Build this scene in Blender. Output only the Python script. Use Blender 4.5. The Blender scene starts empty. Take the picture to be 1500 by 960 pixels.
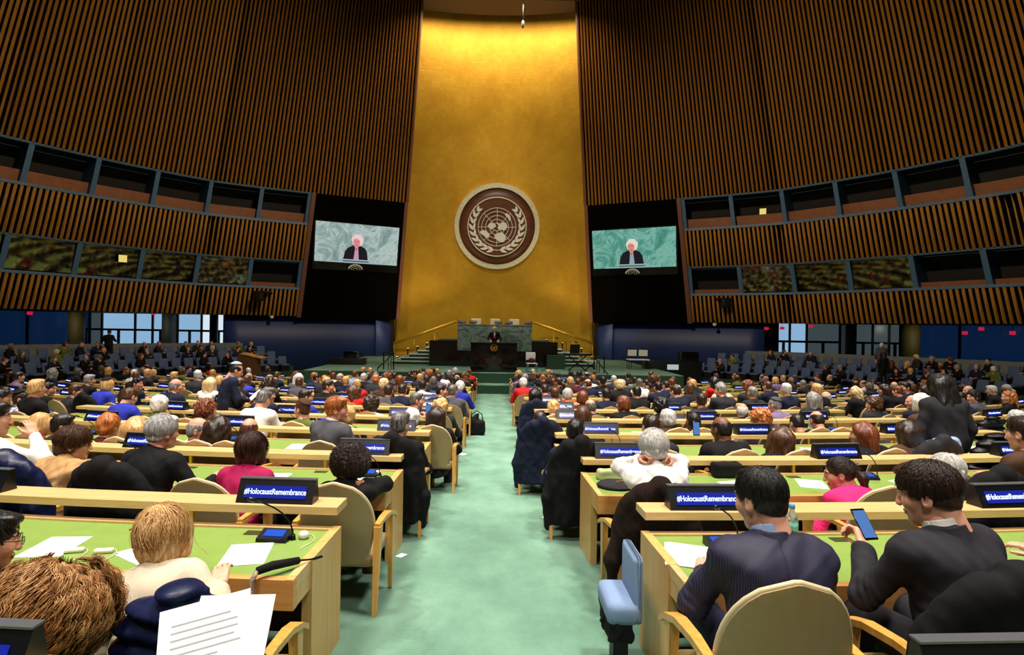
import bpy, bmesh, math, random
import numpy as np
from mathutils import Vector, Matrix, noise as mnoise

SC = bpy.context.scene
COL = SC.collection
PI = math.pi
rnd = random.Random(7)

# ------------------------------------------------------------------ camera, world, exposure
EYE = 1.63            # eye height above the floor under the camera
FPX = 833.0           # focal length in pixels of the 1500 px wide picture
ROLL = math.radians(0.9)
cam_d = bpy.data.cameras.new('camera')
cam = bpy.data.objects.new('camera', cam_d)
COL.objects.link(cam)
cam_d.sensor_width = 36.0
cam_d.lens = FPX / 1500 * 36.0
cam_d.shift_x = 26 / 1500
cam_d.clip_end = 300
cam_d.clip_start = 0.05
cam.matrix_world = Matrix.Translation((0, 0, EYE)) @ Matrix.Rotation(PI / 2, 4, 'X') @ Matrix.Rotation(ROLL, 4, 'Z')
SC.camera = cam
SC.view_settings.view_transform = 'Standard'
SC.view_settings.look = 'None'
SC.view_settings.exposure = 0.0
SC.view_settings.gamma = 1.0
SC.view_settings.use_curve_mapping = False
SC.cycles.use_denoising = True
SC.cycles.max_bounces = 6
SC.cycles.diffuse_bounces = 3
SC.cycles.glossy_bounces = 3
SC.cycles.sample_clamp_indirect = 4.0

w = bpy.data.worlds.new('world')
SC.world = w
w.use_nodes = True
w.node_tree.nodes['Background'].inputs[0].default_value = (0.55, 0.6, 0.7, 1)
w.node_tree.nodes['Background'].inputs[1].default_value = 0.035

def area(name, loc, target, size, power, color=(1, 1, 1), spread=180, size_y=None):
    l = bpy.data.lights.new(name, 'AREA')
    l.energy = power
    l.color = color
    l.size = size
    if size_y:
        l.shape = 'RECTANGLE'
        l.size_y = size_y
    l.spread = math.radians(spread)
    o = bpy.data.objects.new(name, l)
    COL.objects.link(o)
    o.location = loc
    o.rotation_euler = (Vector(target) - Vector(loc)).to_track_quat('-Z', 'Y').to_euler()
    return o

def spot(name, loc, target, power, angle, blend=0.5, color=(1, 1, 1), radius=0.2):
    l = bpy.data.lights.new(name, 'SPOT')
    l.energy = power
    l.spot_size = math.radians(angle)
    l.spot_blend = blend
    l.color = color
    l.shadow_soft_size = radius
    o = bpy.data.objects.new(name, l)
    COL.objects.link(o)
    o.location = loc
    o.rotation_euler = (Vector(target) - Vector(loc)).to_track_quat('-Z', 'Y').to_euler()
    return o

WARM = (1.0, 0.93, 0.84)
# ceiling lamps over the seats (the ceiling itself is above the frame)
for i, (x, y) in enumerate([(-6, 3), (6, 3), (0, 8), (-9, 13), (9, 13), (0, 18), (-8, 23), (8, 23)]):
    area('ceiling_lamp', (x, y, 21.0), (x * 0.8, y + 0.6, 0), 2.6, (640 if y < 20 else 520) * (0.8 if abs(x) > 7 else 1), WARM, spread=70 if abs(x) < 7 else 54)
for x in (-5, 5):      # the lamps behind the camera's place
    area('ceiling_lamp', (x, -7.5, 17.0), (x * 0.7, 7, 0.5), 2.6, 300, WARM, spread=80)
# cove lamps that wash the gold wall from its top, and the spots on the stage
area('cove_lamp', (0, 36.2, 22.3), (0, 40.2, 15.0), 9.0, 1100, (1.0, 0.86, 0.62), spread=150, size_y=0.5)
spot('gold_spot', (0, 14, 21.5), (0, 41, 7.0), 16000, 40, 0.9, (1.0, 0.9, 0.72), 0.6)
spot('stage_spot', (-5, 16, 21), (0, 32, 0.5), 2600, 26, 0.7, (1.0, 0.95, 0.86), 0.3)
spot('stage_spot', (5, 16, 21), (0, 32, 0.5), 2600, 26, 0.7, (1.0, 0.95, 0.86), 0.3)
for x in (-3.5, 3.5):   # added fill spots that brighten the low gold behind the presidium
    spot('gold_fill', (x * 2.4, 30.5, 7.5), (x, 42, 1.5), 2300, 75, 0.9, (1.0, 0.88, 0.62), 0.4)
for sx, x, y in ((-1, -29.3, 39.9), (1, 28.3, 38.6), (-1, -24.25, 42.2)):   # downlights of the gallery
    spot('gallery_downlight', (x * 0.97, y - 2.6, 2.1), (x, y, 0.6), 60, 80, 0.8, (1.0, 0.92, 0.7), 0.1)
for sx in (-1, 1):
    spot('wall_wash', (-sx * 6, 10, 20), (sx * 20, 32, 8.0), 19000, 62, 0.9, (1.0, 0.84, 0.60), 0.8)

# ------------------------------------------------------------------ materials
def lin(c):
    if isinstance(c, str):
        c = c.lstrip('#')
        c = [int(c[i:i + 2], 16) / 255 for i in (0, 2, 4)]
    return tuple(x / 12.92 if x <= 0.04045 else ((x + 0.055) / 1.055) ** 2.4 for x in c)

class NT:
    """A small node-tree writer."""
    def __init__(s, name):
        s.m = bpy.data.materials.new(name)
        s.m.use_nodes = True
        s.t = s.m.node_tree
        s.b = s.t.nodes['Principled BSDF']
    def n(s, typ, **kw):
        nd = s.t.nodes.new(typ)
        for k, v in kw.items():
            if k.startswith('i_'):
                key = k[2:]
                key = int(key) if key.isdigit() else key.replace('_', ' ')
                nd.inputs[key].default_value = v
            else:
                setattr(nd, k, v)
        return nd
    def l(s, a, b):
        s.t.links.new(a, b)

def ramp(nt, fac, stops):
    r = nt.n('ShaderNodeValToRGB')
    el = r.color_ramp.elements
    while len(el) < len(stops):
        el.new(0.5)
    for e, (p, c) in zip(el, stops):
        e.position = p
        e.color = (*c, 1)
    nt.l(fac, r.inputs[0])
    return r.outputs[0]

_mats = {}
def mat(name, color, rough=0.6, metal=0.0, var=0.0, scale=8.0, bump=0.0, bscale=None, stretch=(1, 1, 1), spec=0.5, emit=0.0, sheen=0.0, coat=0.0, detail=4.0):
    """A principled material with optional colour mottling and bump, in object space."""
    if name in _mats:
        return _mats[name]
    nt = NT(name)
    c = lin(color)
    b = nt.b
    b.inputs['Base Color'].default_value = (*c, 1)
    b.inputs['Roughness'].default_value = rough
    b.inputs['Metallic'].default_value = metal
    b.inputs['Specular IOR Level'].default_value = spec
    if sheen:
        b.inputs['Sheen Weight'].default_value = sheen
    if coat:
        b.inputs['Coat Weight'].default_value = coat
    if emit:
        b.inputs['Emission Color'].default_value = (*c, 1)
        b.inputs['Emission Strength'].default_value = emit
    if var or bump:
        tc = nt.n('ShaderNodeTexCoord')
        mp = nt.n('ShaderNodeMapping')
        mp.inputs['Scale'].default_value = stretch
        nt.l(tc.outputs['Object'], mp.inputs[0])
    if var:
        nz = nt.n('ShaderNodeTexNoise', i_Scale=scale, i_Detail=detail, i_Roughness=0.6)
        nt.l(mp.outputs[0], nz.inputs['Vector'])
        lo = tuple(x * (1 - var) for x in c)
        hi = tuple(min(1, x * (1 + var)) for x in c)
        nt.l(ramp(nt, nz.outputs[0], [(0.3, lo), (0.7, hi)]), b.inputs['Base Color'])
    if bump:
        nb = nt.n('ShaderNodeTexNoise', i_Scale=bscale or scale, i_Detail=3.0)
        nt.l(mp.outputs[0], nb.inputs['Vector'])
        bp = nt.n('ShaderNodeBump', i_Strength=min(1.0, bump), i_Distance=0.02)
        nt.l(nb.outputs[0], bp.inputs['Height'])
        nt.l(bp.outputs[0], b.inputs['Normal'])
    _mats[name] = nt.m
    return nt.m

def wood(name, c0, c1, rough=0.35, axis=0, scale=3.0):
    if name in _mats:
        return _mats[name]
    nt = NT(name)
    tc = nt.n('ShaderNodeTexCoord')
    mp = nt.n('ShaderNodeMapping')
    st = [14.0, 14.0, 14.0]
    st[axis] = 0.9
    mp.inputs['Scale'].default_value = st
    nt.l(tc.outputs['Object'], mp.inputs[0])
    nz = nt.n('ShaderNodeTexNoise', i_Scale=scale, i_Detail=5.0, i_Distortion=0.4)
    nt.l(mp.outputs[0], nz.inputs['Vector'])
    nt.l(ramp(nt, nz.outputs[0], [(0.3, lin(c0)), (0.7, lin(c1))]), nt.b.inputs['Base Color'])
    nt.b.inputs['Roughness'].default_value = rough
    _mats[name] = nt.m
    return nt.m

# ------------------------------------------------------------------ mesh helpers
class MB:
    """Collects shapes and links them as ONE mesh object."""
    def __init__(s):
        s.v = []
        s.f = []
        s.mi = []
        s.sm = []
    def add(s, vs, fs, mi=0, smooth=False, M=None):
        o = len(s.v)
        for p in vs:
            s.v.append(tuple(M @ Vector(p)) if M is not None else tuple(p))
        for f in fs:
            s.f.append(tuple(i + o for i in f))
            s.mi.append(mi)
            s.sm.append(smooth)
        return s
    def box(s, x0, x1, y0, y1, z0, z1, mi=0, M=None, bev=0.0):
        if bev > 0:
            bm = bmesh.new()
            bmesh.ops.create_cube(bm, size=1)
            for v in bm.verts:
                v.co = Vector(((x0 + x1) / 2 + v.co.x * (x1 - x0), (y0 + y1) / 2 + v.co.y * (y1 - y0), (z0 + z1) / 2 + v.co.z * (z1 - z0)))
            bmesh.ops.bevel(bm, geom=bm.edges[:], offset=bev, segments=2, affect='EDGES', profile=0.6)
            bm.verts.index_update()
            s.add([v.co for v in bm.verts], [[v.index for v in f.verts] for f in bm.faces], mi, True, M)
            bm.free()
            return s
        vs = [(x0, y0, z0), (x1, y0, z0), (x1, y1, z0), (x0, y1, z0), (x0, y0, z1), (x1, y0, z1), (x1, y1, z1), (x0, y1, z1)]
        fs = [(0, 3, 2, 1), (4, 5, 6, 7), (0, 1, 5, 4), (1, 2, 6, 5), (2, 3, 7, 6), (3, 0, 4, 7)]
        return s.add(vs, fs, mi, False, M)
    def hexa(s, p, mi=0, smooth=False):
        """eight corners: four of the bottom ring, four of the top ring"""
        return s.add(p, [(0, 3, 2, 1), (4, 5, 6, 7), (0, 1, 5, 4), (1, 2, 6, 5), (2, 3, 7, 6), (3, 0, 4, 7)], mi, smooth)
    def tube(s, pts, r, n=8, mi=0, cap=True, smooth=True, M=None):
        pts = [Vector(p) for p in pts]
        rs = r if isinstance(r, (list, tuple)) else [r] * len(pts)
        vs = []
        up = Vector((0, 0, 1))
        prev = None
        for i, p in enumerate(pts):
            d = (pts[min(i + 1, len(pts) - 1)] - pts[max(i - 1, 0)])
            d = d.normalized() if d.length > 1e-9 else Vector((0, 0, 1))
            if prev is None:
                a = d.cross(up if abs(d.z) < 0.9 else Vector((1, 0, 0))).normalized()
            else:
                a = (prev - d * prev.dot(d))
                a = a.normalized() if a.length > 1e-6 else d.orthogonal().normalized()
            prev = a
            b = d.cross(a)
            for k in range(n):
                t = 2 * PI * k / n
                vs.append(p + (a * math.cos(t) + b * math.sin(t)) * rs[i])
        fs = []
        for i in range(len(pts) - 1):
            for k in range(n):
                fs.append((i * n + k, i * n + (k + 1) % n, (i + 1) * n + (k + 1) % n, (i + 1) * n + k))
        if cap:
            fs.append(tuple(range(n))[::-1])
            fs.append(tuple((len(pts) - 1) * n + k for k in range(n)))
        return s.add(vs, fs, mi, smooth, M)
    def lathe(s, prof, n=20, mi=0, M=None, smooth=True):
        vs = []
        for r, z in prof:
            for k in range(n):
                t = 2 * PI * k / n
                vs.append((r * math.cos(t), r * math.sin(t), z))
        fs = []
        for i in range(len(prof) - 1):
            for k in range(n):
                fs.append((i * n + k, i * n + (k + 1) % n, (i + 1) * n + (k + 1) % n, (i + 1) * n + k))
        fs.append(tuple(range(n))[::-1])
        fs.append(tuple((len(prof) - 1) * n + k for k in range(n)))
        return s.add(vs, fs, mi, smooth, M)
    def prism(s, poly, h0, h1, axis='z', mi=0, M=None, smooth=False):
        """a polygon in two axes extruded along the third"""
        n = len(poly)
        def P(a, b, h):
            return {'z': (a, b, h), 'y': (a, h, b), 'x': (h, a, b)}[axis]
        vs = [P(a, b, h0) for a, b in poly] + [P(a, b, h1) for a, b in poly]
        fs = [tuple(range(n))[::-1], tuple(range(n, 2 * n))]
        for i in range(n):
            fs.append((i, (i + 1) % n, n + (i + 1) % n, n + i))
        return s.add(vs, fs, mi, smooth, M)
    def mesh(s, name, mats):
        me = bpy.data.meshes.new(name)
        me.from_pydata([tuple(p) for p in s.v], [], s.f)
        for m in (mats if isinstance(mats, (list, tuple)) else [mats]):
            me.materials.append(m)
        me.polygons.foreach_set('material_index', s.mi)
        me.polygons.foreach_set('use_smooth', s.sm)
        me.validate()
        me.update()
        return me
    def build(s, name, mats, parent=None, loc=None, fix=True):
        me = s.mesh(name, mats)
        if fix:
            bm = bmesh.new()
            bm.from_mesh(me)
            bmesh.ops.recalc_face_normals(bm, faces=bm.faces[:])
            bm.to_mesh(me)
            bm.free()
        return link(name, me, parent, loc)

def link(name, data, parent=None, loc=None, rotz=None):
    o = bpy.data.objects.new(name, data)
    COL.objects.link(o)
    if parent is not None:
        o.parent = parent
    if loc is not None:
        o.location = loc
    if rotz is not None:
        o.rotation_euler = (0, 0, rotz)
    return o

def tag(o, label=None, cat=None, group=None, kind=None):
    if label:
        o['label'] = label
    if cat:
        o['category'] = cat
    if group:
        o['group'] = group
    if kind:
        o['kind'] = kind
    return o

def thing(name, label, cat, loc=(0, 0, 0), rotz=0.0, group=None):
    o = link(name, None, None, loc, rotz)
    o.empty_display_size = 0.1
    return tag(o, label, cat, group)

def struct(o, label=None):
    o['kind'] = 'structure'
    if label:
        o['label'] = label
        o['category'] = o.name.split('_')[0]
    return o

def copy_tree(o, parent=None):
    c = o.copy()
    COL.objects.link(c)
    c.parent = parent
    for ch in list(o.children):
        copy_tree(ch, c)
    return c

def floor_z(y):
    return -0.062 * y if y < 20 else max(-1.24 - 0.045 * (y - 20), -1.62)

def at(px, py, d):
    """the place that the photograph shows at pixel (px, py), d metres ahead; used to read off sizes"""
    u, v = px - 724, 480 - py
    c, s_ = math.cos(ROLL), math.sin(ROLL)
    return Vector(((u * c - v * s_) * d / FPX, d, EYE + (u * s_ + v * c) * d / FPX))

ORD = ['front', 'first', 'second', 'third', 'fourth', 'fifth', 'sixth', 'seventh', 'eighth', 'ninth', 'tenth', 'eleventh', 'twelfth', 'thirteenth', 'fourteenth', 'fifteenth', 'sixteenth']
# ------------------------------------------------------------------ palette
M = {}
M['ash'] = wood('pale_ash_wood', '#d5a86c', '#e0b982', 0.35, 0)
M['ash_y'] = wood('pale_ash_wood_deep', '#d39c56', '#e0b472', 0.35, 2)
M['oak'] = wood('amber_wood_apron', '#c98a48', '#dca05c', 0.35, 0)
M['walnut'] = wood('brown_wood_panel', '#4a2a14', '#6b4022', 0.5, 2)
M['slat'] = wood('slat_wood', '#a8702a', '#be8636', 0.5, 2, 2.0)
M['black'] = mat('black_paint', '#070708', 0.5)
M['blackgloss'] = mat('black_gloss', '#060607', 0.15)
M['dark_metal'] = mat('black_metal', '#101012', 0.4, 0.6)
M['steel'] = mat('brushed_steel', '#9a9a98', 0.35, 1.0)
M['white'] = mat('white_paper', '#f2f0ea', 0.7)
M['backing'] = mat('slat_backing', '#0a0705', 1.0, spec=0.0)
M['booth_brown'] = mat('booth_brown', '#8a5230', 0.6, var=0.15, scale=3)
M['booth_dark'] = mat('booth_dark', '#160f0b', 0.8)
M['fin'] = mat('blue_grey_fin', '#3d5f80', 0.55)
M['trim'] = mat('brown_trim', '#6d3f2b', 0.5)
M['navywall'] = mat('navy_wall', '#23356a', 0.5, var=0.15, scale=0.5)
M['column'] = mat('olive_column', '#6f6434', 0.6, var=0.1, scale=2)
M['greycol'] = mat('grey_column', '#4d5350', 0.6, var=0.1, scale=2)
M['rail'] = mat('grey_parapet', '#6b6a66', 0.6, var=0.1, scale=3)
M['blackmarble'] = mat('black_marble', '#15110f', 0.12, var=0.7, scale=3, detail=8)
M['bluechair'] = mat('blue_grey_fabric', '#48587a', 0.8, var=0.1, scale=40)
M['cream'] = mat('cream_leather', '#e6cfa8', 0.5)

# carpet: pale green, trodden lighter in patches
nt = NT('green_carpet')
tc = nt.n('ShaderNodeTexCoord')
mp = nt.n('ShaderNodeMapping')
nt.l(tc.outputs['Object'], mp.inputs[0])
mp.inputs['Scale'].default_value = (1.2, 0.8, 1)
n1 = nt.n('ShaderNodeTexNoise', i_Scale=1.3, i_Detail=8.0, i_Roughness=0.66, i_Distortion=0.1)
nt.l(mp.outputs[0], n1.inputs['Vector'])
n2 = nt.n('ShaderNodeTexNoise', i_Scale=260.0, i_Detail=2.0)
nt.l(tc.outputs['Object'], n2.inputs['Vector'])
c1 = ramp(nt, n1.outputs[0], [(0.34, lin('#638b74')), (0.5, lin('#739d85')), (0.66, lin('#84ad95'))])
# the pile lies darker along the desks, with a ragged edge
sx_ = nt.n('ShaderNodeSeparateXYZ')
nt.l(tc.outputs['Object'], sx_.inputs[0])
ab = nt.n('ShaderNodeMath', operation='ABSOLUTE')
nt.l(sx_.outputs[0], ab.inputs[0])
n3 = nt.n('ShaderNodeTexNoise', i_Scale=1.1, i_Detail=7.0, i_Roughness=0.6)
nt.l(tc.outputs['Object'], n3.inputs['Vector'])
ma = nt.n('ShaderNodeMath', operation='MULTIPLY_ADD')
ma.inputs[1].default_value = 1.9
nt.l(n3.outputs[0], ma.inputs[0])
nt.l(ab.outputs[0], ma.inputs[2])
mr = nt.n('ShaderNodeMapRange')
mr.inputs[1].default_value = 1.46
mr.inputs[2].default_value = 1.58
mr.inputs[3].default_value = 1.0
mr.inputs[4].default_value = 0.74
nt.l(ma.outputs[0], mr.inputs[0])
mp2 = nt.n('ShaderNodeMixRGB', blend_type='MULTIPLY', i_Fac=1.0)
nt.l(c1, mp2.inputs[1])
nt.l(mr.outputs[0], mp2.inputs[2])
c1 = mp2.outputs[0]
mx = nt.n('ShaderNodeMixRGB', blend_type='MULTIPLY', i_Fac=0.35)
nt.l(c1, mx.inputs[1])
nt.l(n2.outputs[0], mx.inputs[2])
nt.l(mx.outputs[0], nt.b.inputs['Base Color'])
nt.b.inputs['Roughness'].default_value = 0.95
bp = nt.n('ShaderNodeBump', i_Strength=0.4, i_Distance=0.01)
nt.l(n2.outputs[0], bp.inputs['Height'])
nt.l(bp.outputs[0], nt.b.inputs['Normal'])
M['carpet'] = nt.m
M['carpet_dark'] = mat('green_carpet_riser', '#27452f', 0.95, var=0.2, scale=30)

# gold leaf: small leaves with their own tint and tilt
nt = NT('gold_leaf')
tc = nt.n('ShaderNodeTexCoord')
vor = nt.n('ShaderNodeTexVoronoi', i_Scale=3.2, distance='CHEBYCHEV')
vor.inputs['Randomness'].default_value = 0.35
nt.l(tc.outputs['UV'], vor.inputs['Vector'])
nz = nt.n('ShaderNodeTexNoise', i_Scale=0.5, i_Detail=6.0)
nt.l(tc.outputs['UV'], nz.inputs['Vector'])
sep = nt.n('ShaderNodeSeparateColor')
nt.l(vor.outputs['Color'], sep.inputs[0])
add = nt.n('ShaderNodeMath', operation='MULTIPLY_ADD')
add.inputs[1].default_value = 0.14
nt.l(sep.outputs[0], add.inputs[0])
nt.l(nz.outputs[0], add.inputs[2])
nt.l(ramp(nt, add.outputs[0], [(0.3, lin('#bd8a22')), (0.6, lin('#cb9828')), (0.95, lin('#dbaa36'))]), nt.b.inputs['Base Color'])
nt.b.inputs['Metallic'].default_value = 0.55
nt.b.inputs['Roughness'].default_value = 0.42
nz2 = nt.n('ShaderNodeTexNoise', i_Scale=9.0, i_Detail=5.0)
nt.l(tc.outputs['UV'], nz2.inputs['Vector'])
ad2 = nt.n('ShaderNodeMath', operation='ADD')
nt.l(sep.outputs[1], ad2.inputs[0])
nt.l(nz2.outputs[0], ad2.inputs[1])
bp = nt.n('ShaderNodeBump', i_Strength=0.25, i_Distance=0.02)
nt.l(ad2.outputs[0], bp.inputs['Height'])
nt.l(bp.outputs[0], nt.b.inputs['Normal'])
M['gold'] = nt.m
M['goldplain'] = mat('gold_trim', '#c9992f', 0.35, 0.6)
M['brass'] = mat('pale_brass', '#dcd2b2', 0.4, 0.4, var=0.15, scale=6)

# green veined marble
nt = NT('green_marble')
tc = nt.n('ShaderNodeTexCoord')
mp = nt.n('ShaderNodeMapping')
mp.inputs['Scale'].default_value = (1.0, 1.0, 1.7)
mp.inputs['Rotation'].default_value = (0, 0.7, 0)
nt.l(tc.outputs['Object'], mp.inputs[0])
w1 = nt.n('ShaderNodeTexNoise', i_Scale=1.1, i_Detail=12.0, i_Roughness=0.74, i_Distortion=1.1)
nt.l(mp.outputs[0], w1.inputs['Vector'])
nt.l(ramp(nt, w1.outputs[0], [(0.3, lin('#36463d')), (0.45, lin('#5f7164')), (0.52, lin('#93a396')), (0.58, lin('#6a7b6e')), (0.72, lin('#4a5b50'))]), nt.b.inputs['Base Color'])
nt.b.inputs['Roughness'].default_value = 0.25
M['marble'] = nt.m

# panes
def glow(name, color, strength, rough=0.2):
    m = mat(name, '#0a0d12', rough)
    m.node_tree.nodes['Principled BSDF'].inputs['Emission Color'].default_value = (*lin(color), 1)
    m.node_tree.nodes['Principled BSDF'].inputs['Emission Strength'].default_value = strength
    return m
M['day'] = glow('daylight_pane', '#9cc8ee', 0.75)
M['day_bright'] = glow('bright_daylight_pane', '#dcebf7', 0.95)
M['dusk'] = glow('shaded_pane', '#5f7076', 0.35)
M['night'] = glow('deep_blue_pane', '#0e2a52', 0.45, 0.12)
M['booth_glass'] = mat('booth_glass', '#6a7060', 0.04, 1.0)
M['led_blue'] = glow('blue_display', '#1c2bb0', 0.8)
M['led_text'] = glow('display_lettering', '#cfdcff', 1.7)
M['lcd_blue'] = glow('small_blue_screen', '#2a63e8', 1.0)
M['yellow_lamp'] = glow('yellow_panel', '#f0dc7a', 0.9)
M['red_lamp'] = glow('red_light', '#e0204a', 0.7)

# ------------------------------------------------------------------ the hall
# plan of the side walls at the foot of the tall slats (right half), read from the photograph
WALLP = np.array([(6.3, 40.7), (12, 38.15), (14.9, 36.75), (17.4, 35.3), (19.5, 33.0), (21.2, 30.9), (23.7, 27), (25.2, 23), (26, 18), (26, 10), (25, 2)])
_d = np.r_[0, np.cumsum(np.hypot(*np.diff(WALLP, axis=0).T))]
WLEN = float(_d[-1])
WYC = 26.0
def wall_pt(t, dz, sx=1, off=0.0):
    """point of the inward-leaning side wall: t along the plan, dz above the eye, off pushed outwards"""
    x = float(np.interp(t, _d, WALLP[:, 0]))
    y = float(np.interp(t, _d, WALLP[:, 1]))
    x2 = float(np.interp(t + 0.2, _d, WALLP[:, 0]))
    y2 = float(np.interp(t + 0.2, _d, WALLP[:, 1]))
    x1 = float(np.interp(t - 0.2, _d, WALLP[:, 0]))
    y1 = float(np.interp(t - 0.2, _d, WALLP[:, 1]))
    tx, ty = x2 - x1, y2 - y1
    L = math.hypot(tx, ty)
    nx, ny = -ty / L, tx / L          # outward normal
    if nx * x + ny * (y - WYC) < 0:
        nx, ny = -nx, -ny
    r = float(np.interp(x, [6, 20], [0.0152, 0.0115]))
    s = 1 - r * (dz - 8.8)
    return Vector((sx * (x * s + nx * off), WYC + (y - WYC) * s + ny * off, EYE + dz))

# floor, stage
b = MB()
ys = [-3 + i * 1.0 for i in range(46)]
for i in range(len(ys) - 1):
    b.add([(-45, ys[i], floor_z(ys[i])), (45, ys[i], floor_z(ys[i])), (45, ys[i + 1], floor_z(ys[i + 1])), (-45, ys[i + 1], floor_z(ys[i + 1]))], [(0, 1, 2, 3)], 0, True)
b.box(-45, 45, -3.2, 46, -2.1, -2.0)
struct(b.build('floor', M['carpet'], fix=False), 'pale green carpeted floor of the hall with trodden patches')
STZ = -0.64
b = MB()
b.box(-9.5, 9.5, 28.4, 44.5, -1.9, STZ)
b.box(-9.5, 9.5, 28.38, 28.4, -1.9, STZ - 0.03, 1)
struct(b.build('floor_stage', [M['carpet'], M['carpet_dark']]), 'raised green carpeted stage under the gold wall')
b = MB()
b.box(-0.95, 0.95, 27.4, 28.4, -1.9, -1.15)
b.box(-0.95, 0.95, 27.38, 27.4, -1.9, -1.18, 1)
struct(b.build('floor_step', [M['carpet'], M['carpet_dark']]), 'wide green step at the end of the aisle')

# ceiling with its lip
b = MB()
b.box(-40, 40, -6, 37.7, EYE + 22.3, EYE + 22.8)
struct(b.build('ceiling', mat('ceiling_plaster', '#8a7262', 0.8, var=0.08, scale=0.6)), 'brownish plaster ceiling above the gold wall')
b = MB()
for i in range(12):
    x0, x1 = -9 + i * 1.5, -7.5 + i * 1.5
    def yy(x):
        return 39.6 - 0.012 * x * x * 1.6
    b.hexa([(x0, 37.7, EYE + 21.75), (x1, 37.7, EYE + 21.75), (x1, yy(x1), EYE + 21.75), (x0, yy(x0), EYE + 21.75), (x0, 37.7, EYE + 22.3), (x1, 37.7, EYE + 22.3), (x1, yy(x1), EYE + 22.3), (x0, yy(x0), EYE + 22.3)])
struct(b.build('trim_1', mat('cove_plaster', '#8f7666', 0.8)), 'curved plaster soffit over the gold wall')

# gold wall: concave, leaning towards the hall
b = MB()
NX, NZ = 40, 40
uv = []
for j in range(NZ + 1):
    dz = -2.35 + (22.6 + 2.35) * j / NZ
    s = 1 - 0.0152 * (dz - 8.8)
    for i in range(NX + 1):
        x = -1 + 2 * i / NX
        X = x * 7.42 * (1.0 if dz < 1 else 1.04)
        Y = 41.6 + 1.9 * (1 - x * x)
        b.v.append((X * s, WYC + (Y - WYC) * s, EYE + dz))
        uv.append((X, dz))
for j in range(NZ):
    for i in range(NX):
        a = j * (NX + 1) + i
        b.f.append((a, a + 1, a + NX + 2, a + NX + 1))
        b.mi.append(0)
        b.sm.append(True)
me = b.mesh('wall_gold', M['gold'])
ul = me.uv_layers.new(name='UVMap')
for lp in me.loops:
    ul.data[lp.index].uv = uv[lp.vertex_index]
o = link('wall_gold', me)
sol = o.modifiers.new('thick', 'SOLIDIFY')
sol.thickness = 0.25
sol.offset = -1
struct(o, 'tall curved gold-leaf wall behind the stage')
b = MB()   # the seams near both edges and the skirting
for sx in (-1, 1):
    p0, p1 = [], []
    for dz in (-2.27, 3.0):
        s = 1 - 0.0152 * (dz - 8.8)
        p0.append((sx * 6.72 * s, WYC + (41.6 + 1.9 * (1 - (6.72 / 7.42) ** 2) - WYC) * s - 0.03, EYE + dz))
    b.tube(p0, 0.035, 6, 0, smooth=False)
struct(b.build('trim_2', mat('gold_seam', '#4d3a12', 0.6)), 'dark vertical seams near both edges of the gold wall')
b = MB()
for i in range(NX):
    q = []
    for k in (i, i + 1):
        x = -1 + 2 * k / NX
        s = 1 - 0.0152 * (-2.27 - 8.8)
        q.append((x * 7.42 * s, WYC + (41.6 + 1.9 * (1 - x * x) - WYC) * s))
    b.hexa([(q[0][0], q[0][1] - 0.12, STZ), (q[1][0], q[1][1] - 0.12, STZ), (*q[1], STZ), (*q[0], STZ), (q[0][0], q[0][1] - 0.12, STZ + 0.2), (q[1][0], q[1][1] - 0.12, STZ + 0.2), (*q[1], STZ + 0.2), (*q[0], STZ + 0.2)])
struct(b.build('baseboard_stage', M['goldplain']), 'gold skirting along the foot of the gold wall')

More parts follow.
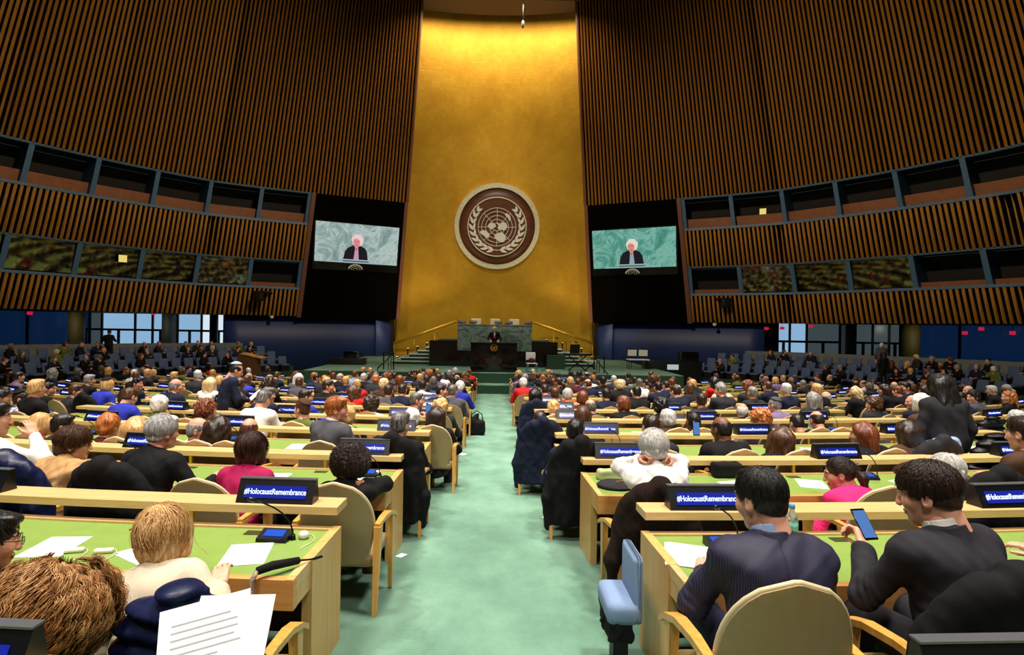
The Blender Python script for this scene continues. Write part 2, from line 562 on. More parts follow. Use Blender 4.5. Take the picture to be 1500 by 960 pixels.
# slatted side walls: three tiers each with bands of booths between
LV = dict(top=23.5, ub=8.8, b2t=6.72, b2b=4.3, b3t=2.4, b3b=0.58)
T0, T1 = 0.0, 36.0
TS = 6.24         # the screen housing takes the first stretch of the lower tiers
SIDE = {-1: 'left', 1: 'right'}
for sx in (-1, 1):
    sd = SIDE[sx]
    for nm, (za, zb, ta) in dict(upper=(LV['ub'], LV['top'], T0), middle=(LV['b2b'], LV['b2t'], TS + 0.35), lower=(LV['b3b'], LV['b3t'], TS + 0.35)).items():
        b = MB()
        # dark backing
        n = int((T1 - ta) / 1.0) + 1
        tt = [ta + (T1 - ta) * i / n for i in range(n + 1)]
        zz = [za, zb] if nm != 'upper' else [za, (za + zb) / 2, zb]
        for i in range(n):
            for z0, z1 in zip(zz[:-1], zz[1:]):
                q = [wall_pt(tt[i], z0, sx, 0.0), wall_pt(tt[i + 1], z0, sx, 0.0), wall_pt(tt[i + 1], z0, sx, 0.12), wall_pt(tt[i], z0, sx, 0.12),
                     wall_pt(tt[i], z1, sx, 0.0), wall_pt(tt[i + 1], z1, sx, 0.0), wall_pt(tt[i + 1], z1, sx, 0.12), wall_pt(tt[i], z1, sx, 0.12)]
                b.hexa(q, 1)
        t = ta + 0.1
        k = 0
        while t < T1:
            wd = 0.068
            ext = 0.0
            p = [wall_pt(t - wd, za - ext, sx, 0.0), wall_pt(t, za - ext, sx, -0.15), wall_pt(t + wd, za - ext, sx, 0.0),
                 wall_pt(t - wd, zb, sx, 0.0), wall_pt(t, zb + (0.16 if nm != 'upper' else 0), sx, -0.15 if nm == 'upper' else -0.03), wall_pt(t + wd, zb, sx, 0.0)]
            b.add(p, [(0, 1, 4, 3), (1, 2, 5, 4), (0, 2, 1), (3, 4, 5)], 0)
            t += 0.25 if k % 3 else 0.262
            k += 1
        struct(b.build('wall_%s_%s' % (sd, nm), [M['slat'], M['backing']]), '%s wall, %s tier of vertical wooden slats' % (sd, nm))
    # edge trim beside the gold wall
    b = MB()
    q = [wall_pt(0, LV['ub'], sx, -0.18), wall_pt(0, LV['ub'], sx, 0.5), wall_pt(0.12, LV['ub'], sx, 0.5), wall_pt(0.12, LV['ub'], sx, -0.18)]
    q2 = [wall_pt(0, 22.8, sx, -0.18), wall_pt(0, 22.8, sx, 0.5), wall_pt(0.12, 22.8, sx, 0.5), wall_pt(0.12, 22.8, sx, -0.18)]
    b.hexa(q + q2)
    struct(b.build('trim_%d' % (3 if sx < 0 else 4), M['trim']), 'brown edge of the %s slatted wall beside the gold' % sd)
    # booth bands
    for nm, (za, zb), glass in (('upper', (LV['b2t'], LV['ub']), 0), ('lower', (LV['b3t'], LV['b2b']), 1)):
        b = MB()
        ta = TS + 0.35
        n = 30
        tt = [ta + (T1 - ta) * i / n for i in range(n + 1)]
        for i in range(n):
            t0, t1 = tt[i], tt[i + 1]
            # back of the booth, floor, ceiling
            b.add([wall_pt(t0, za, sx, 1.6), wall_pt(t1, za, sx, 1.6), wall_pt(t1, zb, sx, 1.6), wall_pt(t0, zb, sx, 1.6)], [(0, 1, 2, 3)], 1)
            b.add([wall_pt(t0, zb + 0.02, sx, 0.05), wall_pt(t1, zb + 0.02, sx, 0.05), wall_pt(t1, zb + 0.02, sx, 1.6), wall_pt(t0, zb + 0.02, sx, 1.6)], [(0, 1, 2, 3)], 1)
            b.add([wall_pt(t0, za, sx, 0.05), wall_pt(t1, za, sx, 0.05), wall_pt(t1, za, sx, 1.6), wall_pt(t0, za, sx, 1.6)], [(0, 1, 2, 3)], 1)
            # brown desk front inside the booth
            hh = za + (0.78 if not glass else 0.42)
            b.hexa([wall_pt(t0, za, sx, 0.42), wall_pt(t1, za, sx, 0.42), wall_pt(t1, za, sx, 0.5), wall_pt(t0, za, sx, 0.5), wall_pt(t0, hh, sx, 0.42), wall_pt(t1, hh, sx, 0.42), wall_pt(t1, hh, sx, 0.5), wall_pt(t0, hh, sx, 0.5)], 2)
            # blue sill and head rails
            b.hexa([wall_pt(t0, za - 0.02, sx, -0.06), wall_pt(t1, za - 0.02, sx, -0.06), wall_pt(t1, za - 0.02, sx, 0.45), wall_pt(t0, za - 0.02, sx, 0.45), wall_pt(t0, za + 0.13, sx, -0.02), wall_pt(t1, za + 0.13, sx, -0.02), wall_pt(t1, za + 0.13, sx, 0.45), wall_pt(t0, za + 0.13, sx, 0.45)], 0)
            b.hexa([wall_pt(t0, zb - 0.07, sx, -0.04), wall_pt(t1, zb - 0.07, sx, -0.04), wall_pt(t1, zb - 0.07, sx, 0.2), wall_pt(t0, zb - 0.07, sx, 0.2), wall_pt(t0, zb + 0.03, sx, -0.04), wall_pt(t1, zb + 0.03, sx, -0.04), wall_pt(t1, zb + 0.03, sx, 0.2), wall_pt(t0, zb + 0.03, sx, 0.2)], 0)
        # fins
        t = TS + 0.35
        while t < T1:
            q = []
            for z in (za + 0.1, zb):
                q += [wall_pt(t, z, sx, -0.02), wall_pt(t + 0.24, z, sx, -0.02), wall_pt(t + 0.16, z, sx, 1.5), wall_pt(t + 0.04, z, sx, 1.5)]
            b.hexa(q, 0)
            t += 2.95
        struct(b.build('wall_%s_booths_%s' % (sd, nm), [M['fin'], M['booth_dark'], M['booth_brown']]), '%s wall, %s band of open booths with blue fins' % (sd, nm))
        if glass:
            # panes in some bays, tilted so they mirror the hall
            t = TS + 0.35
            k = 0
            wn = 0
            while t < T1 - 3:
                dull = (k in (0,)) if sx < 0 else (k in (0, 4, 5))
                if not dull:
                    wn += 1
                    bb = MB()
                    f0, f1 = t + 0.24, t + 2.95
                    bb.hexa([wall_pt(f0, za + 0.2, sx, 0.04), wall_pt(f1, za + 0.2, sx, 0.04), wall_pt(f1, za + 0.2, sx, 0.06), wall_pt(f0, za + 0.2, sx, 0.06),
                             wall_pt(f0, zb - 0.05, sx, 0.16), wall_pt(f1, zb - 0.05, sx, 0.16), wall_pt(f1, zb - 0.05, sx, 0.18), wall_pt(f0, zb - 0.05, sx, 0.18)])
                    struct(bb.build('window_%d' % (wn + (0 if sx < 0 else 20)), M['booth_glass']), 'tilted booth window in the %s wall, bay %d from the screen' % (sd, k + 1))
                t += 2.95
                k += 1
    # screen housing
    b = MB()
    for (ta, tb, za, zb, off, th) in ((0.28, TS + 0.1, LV['b3b'] - 0.1, LV['ub'], -0.05, 0.4),):
        q = []
        for z in (za, zb):
            q += [wall_pt(ta, z, sx, off), wall_pt(tb, z, sx, off), wall_pt(tb, z, sx, off + th), wall_pt(ta, z, sx, off + th)]
        b.hexa(q, 0)
    # raised rim round the housing
    for (t0, t1, z0, z1) in ((0.05, 0.28, LV['b3b'] - 0.1, LV['ub']), (TS + 0.1, TS + 0.36, LV['b3b'] - 0.1, LV['ub'])):
        q = []
        for z in (z0, z1):
            q += [wall_pt(t0, z, sx, -0.2), wall_pt(t1, z, sx, -0.2), wall_pt(t1, z, sx, 0.4), wall_pt(t0, z, sx, 0.4)]
        b.hexa(q, 1)
    q = []
    for z in (LV['ub'] - 0.3, LV['ub'] - 0.02):
        q += [wall_pt(0.28, z, sx, -0.12), wall_pt(TS + 0.1, z, sx, -0.12), wall_pt(TS + 0.1, z, sx, 0.3), wall_pt(0.28, z, sx, 0.3)]
    b.hexa(q, 0)
    struct(b.build('wall_%s_screen_bay' % sd, [M['backing'], M['trim']]), 'black bay in the %s wall that holds the video screen' % sd)
    # navy wall below, between the gold and the windows
    b = MB()
    n = 14
    for i in range(n):
        t0, t1 = -1.6 + 12.2 * i / n, -1.6 + 12.2 * (i + 1) / n
        def np_(t, z):
            if t < 0:
                p0 = Vector((sx * 8.7, 41.9, EYE + z))
                p1 = wall_pt(0, 0, sx, 0.7)
                p1.z = EYE + z
                return p0.lerp(p1, (t + 1.6) / 1.6) if p0.x * sx > p1.x * sx else p1
            p = wall_pt(t, 0.0, sx, 0.75)
            return Vector((p.x, p.y, EYE + z))
        q = [np_(t0, -3.4), np_(t1, -3.4), np_(t1, 1.2), np_(t0, 1.2)]
        b.add(q, [(0, 1, 2, 3)], 0, True)
    o = b.build('wall_%s_navy' % sd, M['navywall'])
    bm = bmesh.new(); bm.from_mesh(o.data); bmesh.ops.remove_doubles(bm, verts=bm.verts[:], dist=0.002); bmesh.ops.recalc_face_normals(bm, faces=bm.faces[:]); bm.to_mesh(o.data); bm.free()
    so = o.modifiers.new('thick', 'SOLIDIFY')
    so.thickness = 0.1
    struct(o, 'dark navy wall under the %s screen' % sd)
    # soffit from the lowest slats back to the windows
    b = MB()
    for i in range(24):
        t0, t1 = 1.2 * i, 1.2 * (i + 1)
        b.add([wall_pt(t0, 0.62, sx, 0.0), wall_pt(t1, 0.62, sx, 0.0), wall_pt(t1, 0.62, sx, 12.0), wall_pt(t0, 0.62, sx, 12.0)], [(0, 1, 2, 3)])
    struct(b.build('ceiling_%s_gallery' % sd, M['booth_dark']), 'dark ceiling over the %s gallery' % sd)

# windows behind the galleries: runs of panes between mullions, on a plan line
def window_run(name, p0, p1, zb, zt, cells, zmid, label):
    p0, p1 = Vector((*p0, 0)), Vector((*p1, 0))
    d = p1 - p0
    L = d.length
    d.normalize()
    ang = math.atan2(d.y, d.x)
    root = link(name, None, None, (p0.x, p0.y, 0), ang)
    struct(root, label)
    fr = MB()
    x = 0.0
    pm = {}
    for wd, mt in cells:
        w_ = wd * L
        pb = pm.setdefault(mt, MB())
        pb.box(x + 0.06, x + w_ - 0.06, 0.0, 0.03, zb + 0.08, zt)
        fr.box(x - 0.07, x + 0.07, -0.12, 0.1, zb, zt)
        x += w_
    fr.box(L - 0.07, L + 0.07, -0.12, 0.1, zb, zt)
    if zmid is not None:
        fr.box(0, L, -0.1, 0.1, zmid - 0.08, zmid + 0.08)
        x = 0
        for k, (wd, mt) in enumerate(cells):
            if k % 2 == 0:
                fr.box(x + wd * L * 0.5 - 0.09, x + wd * L * 0.5 + 0.09, -0.1, 0.1, zb, zmid)
            x += wd * L
    fr.box(0, L, -0.1, 0.1, zb, zb + 0.1)
    fr.build('frame', M['dark_metal'], root)
    for mt, pb in pm.items():
        pb.build('panes', M[mt], root)
    return root
ZT = EYE + 1.6
window_run('window_41', (-31.2, 43.0), (-24.6, 43.0), -0.2, ZT, [(.1, 'night'), (.14, 'dusk'), (.38, 'day'), (.20, 'day'), (.18, 'day')], 1.03, 'pale daylight windows behind the left gallery, beside the olive column')
window_run('window_42', (-23.9, 43.0), (-19.6, 43.0), -0.2, ZT, [(.42, 'day'), (.2, 'day_bright'), (.2, 'day_bright'), (.18, 'day_bright')], 1.03, 'brightest daylight windows behind the left gallery, near the navy wall')
window_run('window_43', (-38, 26), (-31.2, 43.0), -0.6, ZT, [(.2, 'night'), (.2, 'night'), (.2, 'night'), (.2, 'night'), (.2, 'night')], None, 'deep blue glass behind the left gallery, at the outer end')
window_run('window_44', (18.6, 42.0), (24.9, 41.0), -0.3, ZT, [(.16, 'day'), (.18, 'greycol'), (.13, 'day'), (.18, 'day'), (.35, 'dusk')], 0.95, 'blue and grey windows behind the right gallery, near the navy wall')
window_run('window_45', (25.8, 40.8), (28.6, 40.0), -0.3, ZT, [(.4, 'dusk'), (.35, 'dusk'), (.25, 'dusk')], 0.95, 'grey windows behind the blue seats on the right')
window_run('window_46', (28.6, 40.0), (38, 26), -0.6, ZT, [(.2, 'night'), (.2, 'night'), (.2, 'night'), (.2, 'night'), (.2, 'night')], None, 'deep blue glass behind the right gallery, at the outer end')
for i, (x, y, wd, mt, lb) in enumerate([(-29.3, 39.9, 1.0, 'column', 'olive column in front of the deep blue glass on the left'), (-24.25, 42.2, 0.75, 'greycol', 'grey column between the two daylight windows on the left'),
                                        (-20.9, 42.4, 0.6, 'greycol', 'slim grey column at the brightest window on the left'), (28.3, 38.6, 1.05, 'column', 'olive column between grey and deep blue glass on the right'),
                                        (25.35, 40.4, 0.7, 'greycol', 'grey column between the windows on the right')]):
    b = MB()
    b.lathe([(wd / 2, -2.0), (wd / 2, EYE + 1.6)], 20, M=Matrix.Translation((x, y, 0)))
    struct(b.build('pillar_%d' % (i + 1), M[mt]), lb)

# floors and parapets of the galleries behind the side blocks
for sx in (-1, 1):
    sd = SIDE[sx]
    b = MB()
    for g, (k0, k1, z) in enumerate([(0.885, 0.955, -1.35), (0.955, 1.025, -1.08), (1.025, 1.62, -0.78)]):
        for i in range(22):
            t0, t1 = 8.0 + 1.1 * i, 8.0 + 1.1 * (i + 1)
            q = []
            for t, k in ((t0, k0), (t1, k0), (t1, k1), (t0, k1)):
                x = float(np.interp(t, _d, WALLP[:, 0])); y = float(np.interp(t, _d, WALLP[:, 1]))
                q.append((sx * x * k, WYC + (y - WYC) * k))
            b.hexa([(*p, -2.0) for p in q] + [(*p, z) for p in q])
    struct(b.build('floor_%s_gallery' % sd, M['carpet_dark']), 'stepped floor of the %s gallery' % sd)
    b = MB()
    for i in range(20):
        t0, t1 = 9.6 + 1.2 * i, 9.6 + 1.2 * (i + 1)
        q = []
        for t, k in ((t0, 1.115), (t1, 1.115), (t1, 1.125), (t0, 1.125)):
            x = float(np.interp(t, _d, WALLP[:, 0])); y = float(np.interp(t, _d, WALLP[:, 1]))
            q.append((sx * x * k, WYC + (y - WYC) * k))
        b.hexa([(*p, -0.78) for p in q] + [(*p, 0.34) for p in q])
    struct(b.build('wall_%s_parapet' % sd, M['rail']), 'low grey parapet behind the %s gallery seats' % sd)
# ------------------------------------------------------------------ signed-distance sculpting for bodies, hair and cloth
F32 = np.float32
class SDF:
    """A lattice that soft shapes are blended into; mesh() turns its zero level into a surface."""
    def __init__(s, lo, hi, h):
        s.lo = np.array(lo, F32)
        s.h = h
        s.n = np.maximum(4, np.ceil((np.array(hi) - s.lo) / h).astype(int) + 1)
        s.f = np.full(tuple(s.n), 0.5, F32)
    def sub(s, lo, hi):
        i0 = np.clip(np.floor((np.array(lo) - s.lo) / s.h).astype(int), 0, s.n)
        i1 = np.clip(np.ceil((np.array(hi) - s.lo) / s.h).astype(int) + 1, 0, s.n)
        if np.any(i1 <= i0):
            return None
        ax = [s.lo[k] + s.h * np.arange(i0[k], i1[k], dtype=F32) for k in range(3)]
        return tuple(slice(a, b) for a, b in zip(i0, i1)), ax[0][:, None, None], ax[1][None, :, None], ax[2][None, None, :]
    def put(s, sl, d, k, op='u'):
        a = s.f[sl]
        if op == 'u':
            if k > 0:
                hh = np.clip(0.5 + 0.5 * (a - d) / k, 0, 1)
                s.f[sl] = a * (1 - hh) + d * hh - k * hh * (1 - hh)
            else:
                s.f[sl] = np.minimum(a, d)
        else:       # carve
            if k > 0:
                hh = np.clip(0.5 - 0.5 * (a + d) / k, 0, 1)
                s.f[sl] = a * (1 - hh) - d * hh + k * hh * (1 - hh)
            else:
                s.f[sl] = np.maximum(a, -d)
    def cone(s, a, b, ra, rb, k=0.02, op='u', flat=None):
        a = np.array(a, F32); b = np.array(b, F32)
        m = max(ra, rb) + max(k, 0.03) + 2 * s.h
        q = s.sub(np.minimum(a, b) - m, np.maximum(a, b) + m)
        if q is None:
            return s
        sl, X, Y, Z = q
        ab = b - a
        L2 = float(ab @ ab) + 1e-9
        px, py, pz = X - a[0], Y - a[1], Z - a[2]
        t = np.clip((px * ab[0] + py * ab[1] + pz * ab[2]) / L2, 0, 1)
        d = np.sqrt((px - t * ab[0]) ** 2 + (py - t * ab[1]) ** 2 + (pz - t * ab[2]) ** 2) - (ra + t * (rb - ra))
        s.put(sl, d, k, op)
        return s
    def ell(s, c, r, R=None, k=0.02, op='u'):
        """ellipsoid; R: 3x3 matrix whose columns are its axes"""
        c = np.array(c, F32); r = np.array(r, F32)
        m = float(r.max()) + max(k, 0.03) + 2 * s.h
        q = s.sub(c - m, c + m)
        if q is None:
            return s
        sl, X, Y, Z = q
        px, py, pz = X - c[0], Y - c[1], Z - c[2]
        if R is not None:
            R = np.array(R, F32)
            px, py, pz = (px * R[0, 0] + py * R[1, 0] + pz * R[2, 0], px * R[0, 1] + py * R[1, 1] + pz * R[2, 1], px * R[0, 2] + py * R[1, 2] + pz * R[2, 2])
        k0 = np.sqrt((px / r[0]) ** 2 + (py / r[1]) ** 2 + (pz / r[2]) ** 2)
        k1 = np.sqrt((px / r[0] ** 2) ** 2 + (py / r[1] ** 2) ** 2 + (pz / r[2] ** 2) ** 2) + 1e-6
        d = k0 * (k0 - 1.0) / k1
        s.put(sl, d.astype(F32), k, op)
        return s
    def rbox(s, c, half, rad, R=None, k=0.01, op='u'):
        c = np.array(c, F32); hf = np.array(half, F32)
        m = float(np.linalg.norm(hf)) + max(k, 0.02) + 2 * s.h
        q = s.sub(c - m, c + m)
        if q is None:
            return s
        sl, X, Y, Z = q
        px, py, pz = X - c[0], Y - c[1], Z - c[2]
        if R is not None:
            R = np.array(R, F32)
            px, py, pz = (px * R[0, 0] + py * R[1, 0] + pz * R[2, 0], px * R[0, 1] + py * R[1, 1] + pz * R[2, 1], px * R[0, 2] + py * R[1, 2] + pz * R[2, 2])
        qx, qy, qz = np.abs(px) - hf[0] + rad, np.abs(py) - hf[1] + rad, np.abs(pz) - hf[2] + rad
        d = np.sqrt(np.maximum(qx, 0) ** 2 + np.maximum(qy, 0) ** 2 + np.maximum(qz, 0) ** 2) + np.minimum(np.maximum(np.maximum(qx, qy), qz), 0) - rad
        s.put(sl, d.astype(F32), k, op)
        return s
    def plane_cut(s, p, n, k=0.0):
        """keep the side away from n"""
        n = np.array(n, F32); n /= np.linalg.norm(n)
        sl, X, Y, Z = s.sub(s.lo, s.lo + s.h * s.n)
        d = -((X - p[0]) * n[0] + (Y - p[1]) * n[1] + (Z - p[2]) * n[2])
        s.put(sl, d.astype(F32), k, 'c')
        return s
    def noise(s, amp, freq, seed=0, aniso=(1, 1, 1), ridge=False):
        """cheap folds: a few crossed sine waves"""
        r = np.random.RandomState(seed)
        sl, X, Y, Z = s.sub(s.lo, s.lo + s.h * s.n)
        acc = 0
        for i in range(6):
            d = r.normal(size=3) * np.array(aniso)
            d /= np.linalg.norm(d)
            fr = freq * r.uniform(0.7, 1.7)
            ph = r.uniform(0, 6.28)
            wv = np.sin((X * d[0] + Y * d[1] + Z * d[2]) * fr + ph + 1.3 * np.sin((X * d[1] - Y * d[2] + Z * d[0]) * fr * 0.6 + ph * 2))
            acc = acc + (2 * np.abs(wv) - 1 if ridge else wv)
        s.f[sl] += (acc * (amp / 3.0)).astype(F32)
        return s
    def mesh(s):
        """naive surface nets, vectorised; returns verts (n,3), quads (m,4)"""
        f = s.f
        f[0] = f[-1] = 0.5
        f[:, 0] = f[:, -1] = 0.5
        f[:, :, 0] = f[:, :, -1] = 0.5
        ins = f < 0
        c = ins[:-1, :-1, :-1].astype(np.int8)
        cnt = sum(ins[i:ins.shape[0] - 1 + i, j:ins.shape[1] - 1 + j, k:ins.shape[2] - 1 + k].astype(np.int8) for i in (0, 1) for j in (0, 1) for k in (0, 1))
        act = (cnt > 0) & (cnt < 8)
        idx = np.full(act.shape, -1, np.int64)
        cells = np.argwhere(act)
        idx[act] = np.arange(len(cells))
        acc = np.zeros((len(cells), 3)); num = np.zeros(len(cells))
        cx, cy, cz = cells.T
        corner = {}
        for i in (0, 1):
            for j in (0, 1):
                for k in (0, 1):
                    corner[(i, j, k)] = f[cx + i, cy + j, cz + k].astype(np.float64)
        for a in corner:
            for ax in range(3):
                if a[ax] == 0:
                    b = list(a); b[ax] = 1; b = tuple(b)
                    fa, fb = corner[a], corner[b]
                    m = (fa < 0) != (fb < 0)
                    t = np.where(m, fa / np.where(np.abs(fa - fb) < 1e-12, 1, fa - fb), 0)
                    for d in range(3):
                        acc[:, d] += np.where(m, a[d] + (t if d == ax else 0), 0)
                    num += m
        v = s.lo + s.h * (cells + acc / num[:, None])
        quads = []
        for ax in range(3):
            o = [1, 1, 1]
            sl0 = [slice(1, -1)] * 3
            sl1 = [slice(1, -1)] * 3
            sl0[ax] = slice(0, -1)
            sl1[ax] = slice(1, None)
            a, b = ins[tuple(sl0)], ins[tuple(sl1)]
            e = np.argwhere(a != b)
            if not len(e):
                continue
            sgn = a[tuple(e.T)]
            e = e + np.array([0 if k == ax else 1 for k in range(3)])
            u, w_ = (ax + 1) % 3, (ax + 2) % 3
            def cell(du, dw):
                q = e.copy()
                q[:, u] -= du
                q[:, w_] -= dw
                return idx[q[:, 0], q[:, 1], q[:, 2]]
            q = np.stack([cell(1, 1), cell(0, 1), cell(0, 0), cell(1, 0)], 1)
            q[~sgn] = q[~sgn][:, ::-1]
            quads.append(q)
        return v, (np.concatenate(quads) if quads else np.zeros((0, 4), np.int64))

def join_parts(parts):
    """[(verts, quads, material index array or int)] -> one set"""
    V, Q, MI = [], [], []
    o = 0
    for v, q, mi in parts:
        V.append(np.asarray(v)); Q.append(np.asarray(q) + o)
        MI.append(np.full(len(q), mi) if np.isscalar(mi) else mi)
        o += len(v)
    return np.concatenate(V), np.concatenate(Q), np.concatenate(MI)

def np_mesh(name, v, q, mats, mi=None, smooth=True):
    me = bpy.data.meshes.new(name)
    me.vertices.add(len(v))
    me.vertices.foreach_set('co', np.asarray(v, np.float32).ravel())
    k = q.shape[1]
    me.loops.add(len(q) * k)
    me.loops.foreach_set('vertex_index', q.astype(np.int32).ravel())
    me.polygons.add(len(q))
    me.polygons.foreach_set('loop_start', np.arange(0, len(q) * k, k, dtype=np.int32))
    me.polygons.foreach_set('loop_total', np.full(len(q), k, np.int32))
    for m in (mats if isinstance(mats, (list, tuple)) else [mats]):
        me.materials.append(m)
    if mi is not None:
        me.polygons.foreach_set('material_index', mi.astype(np.int32))
    me.polygons.foreach_set('use_smooth', np.full(len(q), smooth))
    me.update(calc_edges=True)
    return me

def relax(v, q, it=1, lam=0.5):
    """a little Laplacian smoothing"""
    for _ in range(it):
        acc = np.zeros_like(v); n = np.zeros(len(v))
        for a, b in ((0, 1), (1, 2), (2, 3), (3, 0)):
            for x, y in ((a, b), (b, a)):
                np.add.at(acc, q[:, x], v[q[:, y]])
                np.add.at(n, q[:, x], 1)
        v = v + lam * (acc / np.maximum(n, 1)[:, None] - v)
    return v

def rotm(yaw=0.0, pitch=0.0, roll=0.0):
    """yaw about z (left +), pitch about x (down -), roll about y; degrees"""
    return np.array(Matrix.Rotation(math.radians(yaw), 3, 'Z') @ Matrix.Rotation(math.radians(pitch), 3, 'X') @ Matrix.Rotation(math.radians(roll), 3, 'Y'))

# ------------------------------------------------------------------ head: centre between the ears, face towards +y
def head_sdf(S, grow=0.0, face=True, jaw=1.0, fat=1.0):
    S.ell((0, -0.012, 0.030), (0.075 * fat + grow, 0.095 + grow, 0.090 + grow), k=0.02)
    if face:
        S.ell((0, 0.030, -0.030), (0.060 * fat, 0.062, 0.078), k=0.03)
        S.cone((-0.035 * jaw, 0.02, -0.078), (0, 0.066, -0.097), 0.026, 0.021 * jaw, 0.03)
        S.cone((0.035 * jaw, 0.02, -0.078), (0, 0.066, -0.097), 0.026, 0.021 * jaw, 0.03)
        for sx in (-1, 1):
            S.ell((sx * 0.040, 0.058, -0.022), (0.026, 0.026, 0.026), k=0.03)
            S.cone((sx * 0.012, 0.089, 0.030), (sx * 0.046, 0.076, 0.031), 0.009, 0.007, 0.014)
            S.ell((sx * 0.032, 0.101, 0.012), (0.018, 0.016, 0.010), k=0.012, op='c')
            S.ell((sx * 0.0315, 0.077, 0.011), (0.0145, 0.0145, 0.012), k=0.004)
            Rr = rotm(sx * -18, 8, 0)
            S.ell((sx * 0.080 * fat, -0.010, -0.008), (0.010, 0.020, 0.032), Rr, k=0.008)
            S.ell((sx * 0.090 * fat, -0.004, -0.006), (0.008, 0.011, 0.019), Rr, k=0.006, op='c')
            S.ell((sx * 0.009, 0.104, -0.032), (0.008, 0.009, 0.008), k=0.008)
        S.cone((0, 0.090, 0.024), (0, 0.111, -0.028), 0.007, 0.011, 0.014)
        S.ell((0, 0.090, -0.058), (0.023, 0.013, 0.0065), k=0.008)
        S.ell((0, 0.089, -0.070), (0.020, 0.013, 0.007), k=0.008)
        S.ell((0, 0.1045, -0.0640), (0.022, 0.007, 0.0018), k=0.004, op='c')
    return S

def make_head(h=0.006, long_neck=0.16, fat=1.0, bald=False):
    S = SDF((-0.125, -0.135, -0.30), (0.125, 0.135, 0.15), h)
    head_sdf(S, fat=fat)
    S.cone((0, -0.032, -0.05), (0, -0.050, -0.05 - long_neck), 0.053 * fat, 0.060 * fat, 0.03)
    v, q = S.mesh()
    c = v[q].mean(1)
    mi = np.zeros(len(q), int)
    x, y, z = c.T
    ax = np.abs(x)
    lips = (np.hypot(x / 0.024, (z + 0.064) / 0.0125) < 1) & (y > 0.085)
    brow = (np.hypot((ax - 0.031) / 0.022, (z - 0.0345 + 0.12 * (ax - 0.031)) / 0.0052) < 1) & (y > 0.06)
    eye = (np.hypot((ax - 0.0315) / 0.0125, (z - 0.011) / 0.0058) < 1) & (y > 0.07)
    iris = (np.hypot((ax - 0.0315) / 0.0058, (z - 0.011) / 0.0062) < 1) & (y > 0.075)
    mi[lips] = 1
    mi[brow] = 2
    mi[eye] = 3
    mi[iris] = 4
    return v, q, mi

HEADK = 1.07
_headcache = {}
def head_mesh(h, fat=1.0):
    key = (h, fat)
    if key not in _headcache:
        _headcache[key] = make_head(h, fat=fat)
    return _headcache[key]

# ------------------------------------------------------------------ hand: wrist at the origin, fingers along +y, palm facing -z, thumb on +x (mirror for the other side)
_handcache = {}
def hand_mesh(kind='relaxed', h=0.0042):
    key = (kind, h)
    if key in _handcache:
        return _handcache[key]
    S = SDF((-0.07, -0.055, -0.11), (0.10, 0.215, 0.05), h)
    S.cone((0, -0.04, 0), (0, 0.02, 0), 0.027, 0.026, 0.01)
    S.rbox((0, 0.055, 0), (0.040, 0.046, 0.0145), 0.013, k=0.02)
    S.ell((0.026, 0.035, -0.006), (0.020, 0.034, 0.017), k=0.015)
    curl = dict(relaxed=(18, 28, 18), flat=(4, 6, 4), grip=(48, 62, 40), fist=(75, 90, 55), point=(60, 80, 50))[kind]
    L = [(0.030, 0.042, 0.026, 0.021), (0.010, 0.047, 0.029, 0.022), (-0.011, 0.043, 0.027, 0.021), (-0.030, 0.034, 0.021, 0.018)]
    for i, (x, a, b, c) in enumerate(L):
        p = np.array((x, 0.098 - (0.006 if i == 3 else 0) - (0.002 if i == 0 else 0), 0.0))
        fan = (x - 0.0) * 2.2 * (1.0 if kind in ('relaxed', 'flat') else 0.3)
        cu = curl
        if kind == 'point' and i == 0:
            cu = (5, 5, 3)
        ang = 0.0
        base = np.array((x * 0.95, 0.07, 0.0))
        S.cone(base, p, 0.0105, 0.0100, 0.006)
        r0 = 0.0096 if i < 3 else 0.0084
        for j, (ln, cc) in enumerate(zip((a, b, c), cu)):
            ang += math.radians(cc)
            d = np.array((math.sin(fan) * math.cos(ang), math.cos(ang) * math.cos(fan), -math.sin(ang)))
            q = p + d * ln
            S.cone(p, q, r0 - 0.0007 * j, r0 - 0.0007 * (j + 1), 0.003)
            p = q
    t0 = np.array((0.030, 0.022, -0.006))
    if kind in ('grip', 'fist', 'point'):
        t1 = t0 + np.array((0.026, 0.030, -0.018)); t2 = t1 + np.array((0.002, 0.026, -0.020)); t3 = t2 + np.array((-0.012, 0.016, -0.012))
    else:
        t1 = t0 + np.array((0.030, 0.032, -0.010)); t2 = t1 + np.array((0.012, 0.031, -0.006)); t3 = t2 + np.array((0.002, 0.024, -0.006))
    S.cone(t0, t1, 0.0155, 0.0120, 0.010)
    S.cone(t1, t2, 0.0115, 0.0100, 0.004)
    S.cone(t2, t3, 0.0100, 0.0085, 0.004)
    _handcache[key] = S.mesh()
    return _handcache[key]

# ------------------------------------------------------------------ figures
def ik(S, W, la, lb, pole):
    S, W, pole = np.array(S, float), np.array(W, float), np.array(pole, float)
    d = W - S
    L = np.linalg.norm(d)
    if L > (la + lb) * 0.995:
        W = S + d / L * (la + lb) * 0.995
        d = W - S
        L = np.linalg.norm(d)
    d = d / L
    a = (la * la - lb * lb + L * L) / (2 * L)
    hgt = math.sqrt(max(la * la - a * a, 1e-6))
    p = pole - d * (pole @ d)
    p = p / (np.linalg.norm(p) + 1e-9)
    return S + d * a + p * hgt, W

